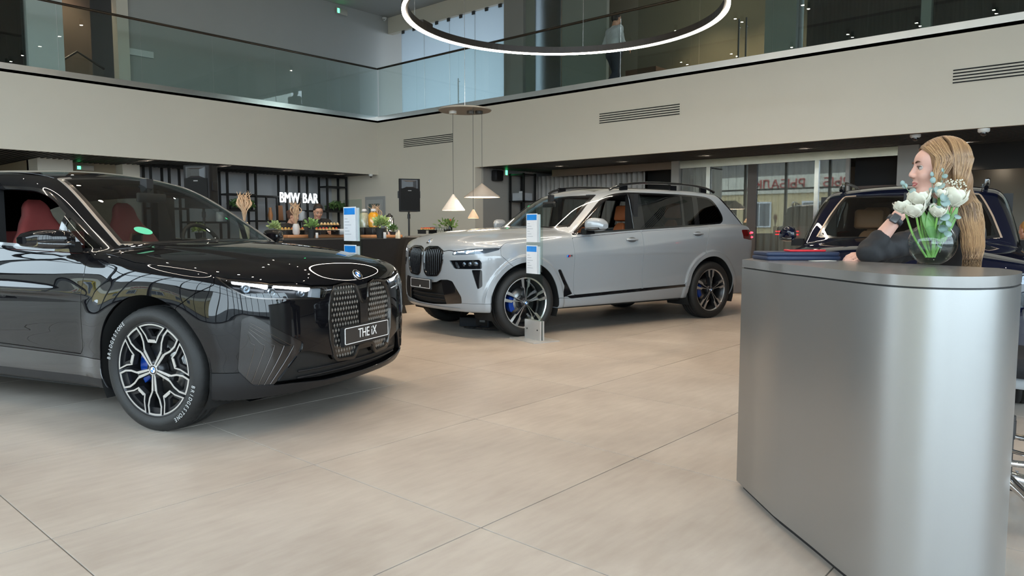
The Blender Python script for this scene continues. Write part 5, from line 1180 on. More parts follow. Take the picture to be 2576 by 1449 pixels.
# drafting stool behind the counter
sp = Wf(2560, 3.06, 0)
ds = empty('drafting_stool', sp, 0, 'black drafting stool with chrome five-leg base behind the counter', 'stool')
b = MB(); b.cyl((0, 0, .10), (0, 0, .32), .030, n=20); b.cyl((0, 0, .32), (0, 0, .42), .034, n=20); b.cyl((0, 0, .34), (0, 0, .40), .036, n=20); b.build('column_sleeve', G['satin_black'], ds); b = MB(); b.cyl((0, 0, .40), (0, 0, .58), .014, n=16); b.build('gas_lift', G['chrome'], ds)
for k in range(5):
    a = 2 * PI * k / 5 + 2.5; d = Vector((math.cos(a), math.sin(a), 0)); b = MB(); b.tube([tuple(d * .02 + Vector((0, 0, .15))), tuple(d * .16 + Vector((0, 0, .125))), tuple(d * .32 + Vector((0, 0, .075)))], [.026, .022, .017], 10); b.cyl(tuple(d * .32 + Vector((0, 0, .03))), tuple(d * .32 + Vector((0, 0, .09))), .018, n=12); lg = b.build('leg', G['chrome'], ds); b = MB(); b.cyl(tuple(d * .32), tuple(d * .32 + Vector((0, 0, .04))), .024, n=14); b.build('foot_glide', G['satin_black'], lg)
b = MB(); b.tube([(.235 * math.cos(t), .235 * math.sin(t), .275) for t in np.linspace(0, 2 * PI, 41)[:-1]], .014, 8, closed=True)
for k in range(3): a = k * 2 * PI / 3; b.tube([(.03 * math.cos(a), .03 * math.sin(a), .27), (.23 * math.cos(a), .23 * math.sin(a), .275)], .01, 6)
b.build('foot_ring', G['chrome'], ds)
b = MB(); b.rbox(-.24, .24, -.23, .23, .62, .70, .08, 5); b.build('seat', mat('black_fabric', (.012, .012, .014), .85, var=.2, vs=60, bump=.2, bs=300), ds); b = MB(); b.rbox(-.16, .16, -.14, .14, .565, .62, .04, 4); b.build('seat_mechanism', mat('grey_plastic', (.35, .36, .37), .4), ds)
b = MB(); b.rbox(-.22, .22, -.03, .03, .80, 1.12, .03, 4, Matrix.Translation(tuple(RT * .26 - FW * .02)) @ Matrix.Rotation(a0 + PI / 2, 4, 'Z')); b.box(-.025, .025, -.01, .01, .6, .85, Matrix.Translation(tuple(RT * .27)) @ Matrix.Rotation(a0 + PI / 2, 4, 'Z')); b.build('backrest', MATS['black_fabric'], ds)
# glass information stands
def info_stand(c, dirv, label, h=1.45):
    e = empty('info_stand', (c[0], c[1], 0), math.atan2(dirv[1], dirv[0]), label, 'stand', 'glass information stands')
    b = MB(); b.box(-.24, .24, -.17, .17, 0, .010); b.build('base_plate', mat('bracket_grey', (.55, .55, .54), .4, .6), e)
    b = MB(); b.box(-.15, .15, -.028, -.008, .01, .22); b.box(-.15, .15, .008, .028, .01, .22); b.build('base_bracket', mat('bracket_grey', (.55, .55, .54), .4, .6), e)
    for x in (-.10, .10): b = MB(); b.cyl((x, -.032, .12), (x, -.026, .12), .008, n=12); b.build('bracket_bolt', G['satin_black'], e)
    b = MB(); b.box(-.15, .15, -.006, .006, .02, h); b.build('glass_panel', glass('stand_glass', (.86, .93, .91), .03), e)
    for z, hh in ((h - .375, .30), (h - .72, .30)):
        b = MB(); b.box(-.145, .065, -.011, -.0065, z, z + hh + .01); p = b.build('info_sheet', mat('sheet_white', '#d4d6da', .5), e)
        b = MB(); b.box(-.135, .055, -.0125, -.0105, z + hh - .06, z + hh); b.build('sheet_header', mat('header_blue', (.01, .20, .60), .4, var=.5, vs=6), p)
        b = MB()
        for k in range(6): b.box(-.125, -.125 + .05 + .03 * ((k * 7) % 3), -.0122, -.0108, z + hh - .10 - k * .028, z + hh - .096 - k * .028)
        o = b.build('sheet_text_lines', mat('sheet_grey', '#8d929b', .6), p); o['kind'] = 'stuff'
        b = MB(); b.box(.07, .10, -.010, .010, z, z + hh); b.build('sheet_holder', mat('holder_clear', '#b8bdc2', .2, var=.1), p)
info_stand((6.08, 5.02), (-.281, -.960), 'glass information stand with two sheets in front of the grey SUV')
info_stand(tuple(Wf(888, 6.6, 0))[:2], tuple(RT * .68 - FW * .73)[:2], 'glass information stand between the black SUV bonnet and the bar', 1.485)
# battery charger and cable under the grey SUV
cb = empty('battery_charger', Wf(1203, 9.0, 0), a0 - .35, 'dark grey battery charger box under the nose of the grey SUV', 'charger')
b = MB(); b.rbox(-.20, .20, -.15, .15, .01, .125, .015, 3); b.build('charger_body', mat('charger_grey', (.03, .035, .042), .5, .2, var=.1), cb); b = MB(); b.box(.03, .18, -.155, -.15, .03, .11); b.build('charger_panel', G['satin_black'], cb); b = MB(); b.box(.08, .15, -.158, -.155, .075, .10); b.build('charger_label', mat('label_grey', '#8a8f92', .5), cb)
b = MB(); b.tube(catmull([(-.2, .05, .05), (-.26, .02, .02), (-.28, .1, .15), (-.24, .2, .30), (-.2, .3, .36)], 5), .006, 6); b.tube(catmull([(.1, -.15, .03), (.0, -.24, .01), (-.1, -.22, .008), (.1, -.28, .008), (.4, -.30, .008), (.7, -.1, .008)], 6), .006, 6); b.build('charger_cable', G['satin_black'], cb)
# pendant lamps over the side table
pd = 11.5
lampm = mat('lamp_cream', '#d8b99a', .6, var=.03); bul = mat('lamp_glow', (1, .9, .75), .5, emit=(1, .80, .56), es=10., var=0)
can = empty('lamp_canopy', Wf(1171, pd, 3.06), 0, 'flat grey disc canopy holding the three cone pendants', 'lamp canopy')
b = MB(); b.lathe([(.41, 0), (.42, .012), (.41, .022)], 40); b.build('disc', mat('canopy_grey', '#8d867c', .5), can)
b = MB(); b.cyl((0, 0, .02), (0, 0, ZC - 3.06), .004, n=6); b.build('suspension_wire', steel_m, can)
for dx, dy, cc in ((-.19, 0, '#e4e0d8'), (.09, -.05, '#5b554f'), (.22, .05, '#3b3835')): b = MB(); b.cyl((RT.x * dx, RT.y * dx, -.045), (RT.x * dx, RT.y * dx, 0), .06, n=20); b.build('ceiling_rose', mat('rose' + cc, cc, .5), can)
def cone_lamp(px, zb, r, h, m, label, pd=11.5):
    e = empty('pendant_lamp', Wf(px, pd, zb), 0, label, 'lamp', 'cone pendant lamps')
    b = MB(); b.lathe([(r, .0), (r, .012), (.018, h), (.012, h + .01), (.010, h - .004), (r - .006, .012), (r - .004, 0)], 40, cap0=False, cap1=False); b.build('shade', m, e)
    b = MB(); b.lathe([(r * .96, .008), (r * .3, .022), (.001, .024)], 32, cap0=False); b.build('diffuser', bul, e)
    b = MB(); b.cyl((0, 0, h), (0, 0, 3.055 - zb), .0035, n=6); b.build('cord', G['satin_black'], e)
cone_lamp(1141, 1.51, .18, .245, mat('lamp_white', 0) and mat('lamp_pale', '#ddd0c4', .55), 'pale cone pendant lamp, leftmost of the three beside the bar')
cone_lamp(1213, 1.715, .285, .21, mat('lamp_taupe', '#9a8f85', .5), 'wide taupe cone pendant lamp, highest of the three')
cone_lamp(1191, 1.38, .083, .125, lampm, 'small cream cone pendant lamp, lowest of the three', 11.12)
# loudspeakers on stands
def loudspeaker(px, d, ztop, rz, l1, l2):
    p = Wf(px, d, 0); e = empty('loudspeaker', (p.x, p.y, ztop - .575), rz, l1, 'speaker', 'loudspeakers on tripod stands')
    sk = mat('speaker_plastic', (.014, .014, .015), .55, var=.1, bump=.1, bs=300, spec=.2)
    b = MB(); w_, h, dd = .185, .575, .17
    prof = [(-w_, -dd), (w_, -dd), (w_, -dd + .09), (w_ - .05, dd), (-w_ + .05, dd), (-w_, -dd + .09)]
    b.prism(roundpoly(prof, .03, 3), .0, h, smooth=False); o = b.build('cabinet', sk, e); bevel(o, .02, 3, 40)
    b = MB(); b.box(-w_ + .025, w_ - .025, -dd - .012, -dd + .01, .03, .40); b.build('grille', mat('speaker_grille', (.008, .008, .008), .6, var=.4, vs=120, spec=.15), e)
    b = MB(); b.box(-.14, .14, -dd - .006, -dd + .01, .405, .555); b.build('horn_plate', mat('horn_plate', (.035, .036, .04), .35), e)
    b = MB(); b.add([(-.13, -dd - .004, .40), (.13, -dd - .004, .40), (.13, -dd - .004, .545), (-.13, -dd - .004, .545), (-.06, -dd - .022, .43), (.06, -dd - .022, .43), (.06, -dd - .022, .52), (-.06, -dd - .022, .52)], [(0, 1, 5, 4), (1, 2, 6, 5), (2, 3, 7, 6), (3, 0, 4, 7), (4, 5, 6, 7)]); b.build('horn', mat('horn_black', (.02, .02, .022), .3), e)
    b = MB(); b.box(-.03, .03, -dd - .014, -dd - .01, .36, .372); b.build('badge', mat('badge_grey', '#8d8d8d', .4), e)
    for s_ in (-1, 1): b = MB(); b.box(s_ * w_ - .01, s_ * w_ + .012, -.10, .02, .24, .36); b.build('side_handle', G['satin_black'], e)
    s_ = empty('speaker_stand', (p.x, p.y, 0), rz + .3, l2, 'speaker stand', 'tripod speaker stands')
    b = MB(); b.cyl((0, 0, .3), (0, 0, ztop - .58), .017, n=12); b.build('pole', G['satin_black'], s_); b = MB(); b.cyl((0, 0, ztop - .70), (0, 0, ztop - .62), .026, n=12); b.cyl((0, 0, .72), (0, 0, .80), .028, n=12); b.build('collar', G['satin_black'], s_)
    for k in range(3): a = k * 2 * PI / 3; b = MB(); b.tube([(.02 * math.cos(a), .02 * math.sin(a), .75), (.42 * math.cos(a), .42 * math.sin(a), .02)], .011, 8); b.tube([(.02 * math.cos(a), .02 * math.sin(a), .32), (.22 * math.cos(a), .22 * math.sin(a), .38)], .008, 6); b.build('leg', G['satin_black'], s_)
fz = math.atan2(FW.y, FW.x) - PI / 2
loudspeaker(1029, 13.0, 2.10, fz + .25, 'black loudspeaker in front of the pale wall right of the bar', 'black tripod stand of the loudspeaker right of the bar')
loudspeaker(514, 10.0, 2.075, fz - .10, 'black loudspeaker showing above the roof of the black SUV', 'black tripod stand behind the black SUV')
e = empty('wall_speaker', (11.98, 11.05, 2.28), 0, 'small black wall speaker in the recess left of the curtain', 'speaker')
b = MB(); b.rbox(-.13, .13, -.16, 0, 0, .24, .05, 5); b.build('cabinet', mat('speaker_plastic', 0), e); b = MB(); b.box(-.1, .1, -.166, -.158, .02, .22); b.build('grille', mat('speaker_grille', 0), e)
# signs and cameras
def exit_sign(p, rz, label, w_=.34, h=.15, lit_left=True):
    e = empty('exit_sign', p, rz, label, 'exit sign', 'green exit signs'); b = MB(); b.rbox(-w_ / 2, w_ / 2, -.04, 0, 0, h, .01, 2); b.build('sign_case', mat('sign_case', '#a9a49a', .5), e)
    b = MB(); b.box(-w_ / 2 + .03, -w_ / 2 + .09, -.045, -.04, .02, h - .02); b.build('green_symbol', mat('exit_green', (.05, .9, .3), .4, emit=(.05, 1, .28), es=3., var=0), e)
exit_sign((11.41, 15.88, 6.70), 0, 'white exit sign with green symbol high on the gallery wall'); exit_sign((5.39, 16.33, 2.40), 0, 'pale exit sign with green symbol under the left gallery', .34, .10); exit_sign((12.33, 11.05, 2.42), 0, 'green exit sign in the recess beside the wall speaker', .12, .14)
def camera_dome(p, label, r=.07, bullet=False):
    e = empty('security_camera', p, 0, label, 'camera', 'white security cameras')
    b = MB(); b.lathe([(r, 0), (r, -.035), (r * .75, -.05)], 20); b.build('mount', mat('camera_white', '#c6c6c2', .4), e); b = MB(); b.ball((0, 0, -.055), r * .62, 8); b.build('lens_dome', G['gloss_black'] if not bullet else mat('camera_white', 0), e)
    if bullet: b = MB(); b.cyl(tuple(-FW * r * .5 + Vector((0, 0, -.06))), tuple(-FW * r * .68 + Vector((0, 0, -.064))), r * .28, n=12); b.build('lens', G['gloss_black'], e)
camera_dome(tuple(W(2303, 338, 10.4)), 'white dome camera under the gallery edge left of the woman'); camera_dome(tuple(W(2475, 324, 9.6)), 'white dome camera under the gallery edge right of the woman'); camera_dome(tuple(W(146, 398, 15.0)), 'white ball camera under the left gallery', .085, True); camera_dome((11.1, 14.36, 2.55), 'small white camera at the inner gallery corner', .05); camera_dome(tuple(W(967, 44, 20.04)), 'white camera on the gallery wall at the ceiling', .06, True)
for k, (px, py) in enumerate(((2437, 375), (2487, 400), (2520, 415))):
    p = W(px, py, 12 + k); e = empty('track_spot', p, 0, 'black cylinder spot on the dark ceiling, %s of the three at the far right' % ('nearest', 'middle', 'farthest')[k], 'lamp', 'cylinder spots')
    b = MB(); b.cyl((0, 0, 0), (0, 0, .18), .045, n=16); b.cyl((0, 0, .18), (0, 0, HB + .1 - p.z), .012, n=8); b.build('spot_body', spot_h, e); b = MB(); b.cyl((0, 0, -.004), (0, 0, 0), .04, n=14); b.build('spot_lens', mat('spot_soft', (1, .9, .8), .5, emit=(1, .9, .8), es=14, var=0), e)
o = MB().box(6.18, 6.66, 15.86, 15.89, 4.78, 4.91).build('wall_vent', mat('white_paint', 0)); tag(o, 'white rectangular wall grille seen through the left balustrade', 'vent')
# ---------------------------------------------------------------- the bar
rk = mat('rack_black', (.008, .008, .008), .5, .2, var=.05)
posts = [6.40, 6.78, 7.15, 8.06, 8.75, 9.55, 10.12, 10.70, 11.28]
shelf_z = {0: (1.65, .95), 1: (1.65, 1.0), 2: (1.36, .9), 3: (2.0, .95), 4: (1.98, 1.40), 5: (1.40,), 6: (1.66, 1.0), 7: (2.28, 1.66)}
rack = empty('shelf_rack', (0, 0, 0), 0, 'tall black metal shelf rack along the bar back wall', 'rack')
for x in posts:
    for y in (15.62, 15.98): b = MB(); b.box(x - .022, x + .022, y - .022, y + .022, 0, HB); b.build('post', rk, rack)
for k, zs in shelf_z.items():
    for z in zs: b = MB(); b.box(posts[k], posts[k + 1], 15.60, 16.0, z - .02, z + .02); b.build('shelf', rk, rack)
b = MB(); b.box(posts[0], posts[-1], 15.6, 15.64, HB - .05, HB); b.build('top_rail', rk, rack)
for x in (9.02, 9.30): b = MB(); b.box(x - .018, x + .018, 15.62, 15.66, 1.40, 1.98); b.build('divider', rk, rack)
sg = empty('bar_sign', (0, 0, 0), 0, 'glowing white letters BMW BAR hung on the shelf rack', 'sign')
sw = mat('sign_glow', (.9, .96, 1), .4, emit=(.86, .94, 1), es=1.0, var=0); xs = 9.30
for ch in 'BMW BAR':
    if ch == ' ': xs += .075; continue
    t = text_obj('letter', ch, .345, sw, (0, 15.50, 1.95), (PI / 2, 0, 0), sg, .015, sx=.66); w_ = max(v.co.x for v in t.data.vertices) - min(v.co.x for v in t.data.vertices); m0 = min(v.co.x for v in t.data.vertices); t.location.x = xs - m0; xs += w_ + .020
b = MB(); b.box(9.3, 10.38, 15.53, 15.56, 1.94, 1.96); b.build('sign_rail', rk, sg)
# decor on the rack
def pot_plant(p, s_, label, col='#5d7d3c', pot=(.02, .02, .02), group='potted plants', n=90, spread=1., cat='plant', seed=1, tall=1.):
    e = empty('potted_plant', p, 0, label, cat, group); r = random.Random(seed)
    b = MB(); b.lathe([(.035 * s_, 0), (.05 * s_, .10 * s_), (.052 * s_, .105 * s_), (.045 * s_, .10 * s_)], 18); b.build('pot', mat('pot' + str(pot), pot, .6), e)
    b = MB(); b.lathe([(.044 * s_, .092 * s_), (.001, .097 * s_)], 12, cap0=False); b.build('soil', mat('soil', (.02, .014, .01), .9), e)
    lm = mat('leaf' + col, col, .55, var=.3, vs=25)
    for k in range(n):
        a = r.uniform(0, 6.28); el = r.uniform(-.2, 1.5); rr = s_ * .075 * r.uniform(.3, 1) * tall; d = Vector((math.cos(a) * math.cos(el) * spread, math.sin(a) * math.cos(el) * spread, math.sin(el) * .9)); L_ = s_ * r.uniform(.035, .07)
        p0 = Vector((0, 0, .135 * s_)) + d * rr; d2 = (d + Vector((r.uniform(-.6, .6), r.uniform(-.6, .6), r.uniform(-.2, .7)))).normalized(); b = MB(); strip_leaf(b, [tuple(p0), tuple(p0 + d2 * L_ * .6 + Vector((0, 0, .006 * s_))), tuple(p0 + d2 * L_)], .0135 * s_, Vector((r.uniform(-1, 1), r.uniform(-1, 1), 1)), .25); b.build('leaf', lm, e, fix=False)
    b = MB(); b.tube([(0, 0, .08 * s_), (0, 0, .14 * s_)], .006 * s_, 6); b.build('stem', mat('plant_stem', '#4a5a2c', .7), e)
    return e
def trailing(p, w_, label, seed):
    e = empty('trailing_plant', p, 0, label, 'plant', 'trailing plants on the rack'); r = random.Random(seed); lm = mat('leaf_dark', '#3d5a2c', .6, var=.4, vs=20)
    b = MB(); b.rbox(-w_ / 2, w_ / 2, -.08, .08, 0, .09, .02); b.build('trough', rk, e)
    for k in range(110):
        q = Vector((r.uniform(-w_ / 2, w_ / 2), r.uniform(-.12, .05), .08 + r.uniform(-.02, .10))); d = Vector((r.uniform(-1, 1), r.uniform(-1, .2), r.uniform(-.9, .9))).normalized() * r.uniform(.07, .14); b = MB(); strip_leaf(b, [tuple(q), tuple(q + d * .5 + Vector((0, 0, .02))), tuple(q + d)], .022, Vector((0, -1, .5)), .2); b.build('leaf', lm, e, fix=False)
trailing((8.42, 15.72, 1.66 + .0), .55, 'green trailing plant on the rack behind the black SUV pillar', 2); shelf2 = MB().box(8.08, 8.73, 15.6, 16.0, 1.62, 1.66).build('shelf', rk, rack)
trailing((10.99, 15.72, 1.68), .5, 'dark green trailing plant on the rack right of the sign', 5)
def lathe_thing(name, p, prof, m, label, cat, group=None, n=20):
    e = MB(); e.lathe(prof, n); o = e.build(name, m); o.location = p; return tag(o, label, cat, group)
white_c = mat('ceramic_white', '#bfbfc0', .4); 
tp = empty('teapot', (9.72, 15.75, 1.42), 0, 'small white teapot on the rack', 'teapot'); b = MB(); b.lathe([(.05, 0), (.085, .04), (.085, .09), (.05, .13), (.015, .145), (.015, .165)], 20); b.build('pot_body', white_c, tp); b = MB(); b.tube([(.07, 0, .06), (.11, 0, .09), (.13, 0, .13)], .014, 8); b.build('spout', white_c, tp); b = MB(); b.tube([(-.07, 0, .04), (-.12, 0, .06), (-.11, 0, .11), (-.06, 0, .11)], .01, 8); b.build('handle', white_c, tp)
lathe_thing('white_canister', (10.03, 15.75, 1.42), [(.085, 0), (.09, .02), (.09, .22), (.08, .235), (.02, .24)], white_c, 'white canister on the rack beside the teapot', 'canister')
lathe_thing('white_canister', (7.93, 15.75, 1.38), [(.08, 0), (.085, .02), (.085, .2), (.075, .215), (.02, .22)], white_c, 'white canister on the rack seen through the windscreen', 'canister')
o = MB().rbox(-.09, .09, -.01, .01, 0, .36, .009, 3).build('cutting_board', mat('board_wood', '#9a6a48', .6, var=.2, vs=5, stretch=(1, 1, .2))); o.location = (9.42, 15.72, 1.42); o.rotation_euler = (-.1, 0, 0); tag(o, 'upright wooden cutting board on the rack left of the teapot', 'cutting board')
o = lathe_thing('wood_vase', (9.18, 15.75, 1.42), [(.04, 0), (.06, .12), (.03, .25), (.04, .30)], mat('vase_tan', '#a9784f', .6), 'tan wooden vase on the rack under the sign', 'vase')
# bar tables with stretched black covers
def cover_table(x0, x1, y0, y1, h, label):
    e = empty('bar_table', ((x0 + x1) / 2, (y0 + y1) / 2, 0), 0, label, 'table', 'bar tables under black covers'); lx, ly = (x1 - x0) / 2, (y1 - y0) / 2; n = 12
    cl = mat('black_cover', (.012, .011, .011), .8, var=.2, vs=20, bump=.05, bs=200)
    b = MB()
    def ring(z):
        t = z / h; pinch = .16 * math.sin(PI * min(1, t)) ** .9 if t < 1 else 0; out = []
        for (ax, ay), (bx, by) in (((-lx, -ly), (lx, -ly)), ((lx, -ly), (lx, ly)), ((lx, ly), (-lx, ly)), ((-lx, ly), (-lx, -ly))):
            for k in range(n):
                s_ = k / n; x = ax + (bx - ax) * s_; y = ay + (by - ay) * s_; q = math.sin(PI * s_); inn = pinch * (.35 + .65 * q) + (.05 * q * (1 - t) ** 2)
                out.append((x - math.copysign(min(inn, abs(x)), x) if abs(x) > lx - .01 else x - x / lx * pinch * .35, y - math.copysign(min(inn, abs(y)), y) if abs(y) > ly - .01 else y - y / ly * pinch * .35, z))
        return out
    b.rings([ring(h * t) for t in (0, .04, .12, .25, .4, .6, .8, .93, 1.0)], False, True); b.build('table_cover', cl, e)
    for sx in (-1, 1):
        for sy in (-1, 1): b = MB(); b.cyl((sx * (lx - .06), sy * (ly - .06), 0), (sx * (lx - .10), sy * (ly - .10), h - .02), .015, n=8); b.build('leg', G['satin_black'], e)
BZ = 1.081
cover_table(4.85, 6.81, 8.02, 8.78, 1.08, 'bar table under a stretched black cover at the right end of the bar'); cover_table(2.8, 4.80, 8.02, 8.78, 1.08, 'bar table under a stretched black cover behind the black SUV windscreen')
cover_table(5.3, 7.75, 8.84, 10.2, 1.08, 'rear bar table under a black cover carrying food')
P_ = lambda px, d, z=BZ: Wf(px, d, z)
wood = mat('oak_board', '#a9744c', .5, var=.2, vs=4, stretch=(.3, 3, 3))
def board(px, d, L_, w_, label, h=.045, z=BZ):
    o = MB().rbox(-L_ / 2, L_ / 2, -w_ / 2, w_ / 2, 0, h, .01, 2).build('wood_board', wood); o.location = P_(px, d, z); tag(o, label, 'board', 'oak serving boards'); return o
board(800, 11.45, 1.25, .30, 'long oak board under the snack trays in the middle of the bar'); board(960, 11.35, .62, .28, 'short oak board under the potted plant by the juice')
def tray(px, d, z, L_, label, cols, seed, legs=.06):
    e = empty('food_tray', P_(px, d, z), 0, label, 'tray', 'snack trays on the bar'); r = random.Random(seed)
    b = MB(); b.box(-L_ / 2, L_ / 2, -.11, .11, legs, legs + .012); b.box(-L_ / 2, -L_ / 2 + .02, -.10, .10, 0, legs); b.box(L_ / 2 - .02, L_ / 2, -.10, .10, 0, legs); b.build('tray_plate', mat('slate', (.015, .015, .016), .6), e)
    n = int(L_ / .055)
    for i in range(n):
        for j in range(2):
            x = -L_ / 2 + .03 + i * (L_ - .06) / max(1, n - 1); y = -.06 + j * .09; c = cols[r.randrange(len(cols))]
            s_ = MB(); s_.rbox(x - .021, x + .021, y - .021, y + .021, legs + .012, legs + .034, .008, 2); sn = s_.build('canape', mat('bread', '#cfa871', .7, var=.2, vs=40), e); s_ = MB(); s_.ball((x, y, legs + .042), .017, 6, sc=(1, 1, .7)); s_.build('topping', mat('top' + c, c, .5, var=.2, vs=40), sn)
tray(730, 11.35, BZ + .047, .42, 'slate tray of mixed canapes left of the white vase', ['#d9b65a', '#d96a2c', '#c8c07a'], 1); tray(820, 11.3, BZ + .047, .36, 'slate tray of canapes with red toppings right of the white vase', ['#c9402c', '#d98a3c', '#8aa04c'], 2); tray(828, 11.75, BZ + .047, .30, 'upper slate tray of pale rolls near the barman', ['#d8c49a', '#c8b07a'], 3, .14)
tray(1075, 13.0, BZ + .05, .28, 'tray of red canapes on the side table behind the grey SUV', ['#d8502c', '#c94a2c'], 4)
o = MB(); o.lathe([(.07, 0), (.10, .03), (.125, .085), (.12, .09), (.09, .03), (.06, .01)], 24); o = o.build('bowl', white_c); o.location = P_(856, 11.5, BZ + .047); tag(o, 'white bowl on the bar right of the canapes', 'bowl')
def pampas(px, d, z, vlab, seed, h=.30, vh=.17, vr=.055, vm=None, n=26):
    e = empty('pampas_vase', P_(px, d, z), 0, vlab, 'vase', 'vases of dried pampas'); r = random.Random(seed)
    b = MB(); b.lathe([(vr * .7, 0), (vr, vh * .15), (vr, vh * .75), (vr * .75, vh * .95), (vr * .7, vh), (vr * .55, vh * .97), (vr * .5, vh * .5)], 24); b.build('vase_body', vm or white_c, e)
    pm = mat('pampas_plume', '#c2a283', .9, var=.25, vs=40, bump=.4, bs=200)
    for k in range(n):
        a = r.uniform(0, 6.28); sx = r.uniform(-.075, .075); b = MB(); p0 = (0, 0, vh * .8); p1 = (sx * .4, r.uniform(-.02, .02), vh + h * .4); wv = r.uniform(-.075, .075)
        b.tube(catmull([p0, p1, (sx * .6 + wv, r.uniform(-.04, .04), vh + h * .70), (sx - wv * .8, r.uniform(-.05, .05), vh + h * r.uniform(.95, 1.15))], 4), [.0015, .0015, .002, .003, .005, .007, .009, .009, .0085, .007, .005, .003, .001][:13], 7); b.build('plume', pm, e)
pampas(745, 11.2, BZ + .047, 'white vase of dried pampas under the glowing sign', 3); pampas(615, 8.95, BZ, 'tall vase of dried pampas behind the black SUV windscreen', 8, .34, .22, .06, mat('vase_cream', '#c9bd9c', .6)); pampas(945, 12.0, BZ, 'vase of dried pampas behind the juice dispenser', 11, .34, .16, .05)
pot_plant(P_(783, 11.0), 1.25, 'green plant in a dark pot in the middle of the bar', '#7c9a5a', seed=4); pot_plant(P_(957, 10.5), 1.4, 'pale green plant in a dark pot near the stand', '#93a566', seed=6, n=120); pot_plant(P_(690, 11.0), 1.1, 'pale green plant beside the black SUV windscreen pillar', '#9aab72', seed=7); pot_plant(P_(988, 11.4), .9, 'small dark green plant by the thermos', '#4f6b3a', seed=8); pot_plant(P_(500, 8.52), .9, 'green plant seen through the black SUV windscreen', '#8a9d55', seed=9)
pot_plant(P_(1125, 13.2), 1.3, 'low feathery green plant on the side table', '#6d8a4a', seed=10, spread=1.7, n=70, tall=1.3)
def jug_disp(px, d, label, col, h=.28, r_=.085):
    e = empty('juice_dispenser', P_(px, d, BZ), 0, label, 'dispenser', 'drinks dispensers'); b = MB(); b.rbox(-.09, .09, -.09, .09, 0, .16, .01, 2); b.build('stand_block', G['satin_black'], e)
    b = MB(); b.lathe([(r_ * .8, .165), (r_, .20), (r_, .165 + h * .72), (r_ * .6, .165 + h * .85)], 24); b.build('juice', mat('juice' + col, col, .25, var=.05), e)
    b = MB(); b.lathe([(r_ * 1.02, .17), (r_ * 1.03, .165 + h * .75), (r_ * .6, .165 + h * .9), (r_ * .45, .165 + h * .95)], 24); b.build('glass_jar', glass('jar_glass', (.9, .92, .92), .04), e)
    b = MB(); b.lathe([(r_ * .5, .165 + h * .93), (r_ * .5, .165 + h * 1.03), (r_ * .3, .165 + h * 1.07)], 20); b.build('lid', white_c, e)
    b = MB(); b.cyl((0, -r_, .19), (0, -r_ - .04, .19), .012, n=10); b.build('tap', G['chrome'], e)
jug_disp(940, 11.8, 'drinks dispenser full of orange juice on the bar', '#e39a10'); jug_disp(917, 12.0, 'pale drinks dispenser behind the information stand', '#b8b49a')
e = empty('coffee_urn', P_(980, 11.7, BZ), 0, 'steel coffee urn with black lid at the right of the bar', 'urn'); b = MB(); b.lathe([(.07, 0), (.075, .02), (.075, .30), (.06, .33)], 24); b.build('urn_body', G['chrome'], e); b = MB(); b.lathe([(.06, .33), (.055, .35), (.02, .37), (.02, .385)], 20); b.build('urn_lid', G['satin_black'], e); b = MB(); b.cyl((0, -.07, .06), (0, -.12, .06), .01, n=8); b.build('tap', G['satin_black'], e)
lathe_thing('candle', P_(998, 10.5), [(.018, 0), (.02, .01), (.02, .06), (.007, .08), (.001, .095)], mat('candle_wax', '#cbbda4', .6), 'pale candle on the bar left of the speaker pole', 'candle', 'pale candles'); lathe_thing('candle', P_(1003, 10.42), [(.022, 0), (.024, .01), (.022, .08), (.010, .11), (.001, .125)], MATS['candle_wax'], 'pale candle beside the speaker pole', 'candle', 'pale candles')
o = MB().rbox(-.022, .022, -.004, .004, 0, .08, .003, 1).build('name_card', white_c); o.location = P_(797, 10.95); tag(o, 'white name card beside the middle bar plant', 'card', 'white name cards'); o = MB().rbox(-.025, .025, -.004, .004, 0, .09, .003, 1).build('name_card', white_c); o.location = P_(968, 10.4); tag(o, 'white name card beside the pale plant near the stand', 'card', 'white name cards')
# case beside the bar, side table with bottle and glasses, tan armchair
o = MB().rbox(-.13, .13, -.2, .2, 0, 1.10, .03, 3).build('grey_case', mat('case_grey', '#5c5a57', .6, var=.1)); o.location = P_(1040, 12.2, 0); o.rotation_euler = (0, 0, a0); tag(o, 'tall grey case standing beside the bar', 'case')
st_ = empty('side_table', P_(1105, 13.1, 0), 0, 'black side table behind the bonnet of the grey SUV', 'table'); b = MB(); b.rbox(-.40, .40, -.25, .25, 1.03, 1.08, .02); b.build('table_top', G['satin_black'], st_)
for sx in (-.34, .34):
    for sy in (-.2, .2): b = MB(); b.box(sx - .02, sx + .02, sy - .02, sy + .02, 0, 1.03); b.build('leg', G['satin_black'], st_)
bt = empty('wine_bottle', P_(1133, 13.25), 0, 'dark wine bottle with a red cap among the green plant', 'bottle'); b = MB(); b.lathe([(.036, 0), (.037, .17), (.015, .23), (.014, .25)], 18); b.build('bottle_glass', mat('bottle_dark', (.01, .015, .01), .1), bt); b = MB(); b.lathe([(.016, .245), (.016, .31), (.012, .315)], 14); b.build('bottle_cap', mat('cap_red', '#c8462c', .5), bt)
for k in range(7):
    o = MB(); o.lathe([(.028, 0), (.028, .003), (.004, .008), (.004, .07), (.024, .10), (.026, .17), (.025, .17), (.022, .10), (.003, .075)], 14); o = o.build('wine_glass', glass('drink_glass', (.93, .95, .95), .05)); o.location = P_(1082 + k * 6.5, 13.0 + .1 * (k % 2)); tag(o, 'clear wine glass in the row on the side table', 'glass', 'wine glasses on the side table')
ac = empty('armchair', (8.3, 9.35, 0), a0, 'tan leather armchair between the bar and the grey SUV', 'armchair'); tan = mat('tan_leather', '#b9793f', .5, var=.1, bump=.1, bs=120)
ac.location = P_(1028, 13.9, 0)
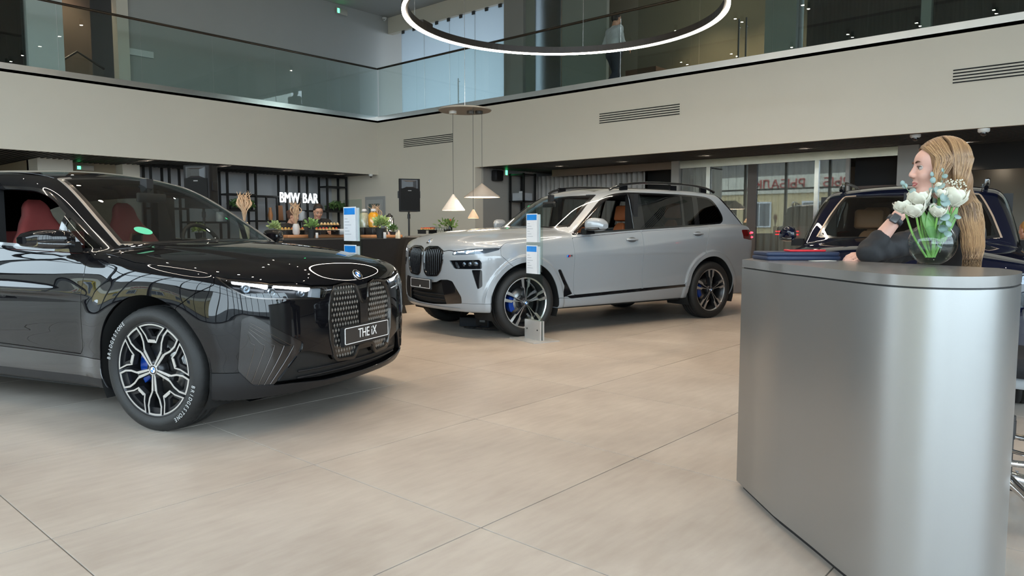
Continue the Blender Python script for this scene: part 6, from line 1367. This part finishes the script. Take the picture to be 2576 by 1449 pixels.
b = MB(); b.rbox(-.36, .36, .22, .38, .25, .98, .06, 4); b.build('backrest', tan, ac); b = MB(); b.rbox(-.36, .36, -.36, .26, .25, .46, .07, 4); b.build('seat', tan, ac)
for s_ in (-1, 1):
    b = MB(); b.rbox(s_ * .34 - .06, s_ * .34 + .06, -.36, .36, .25, .64, .04, 4); b.build('armrest', tan, ac)
    for yy in (-.3, .3): b = MB(); b.cyl((s_ * .32, yy, 0), (s_ * .32, yy, .27), .016, n=10); b.build('leg', G['satin_black'], ac)
# second rack with a boxed model, left of the curtain
r2 = empty('shelf_rack', (0, 0, 0), 0, 'narrow black shelf rack in the recess left of the curtain', 'rack')
for y in (11.0, 10.60):
    for x in (12.45, 12.85): b = MB(); b.box(x - .02, x + .02, y - .02, y + .02, 0, 2.47); b.build('post', rk, r2)
for z in (1.0, 1.84, 2.44): b = MB(); b.box(12.43, 12.87, 10.58, 11.02, z - .015, z + .015); b.build('shelf', rk, r2)
o = MB().box(12.50, 12.82, 10.66, 10.98, 1.86, 2.03).build('model_box', mat('box_print', '#9fa2a6', .5, var=.3, vs=6)); tag(o, 'grey boxed model on the narrow rack', 'box'); o = MB().box(12.52, 12.6, 10.7, 10.8, 2.031, 2.07).build('small_box', white_c); tag(o, 'small white box on top of the boxed model', 'box')
# ---------------------------------------------------------------- people: one smooth skin each, clothes and hair as children
class Blob:
    """smooth union of tapered limbs and ellipsoids, with smooth dents"""
    def __init__(s): s.p = []
    def limb(s, a, b, ra, rb, k=.02): s.p.append(('c', np.array(a, float), np.array(b, float), ra, rb, k, 1)); return s
    def chain(s, pts, rs, k=.02):
        for i in range(len(pts) - 1): s.limb(pts[i], pts[i + 1], rs[i], rs[i + 1], k)
        return s
    def ell(s, c, r, R=None, k=.02, sign=1): s.p.append(('e', np.array(c, float), np.array(r, float), None if R is None else np.array(R, float), 0, k, sign)); return s
    def one(s, q, P):
        if q[0] == 'c':
            _, a, b, ra, rb, k, sg = q; e = b - a; w_ = P - a; t = np.clip(w_ @ e / max(e @ e, 1e-9), 0, 1); return np.linalg.norm(w_ - t[:, None] * e, axis=1) - (ra + (rb - ra) * t)
        _, c, r, R, _, k, sg = q; w_ = P - c
        if R is not None: w_ = w_ @ R
        u = np.linalg.norm(w_ / r, axis=1); v = np.linalg.norm(w_ / (r * r), axis=1); return u * (u - 1) / np.maximum(v, 1e-6)
    def f(s, P, sel=None):
        d = np.full(len(P), 1e3)
        for i, q in enumerate(s.p):
            if sel is not None and not sel[i]: continue
            v = s.one(q, P); d = smin(d, v, q[5]) if q[6] > 0 else smax(d, -v, q[5])
        return d
    def mesh(s, name, h, disp=None):
        lo = np.full(3, 1e9); hi = -lo
        for q in s.p:
            if q[6] < 0: continue
            if q[0] == 'c': m = max(q[3], q[4]); lo = np.minimum(lo, np.minimum(q[1], q[2]) - m); hi = np.maximum(hi, np.maximum(q[1], q[2]) + m)
            else: lo = np.minimum(lo, q[1] - q[2].max()); hi = np.maximum(hi, q[1] + q[2].max())
        lo -= 3 * h; hi += 3 * h; n = np.ceil((hi - lo) / h).astype(int) + 1; B = 12
        n = ((n + B - 1) // B) * B; V = np.ones(tuple(n), np.float32); g = np.stack(np.meshgrid(*[np.arange(B)] * 3, indexing='ij'), -1).reshape(-1, 3) * h
        nb = n // B; bi = np.argwhere(np.ones(tuple(nb), bool)); cen = lo + (bi * B + (B - 1) / 2) * h; rad = B * h * .9
        D = np.stack([s.one(q, cen) for q in s.p], 1); pos = np.array([q[6] > 0 for q in s.p]); act = (np.where(pos, D, 9).min(1) < rad + .03)
        for b_, dd in zip(bi[act], D[act]):
            P = lo + b_ * B * h + g; sel = dd < dd[pos].min() + 2 * rad + .06; sel |= (~pos) & (dd < rad + .05)
            v = s.f(P, sel)
            if disp is not None: v = v + disp(P)
            V[b_[0] * B:b_[0] * B + B, b_[1] * B:b_[1] * B + B, b_[2] * B:b_[2] * B + B] = v.reshape(B, B, B)
        I = V < 0; cs = tuple(n - 1); acc = np.zeros(cs + (3,), np.float32); cnt = np.zeros(cs, np.int16)
        def sl(o): return tuple(slice(o[a], o[a] + cs[a]) for a in range(3))
        for ax in range(3):
            o1, o2 = [a for a in range(3) if a != ax]
            for p in (0, 1):
                for q in (0, 1):
                    A = [0, 0, 0]; A[o1] = p; A[o2] = q; C_ = list(A); C_[ax] = 1; va, vb = V[sl(A)], V[sl(C_)]; cr = I[sl(A)] != I[sl(C_)]
                    t = np.where(cr, va / np.where(va == vb, 1, va - vb), 0); acc[..., o1] += np.where(cr, p, 0); acc[..., o2] += np.where(cr, q, 0); acc[..., ax] += t; cnt += cr
        act = cnt > 0; idx = np.full(cs, -1, np.int64); idx[act] = np.arange(act.sum()); ijk = np.argwhere(act); P = lo + h * (ijk + acc[act] / cnt[act][:, None]); F = []
        for ax in range(3):
            o1, o2 = [(1, 2), (2, 0), (0, 1)][ax]; A = [slice(None)] * 3; C_ = [slice(None)] * 3; A[ax] = slice(0, -1); C_[ax] = slice(1, None)
            cr = np.argwhere(I[tuple(A)] != I[tuple(C_)]); cr = cr[(cr[:, o1] > 0) & (cr[:, o2] > 0) & (cr[:, o1] < cs[o1]) & (cr[:, o2] < cs[o2])]; fl = I[tuple(cr.T)]; q = []
            for d1, d2 in ((1, 1), (0, 1), (0, 0), (1, 0)): k = cr.copy(); k[:, o1] -= d1; k[:, o2] -= d2; q.append(idx[tuple(k.T)])
            q = np.stack(q, 1); q[~fl] = q[~fl][:, ::-1]; F.append(q)
        F = np.concatenate(F); F = F[(F >= 0).all(1)]
        me = bpy.data.meshes.new(name); me.from_pydata(P.tolist(), [], F.tolist()); me.polygons.foreach_set('use_smooth', [True] * len(F)); me.update(); return me
skin_m = mat('skin', '#c4998a', .48, var=.05, vs=20, sheen=.1); lip_m = mat('lip_pink', '#b06562', .4, var=.03); eye_w = mat('eye_white', '#a39a94', .25); eye_d = mat('eye_dark', (.03, .025, .02), .15); brow_m = mat('brow_brown', '#4d3526', .8)
def frame(face, up=(0, 0, 1)):
    x = Vector(face).normalized(); z = (Vector(up) - x * Vector(up).dot(x)).normalized(); y = z.cross(x); return np.array([[x.x, y.x, z.x], [x.y, y.y, z.y], [x.z, y.z, z.z]])
def head_prims(B, c, R, s=1., fine=True):
    T = lambda p: np.array(c) + R @ (np.array(p) * s)
    E = lambda p, r, k, sg=1: B.ell(T(p), np.array(r) * s, R, k * s, sg)
    E((-.012, 0, .038), (.094, .074, .088), .02); E((.030, 0, -.020), (.060, .057, .082), .03); E((.045, 0, .045), (.045, .055, .045), .03)
    B.limb(T((.056, .014, -.098)), T((.056, -.014, -.098)), .020 * s, .020 * s, .025 * s)
    for sd in (1, -1):
        B.limb(T((.0, sd * .052, -.050)), T((.050, sd * .018, -.098)), .020 * s, .018 * s, .03 * s); E((.060, sd * .036, -.024), (.026, .022, .022), .025)
        if fine: E((.0925, sd * .031, .012), (.016, .019, .012), .014, -1); E((.0, sd * .076, -.005), (.018, .008, .030), .01)
    if fine:
        B.limb(T((.086, 0, .022)), T((.1045, 0, -.020)), .0070 * s, .0092 * s, .012 * s)
        for sd in (1, -1): E((.095, sd * .0115, -.026), (.010, .0085, .008), .008)
        B.limb(T((.082, .014, -.052)), T((.0875, 0, -.050)), .006 * s, .0075 * s, .008 * s); B.limb(T((.082, -.014, -.052)), T((.0875, 0, -.050)), .006 * s, .0075 * s, .008 * s); B.limb(T((.079, .011, -.064)), T((.0835, 0, -.066)), .006 * s, .0085 * s, .008 * s); B.limb(T((.079, -.011, -.064)), T((.0835, 0, -.066)), .006 * s, .0085 * s, .008 * s)
    else: B.limb(T((.086, 0, .02)), T((.104, 0, -.02)), .009 * s, .012 * s, .012 * s)
    return T
def face_bits(root, T, R, s=1., detail=True):
    Mx = Matrix(((*(R[0] * s), T((0, 0, 0))[0]), (*(R[1] * s), T((0, 0, 0))[1]), (*(R[2] * s), T((0, 0, 0))[2]), (0, 0, 0, 1)))
    for sd in (1, -1):
        b = MB(); b.ball((.0728, sd * .031, .0095), .0125, 10); o = b.build('eye', eye_w, root); o.matrix_local = Mx
        b = MB(); b.ball((.0803, sd * .0318, .0095), .0062, 8); o2 = b.build('iris', eye_d, o)
        b = MB(); b.tube(catmull([(.0830, sd * .017, .010), (.0895, sd * .028, .0165), (.0845, sd * .042, .0150), (.077, sd * .049, .0125)], 4), [.0006, .001, .0014, .0018, .002, .002, .002, .002, .0018, .0016, .0014, .001, .0005], 5); o3 = b.build('eyelash', eye_d, root); o3.matrix_local = Mx
        b = MB(); b.tube(catmull([(.0915, sd * .014, .0310), (.0915, sd * .028, .0370), (.085, sd * .045, .0350)], 5), [.0015, .0024, .003, .003, .003, .0028, .0026, .0022, .0018, .0012, .0006], 6, flat=1.6); o4 = b.build('eyebrow', brow_m, root); o4.matrix_local = Mx
    b = MB(); b.tube([(.0815, -.023, -.0585), (.0885, -.010, -.0530), (.0918, 0, -.0545), (.0885, .010, -.0530), (.0815, .023, -.0585)], [.001, .0040, .0046, .0040, .001], 8); b.tube([(.0815, -.021, -.0590), (.0875, -.009, -.0650), (.0895, 0, -.0655), (.0875, .009, -.0650), (.0815, .021, -.0590)], [.001, .0046, .0056, .0046, .001], 8); o = b.build('lips', lip_m, root); o.matrix_local = Mx
def hand_prims(B, wrist, d, n, s=1., curl=.5, spread=.10, thumb=1, k=.006):
    """palm and five fingers: d along the hand, n out of the back of the hand, thumb side = thumb * (d x n)"""
    d = np.array(d, float); d /= np.linalg.norm(d); n = np.array(n, float); n -= d * (n @ d); n /= np.linalg.norm(n); t = np.cross(d, n) * thumb; w_ = np.array(wrist, float)
    B.limb(w_, w_ + d * .035 * s, .023 * s, .024 * s, .02)
    for i, o in enumerate((.030, .010, -.010, -.028)):
        kn = w_ + (d * (.088 - .004 * abs(i - 1)) + t * o) * s; B.limb(w_ + (d * .03 + t * o * .6) * s, kn, .0135 * s, .0105 * s, .012)
        L = (.074, .082, .076, .060)[i] * s; p = kn; a = 0; dd = d + t * spread * (1.5 - i) * .4; dd /= np.linalg.norm(dd)
        for j, fr in enumerate((.45, .30, .25)):
            a += curl * (.7, 1.0, .6)[j]; q = p + (dd * math.cos(a) - n * math.sin(a)) * L * fr; B.limb(p, q, (.0098 - .001 * j) * s, (.0088 - .001 * j) * s, k); p = q
    p0 = w_ + (d * .022 + t * .022) * s; p1 = p0 + (d * .030 + t * .028 - n * .010) * s; p2 = p1 + (d * .032 + t * .008 - n * .012 * (1 + curl)) * s; p3 = p2 + (d * .024 - t * .002 - n * .010 * (1 + curl)) * s; B.chain([p0, p1, p2, p3], [.016 * s, .0125 * s, .0105 * s, .008 * s], .008)
def strands(mb, curves, r=.004, n=5):
    for c in curves: P = catmull(c, 6); L = len(P); mb.tube(P, [r * (.5 + .5 * math.sin(PI * min(1, .15 + i / L * .85))) for i in range(L)], n)
V3 = lambda v: np.array(tuple(v))
# --- the woman leaning on the counter
def build_woman():
    hc = W(2357, 430, 3.26); face = (-RT * .97 + FW * .20 + Vector((0, 0, .03))).normalized(); R = frame(face, Vector((0, 0, 1)) + RT * .06)
    root = empty('person', (0, 0, 0), 0, 'woman with long fair hair in a black top leaning on the counter, chin on hand', 'person')
    B = Blob(); S_ = 1.02; T = head_prims(B, tuple(hc), R, S_)
    sh_c = W(2400, 590, 3.42); nk = sh_c + Vector((0, 0, .06))
    shn = W(2362, 592, 3.28); shf = W(2440, 585, 3.62)                       # near and far shoulder
    el = W(2186, 634, 3.14); wr = W(2262, 541, 3.13)                           # elbow on the counter, wrist
    el2 = W(2262, 638, 3.42); wr2 = W(2190, 642, 3.235)                         # other forearm lying on the counter
    B.limb(T((-.020, 0, -.05)), V3(nk), .050, .056, .03)
    hip = sh_c + Vector((.28, .10, -.36)); hip.z = .86
    B.limb(V3(nk), V3(sh_c), .06, .08, .03); B.limb(V3(shn), V3(shf), .060, .058, .04); B.chain([V3(sh_c), V3((sh_c + hip) / 2), V3(hip)], [.11, .105, .135], .06)
    B.chain([V3(shn), V3(el), V3(wr)], [.050, .037, .0255], .02); B.chain([V3(shf), V3(el2), V3(wr2)], [.048, .036, .026], .02)
    chin = T((.045, -.02, -.110)); hd = Vector(chin) - wr; hand_prims(B, V3(wr), V3(hd.normalized()), V3(-RT * .8 + Vector((0, 0, -.2)) - FW * .3), .92, .75, .06, 1)
    hand_prims(B, V3(wr2), V3((-RT * .82 - FW * .22 + Vector((0, 0, -.06))).normalized()), V3(Vector((0, 0, 1)) - FW * .4), .92, .50, .10, -1)
    kn = hip + Vector((-.02, .03, -.42)); an = Vector((hip.x + .02, hip.y + .03, .09))
    for sd in (-1, 1):
        o = (RT * .04 + FW * .085) * sd; B.chain([V3(hip + o), V3(kn + o), V3(an + o)], [.085, .055, .038], .03); B.limb(V3(an + o + Vector((0, 0, -.05))), V3(an + o + Vector((-.10, .07, -.06))), .035, .028, .02)
    link_mesh('body', B.mesh('body', .0058), skin_m, root)
    face_bits(root, T, R, S_)
    bt = mat('black_top', (.013, .013, .015), .75, var=.15, vs=30, bump=.15, bs=40)
    Bc = Blob(); Bc.limb(V3(nk + Vector((0, 0, -.03))), V3(sh_c), .066, .092, .03); Bc.limb(V3(shn), V3(shf), .068, .066, .05); Bc.chain([V3(sh_c), V3((sh_c + hip) / 2), V3(hip)], [.125, .118, .148], .06)
    ft = V3(el) * .66 + V3(wr) * .34
    Bc.chain([V3(shn), V3(el)], [.062, .050], .03); Bc.limb(V3(el), ft, .049, .042, .012); ft2 = V3(el2) * .35 + V3(wr2) * .65; Bc.chain([V3(shf), V3(el2)], [.060, .048], .03); Bc.limb(V3(el2), ft2, .046, .040, .012)
    ph = RT; fold = lambda P: .0035 * np.sin((P @ np.array([60., 25., 90.]))) * np.sin(P @ np.array([22., -40., 13.]))
    link_mesh('top', Bc.mesh('top', .0085, fold), bt, root)
    Bt = Blob()
    for sd in (-1, 1): o = (RT * .04 + FW * .085) * sd; Bt.chain([V3(hip + o), V3(kn + o), V3(an + o)], [.105, .070, .055], .03)
    link_mesh('trousers', Bt.mesh('trousers', .014), mat('dark_trousers', (.012, .012, .014), .8), root)
    # watch
    ax = (wr - el).normalized(); wc = wr - ax * .030; wt = empty('wrist_watch', (0, 0, 0), 0, 'dark square wrist watch on the woman wrist', 'watch')
    u = (-RT * .55 - FW * .8); u = (u - ax * u.dot(ax)).normalized(); v = ax.cross(u)
    b = MB(); Rr = [[tuple(wc + ax * z + (u * math.cos(t) * 1.06 + v * math.sin(t)) * r) for t in np.linspace(0, 2 * PI, 25)[:-1]] for r, z in ((.0305, -.011), (.033, -.011), (.033, .011), (.0305, .011))]; b.rings(Rr, False, False); b.build('strap', mat('strap_grey', (.03, .032, .038), .6), wt)
    Mw = Matrix(((v.x, ax.x, u.x, 0), (v.y, ax.y, u.y, 0), (v.z, ax.z, u.z, 0), (0, 0, 0, 1))); Mw.translation = wc + u * .033
    b = MB(); b.rbox(-.017, .017, -.020, .020, -.004, .008, .006, 4, Mw); b.build('watch_case', mat('watch_grey', (.09, .09, .10), .3, .8), wt); b = MB(); b.rbox(-.014, .014, -.017, .017, .008, .0092, .004, 4, Mw); b.build('watch_face', G['gloss_black'], wt)
    # hair: a shell round the skull and long locks down the back and far side
    hm = mat('hair_fair', '#7d5e40', .45, var=.15, vs=60, stretch=(3, 3, .15), bump=.2, bs=120, sheen=.1)
    H = Blob(); L = lambda p: T(p)
    H.ell(L((-.025, 0, .045)), np.array((.099, .082, .092)) * S_, R, .03); H.ell(L((-.055, 0, -.03)), np.array((.068, .072, .10)) * S_, R, .05)
    for sd in (1, -1): H.ell(L((-.010, sd * .062, .020)), np.array((.046, .018, .082)) * S_, R, .03); H.limb(L((.026, sd * .055, .072)), L((-.012, sd * .072, -.08)), .016, .018, .03); H.limb(L((.048, sd * .03, .104)), L((.026, sd * .06, .066)), .015, .015, .03)
    lk = [V3(W(2418, 500, 3.33)), V3(W(2440, 560, 3.30)), V3(W(2446, 620, 3.22)), V3(W(2443, 668, 3.12))]
    H.chain([L((-.085, 0, -.05))] + lk, [.058, .046, .030, .018, .006], .05)
    H.ell(L((.085, 0, -.035)), np.array((.058, .075, .105)) * S_, R, .02, -1); H.ell(L((.10, 0, .03)), np.array((.045, .062, .055)) * S_, R, .02, -1)
    wv = lambda P: .0012 * np.sin(((P - V3(hc)) @ (R @ np.array([260., 240., 0]))) + 2 * np.sin((P[:, 2]) * 9))
    hr = link_mesh('hair', H.mesh('hair', .0055, wv), hm, root)
    r = random.Random(5); sets = [MB(), MB(), MB()]
    for k in range(1700):
        near = r.random() < .8; sg = 1 if near else -1; xr = r.uniform(-.098, .070); lay = r.uniform(-.004, .004); pts = []
        for ph_ in (-14, 14, 45, 74, 96):
            p_ = math.radians(ph_ + r.uniform(-3, 3)); x = xr - .018 * p_ + .012 * math.sin(p_ * 2) * (1 if xr > 0 else 0); q = math.sqrt(max(.05, 1 - ((x + .025) / .112) ** 2)); pts.append(L((x, sg * (.0925 + lay) * q * math.sin(p_), .045 + (.103 + lay) * q * math.cos(p_))))
        u = r.uniform(-1, 1); v = r.uniform(-1, 1); wvx = r.uniform(0, 6.28)
        if xr > .0: pts.append(L((.005 + xr * .35 + r.uniform(-.01, .01), sg * (.088 + lay), -.065)))
        else: pts.append(L((-.045 + xr * .45, sg * (.083 + lay), -.06)))
        nn_ = 4 if near or r.random() < .5 else 1
        for i in range(nn_):
            rad = (.055, .050, .040, .030)[i]; sw_ = .010 * math.sin(wvx + i * 2.1)
            pts.append(lk[i] + V3(RT) * (u * rad + sw_) - V3(FW) * (math.sqrt(max(0, 1 - u * u)) * rad * (.9 if v > -.3 else -.5)) + np.array([0, 0, r.uniform(-.02, .03) if i == 3 else 0]))
        P_l = catmull([tuple(p) for p in pts], 4); n_ = len(P_l); sets[r.choice((0, 0, 1, 1, 2))].tube(P_l, [.0016 * (.55 + .45 * math.sin(PI * min(1, .2 + i / n_ * .8))) for i in range(n_)], 3, caps=False)
    for b, c in zip(sets, ('#8a6a4a', '#a5845f', '#6b5038')): o = b.build('hair_strands', mat('hair' + c, c, .38, var=.08, vs=30, sheen=.1), hr, fix=False); o['kind'] = 'stuff'
build_woman()
# --- generic standing figure
def figure(label, base, facing, z_head, J, cloth, hair, h=.011, trousers=None, lean=0., seated=False, hold=None):
    """J: joint offsets in the figure frame (x forward, y left, z up)"""
    R0 = frame(facing); base = np.array(base, float); A = lambda p: base + R0 @ np.array(p, float)
    root = empty('person', tuple(base), 0, label, 'person'); L0 = lambda p: R0 @ np.array(p, float)
    B = Blob(); Rh = R0 @ np.array(frame((math.cos(J.get('nod', 0)), math.sin(J.get('turn', 0)), -math.sin(J.get('nod', 0))))); T = head_prims(B, L0(J['head']), Rh, 1., True)
    B.limb(T((-.02, 0, -.05)), L0(J['neck']), .05, .06, .03)
    sh, el, wr, hp, kn, an = [J[k] for k in ('sh', 'el', 'wr', 'hip', 'knee', 'ankle')]
    mid = (np.array(sh[0]) + np.array(sh[1])) / 2; hm_ = (np.array(hp[0]) + np.array(hp[1])) / 2
    def torso(B_, g): B_.limb(L0(sh[0]), L0(sh[1]), .065 + g, .065 + g, .05); B_.chain([L0(mid + np.array([0, .06, -.06])), L0(hm_ + np.array([0, .05, .05]))], [.115 + g, .105 + g], .05); B_.chain([L0(mid + np.array([0, -.06, -.06])), L0(hm_ + np.array([0, -.05, .05]))], [.115 + g, .105 + g], .05)
    torso(B, 0)
    for i in (0, 1):
        B.chain([L0(sh[i]), L0(el[i]), L0(wr[i])], [.052, .040, .027], .02); hand_prims(B, L0(wr[i]), L0(np.array(wr[i]) - np.array(el[i])), L0(J.get('hn', (.3, (1 if i == 0 else -1) * .8, .3))), 1., J.get('curl', .5), .08, 1 if i == 0 else -1)
        B.chain([L0(hp[i]), L0(kn[i]), L0(an[i])], [.088, .058, .042], .03); B.limb(L0(np.array(an[i]) + np.array([0, 0, -.04])), L0(np.array(an[i]) + np.array([.13, 0, -.055])), .04, .03, .02)
    link_mesh('body', B.mesh('body', h), mat('skin_warm', '#b98a72', .5, var=.05), root); face_bits(root, T, Rh)
    C_ = Blob(); torso(C_, .014); C_.limb(L0(np.array(J['neck']) + np.array([0, 0, -.01])), L0(mid), .068, .09, .03)
    for i in (0, 1): C_.chain([L0(sh[i]), L0(el[i])], [.066, .053], .03); C_.limb(L0(el[i]), L0(np.array(el[i]) * .15 + np.array(wr[i]) * .85), .052, .038, .02)
    link_mesh('shirt', C_.mesh('shirt', h * 1.2, lambda P: .003 * np.sin(P @ np.array([50., 35., 70.]))), cloth, root)
    Q = Blob()
    for i in (0, 1): Q.chain([L0(hp[i]), L0(kn[i]), L0(an[i])], [.108, .075, .062], .03)
    Q.limb(L0(hp[0]), L0(hp[1]), .118, .118, .05); link_mesh('trousers', Q.mesh('trousers', h * 1.3), trousers or mat('navy_trousers', (.010, .014, .026), .8), root)
    for i in (0, 1): Z = Blob(); Z.limb(L0(np.array(an[i]) + np.array([-.02, 0, -.045])), L0(np.array(an[i]) + np.array([.15, 0, -.055])), .048, .038, .02); link_mesh('shoe', Z.mesh('shoe', .012), G['satin_black'], root)
    H = Blob(); H.ell(T((-.022, 0, .052)), (.098, .080, .090), Rh, .03); H.ell(T((-.045, 0, .0)), (.065, .079, .07), Rh, .03); H.ell(T((.10, 0, -.01)), (.07, .10, .085), Rh, .012, -1); H.ell(T((0, 0, -.11)), (.14, .14, .075), Rh, .012, -1)
    if J.get('long'): H.chain([T((-.06, 0, .0)), T((-.085, 0, -.10)), T((-.08, 0, -.20))], [.07, .06, .04], .04)
    if J.get('bun'): H.ell(T((-.115, 0, .05)), (.04, .04, .04), Rh, .02)
    link_mesh('hair', H.mesh('hair', h * .8, lambda P: .002 * np.sin(P @ np.array([200., 140., 60.]))), hair, root)
    return root
STAND = dict(head=(.03, 0, 1.62), neck=(0, 0, 1.46), sh=((0, .17, 1.40), (0, -.17, 1.40)), el=((-.02, .24, 1.12), (-.02, -.24, 1.12)), wr=((.10, .22, .90), (.10, -.22, .90)), hip=((0, .09, .92), (0, -.09, .92)), knee=((.02, .10, .50), (.02, -.10, .50)), ankle=((0, .10, .09), (0, -.10, .09)))
dark_hair = mat('hair_dark', (.015, .010, .008), .6, var=.3, vs=40); brown_hair = mat('hair_brown', '#4a2e20', .6, var=.3, vs=30); blond_hair = mat('hair_blond', '#a57a45', .5, var=.3, vs=25)
blk = mat('black_shirt', (.012, .012, .013), .8, var=.1); wht = mat('white_shirt', '#b9bbc0', .7, var=.04)
J = dict(STAND); J.update(head=(.16, 0, 1.515), neck=(.09, 0, 1.375), sh=((.07, .18, 1.32), (.07, -.18, 1.32)), el=((.16, .25, 1.09), (.16, -.25, 1.09)), wr=((.38, .16, 1.14), (.38, -.12, 1.14)), hip=((-.05, .09, .92), (-.05, -.09, .92)), nod=.45, curl=.6)
figure('barman with short dark hair in a black shirt looking down at the bar', Wf(795, 12.75, 0), (RT * .50 - FW * .86), 0, J, blk, dark_hair)
J = dict(J); J.update(head=(.14, 0, 1.43), neck=(.07, 0, 1.29), sh=((.05, .15, 1.235), (.05, -.15, 1.235)), el=((.14, .22, 1.02), (.14, -.22, 1.02)), wr=((.32, .14, 1.12), (.32, -.12, 1.12)), hip=((-.05, .08, .86), (-.05, -.08, .86)), nod=.2, bun=True)
figure('bar woman with brown hair half hidden by the dried pampas', Wf(722, 12.75, 0), (RT * .9 - FW * .3), 0, J, blk, brown_hair)
J = dict(STAND); J.update(head=(.05, 0, 1.63), el=((-.06, .25, 1.14), (.02, -.24, 1.14)), wr=((.16, .20, 1.02), (.24, -.16, 1.04)), knee=((.16, .10, .52), (-.04, -.10, .50)), ankle=((.22, .10, .10), (-.32, -.10, .14)), nod=.12)
mp_ = Wf(1540, 15.25, HS + .02)
figure('man in a white shirt and dark trousers walking on the gallery with papers', mp_, (RT * .86 + FW * .5), 0, J, wht, dark_hair)
o = MB().rbox(-.16, .16, -.11, .11, 0, .006, .004, 1).build('paper_sheets', MATS['paper_white']); o.location = Vector(mp_) + RT * .30 + FW * .20 + Vector((0, 0, 1.09)); o.rotation_euler = (.5, -.25, a0); tag(o, 'white paper sheets held by the man on the gallery', 'paper')
J = dict(STAND); J.update(head=(.05, 0, 1.20), neck=(0, 0, 1.05), sh=((0, .16, .99), (0, -.16, .99)), el=((.02, .24, .72), (.02, -.24, .72)), wr=((.25, .18, .74), (.25, -.18, .74)), hip=((0, .09, .52), (0, -.09, .52)), knee=((.42, .10, .50), (.42, -.10, .50)), ankle=((.42, .10, .09), (.42, -.10, .09)), long=True)
sp_ = Wf(2592, 9.6, 0)
figure('seated fair-haired person in black at the far right edge', sp_, (-RT * .2 + FW * .95), 0, J, blk, blond_hair)
e = empty('office_chair', sp_, math.atan2(FW.y, FW.x), 'black office chair under the seated person at the far right', 'chair'); b = MB(); b.rbox(-.25, .25, -.24, .24, .36, .42, .06); b.build('seat', G['satin_black'], e); b = MB(); b.cyl((0, 0, .06), (0, 0, .36), .03); b.build('column', G['chrome'], e)
for k in range(5): a = k * 2 * PI / 5; b = MB(); b.tube([(0, 0, .08), (.28 * math.cos(a), .28 * math.sin(a), .04)], .02, 8); b.ball((.28 * math.cos(a), .28 * math.sin(a), .025), .025, 6); b.build('leg', G['satin_black'], e)
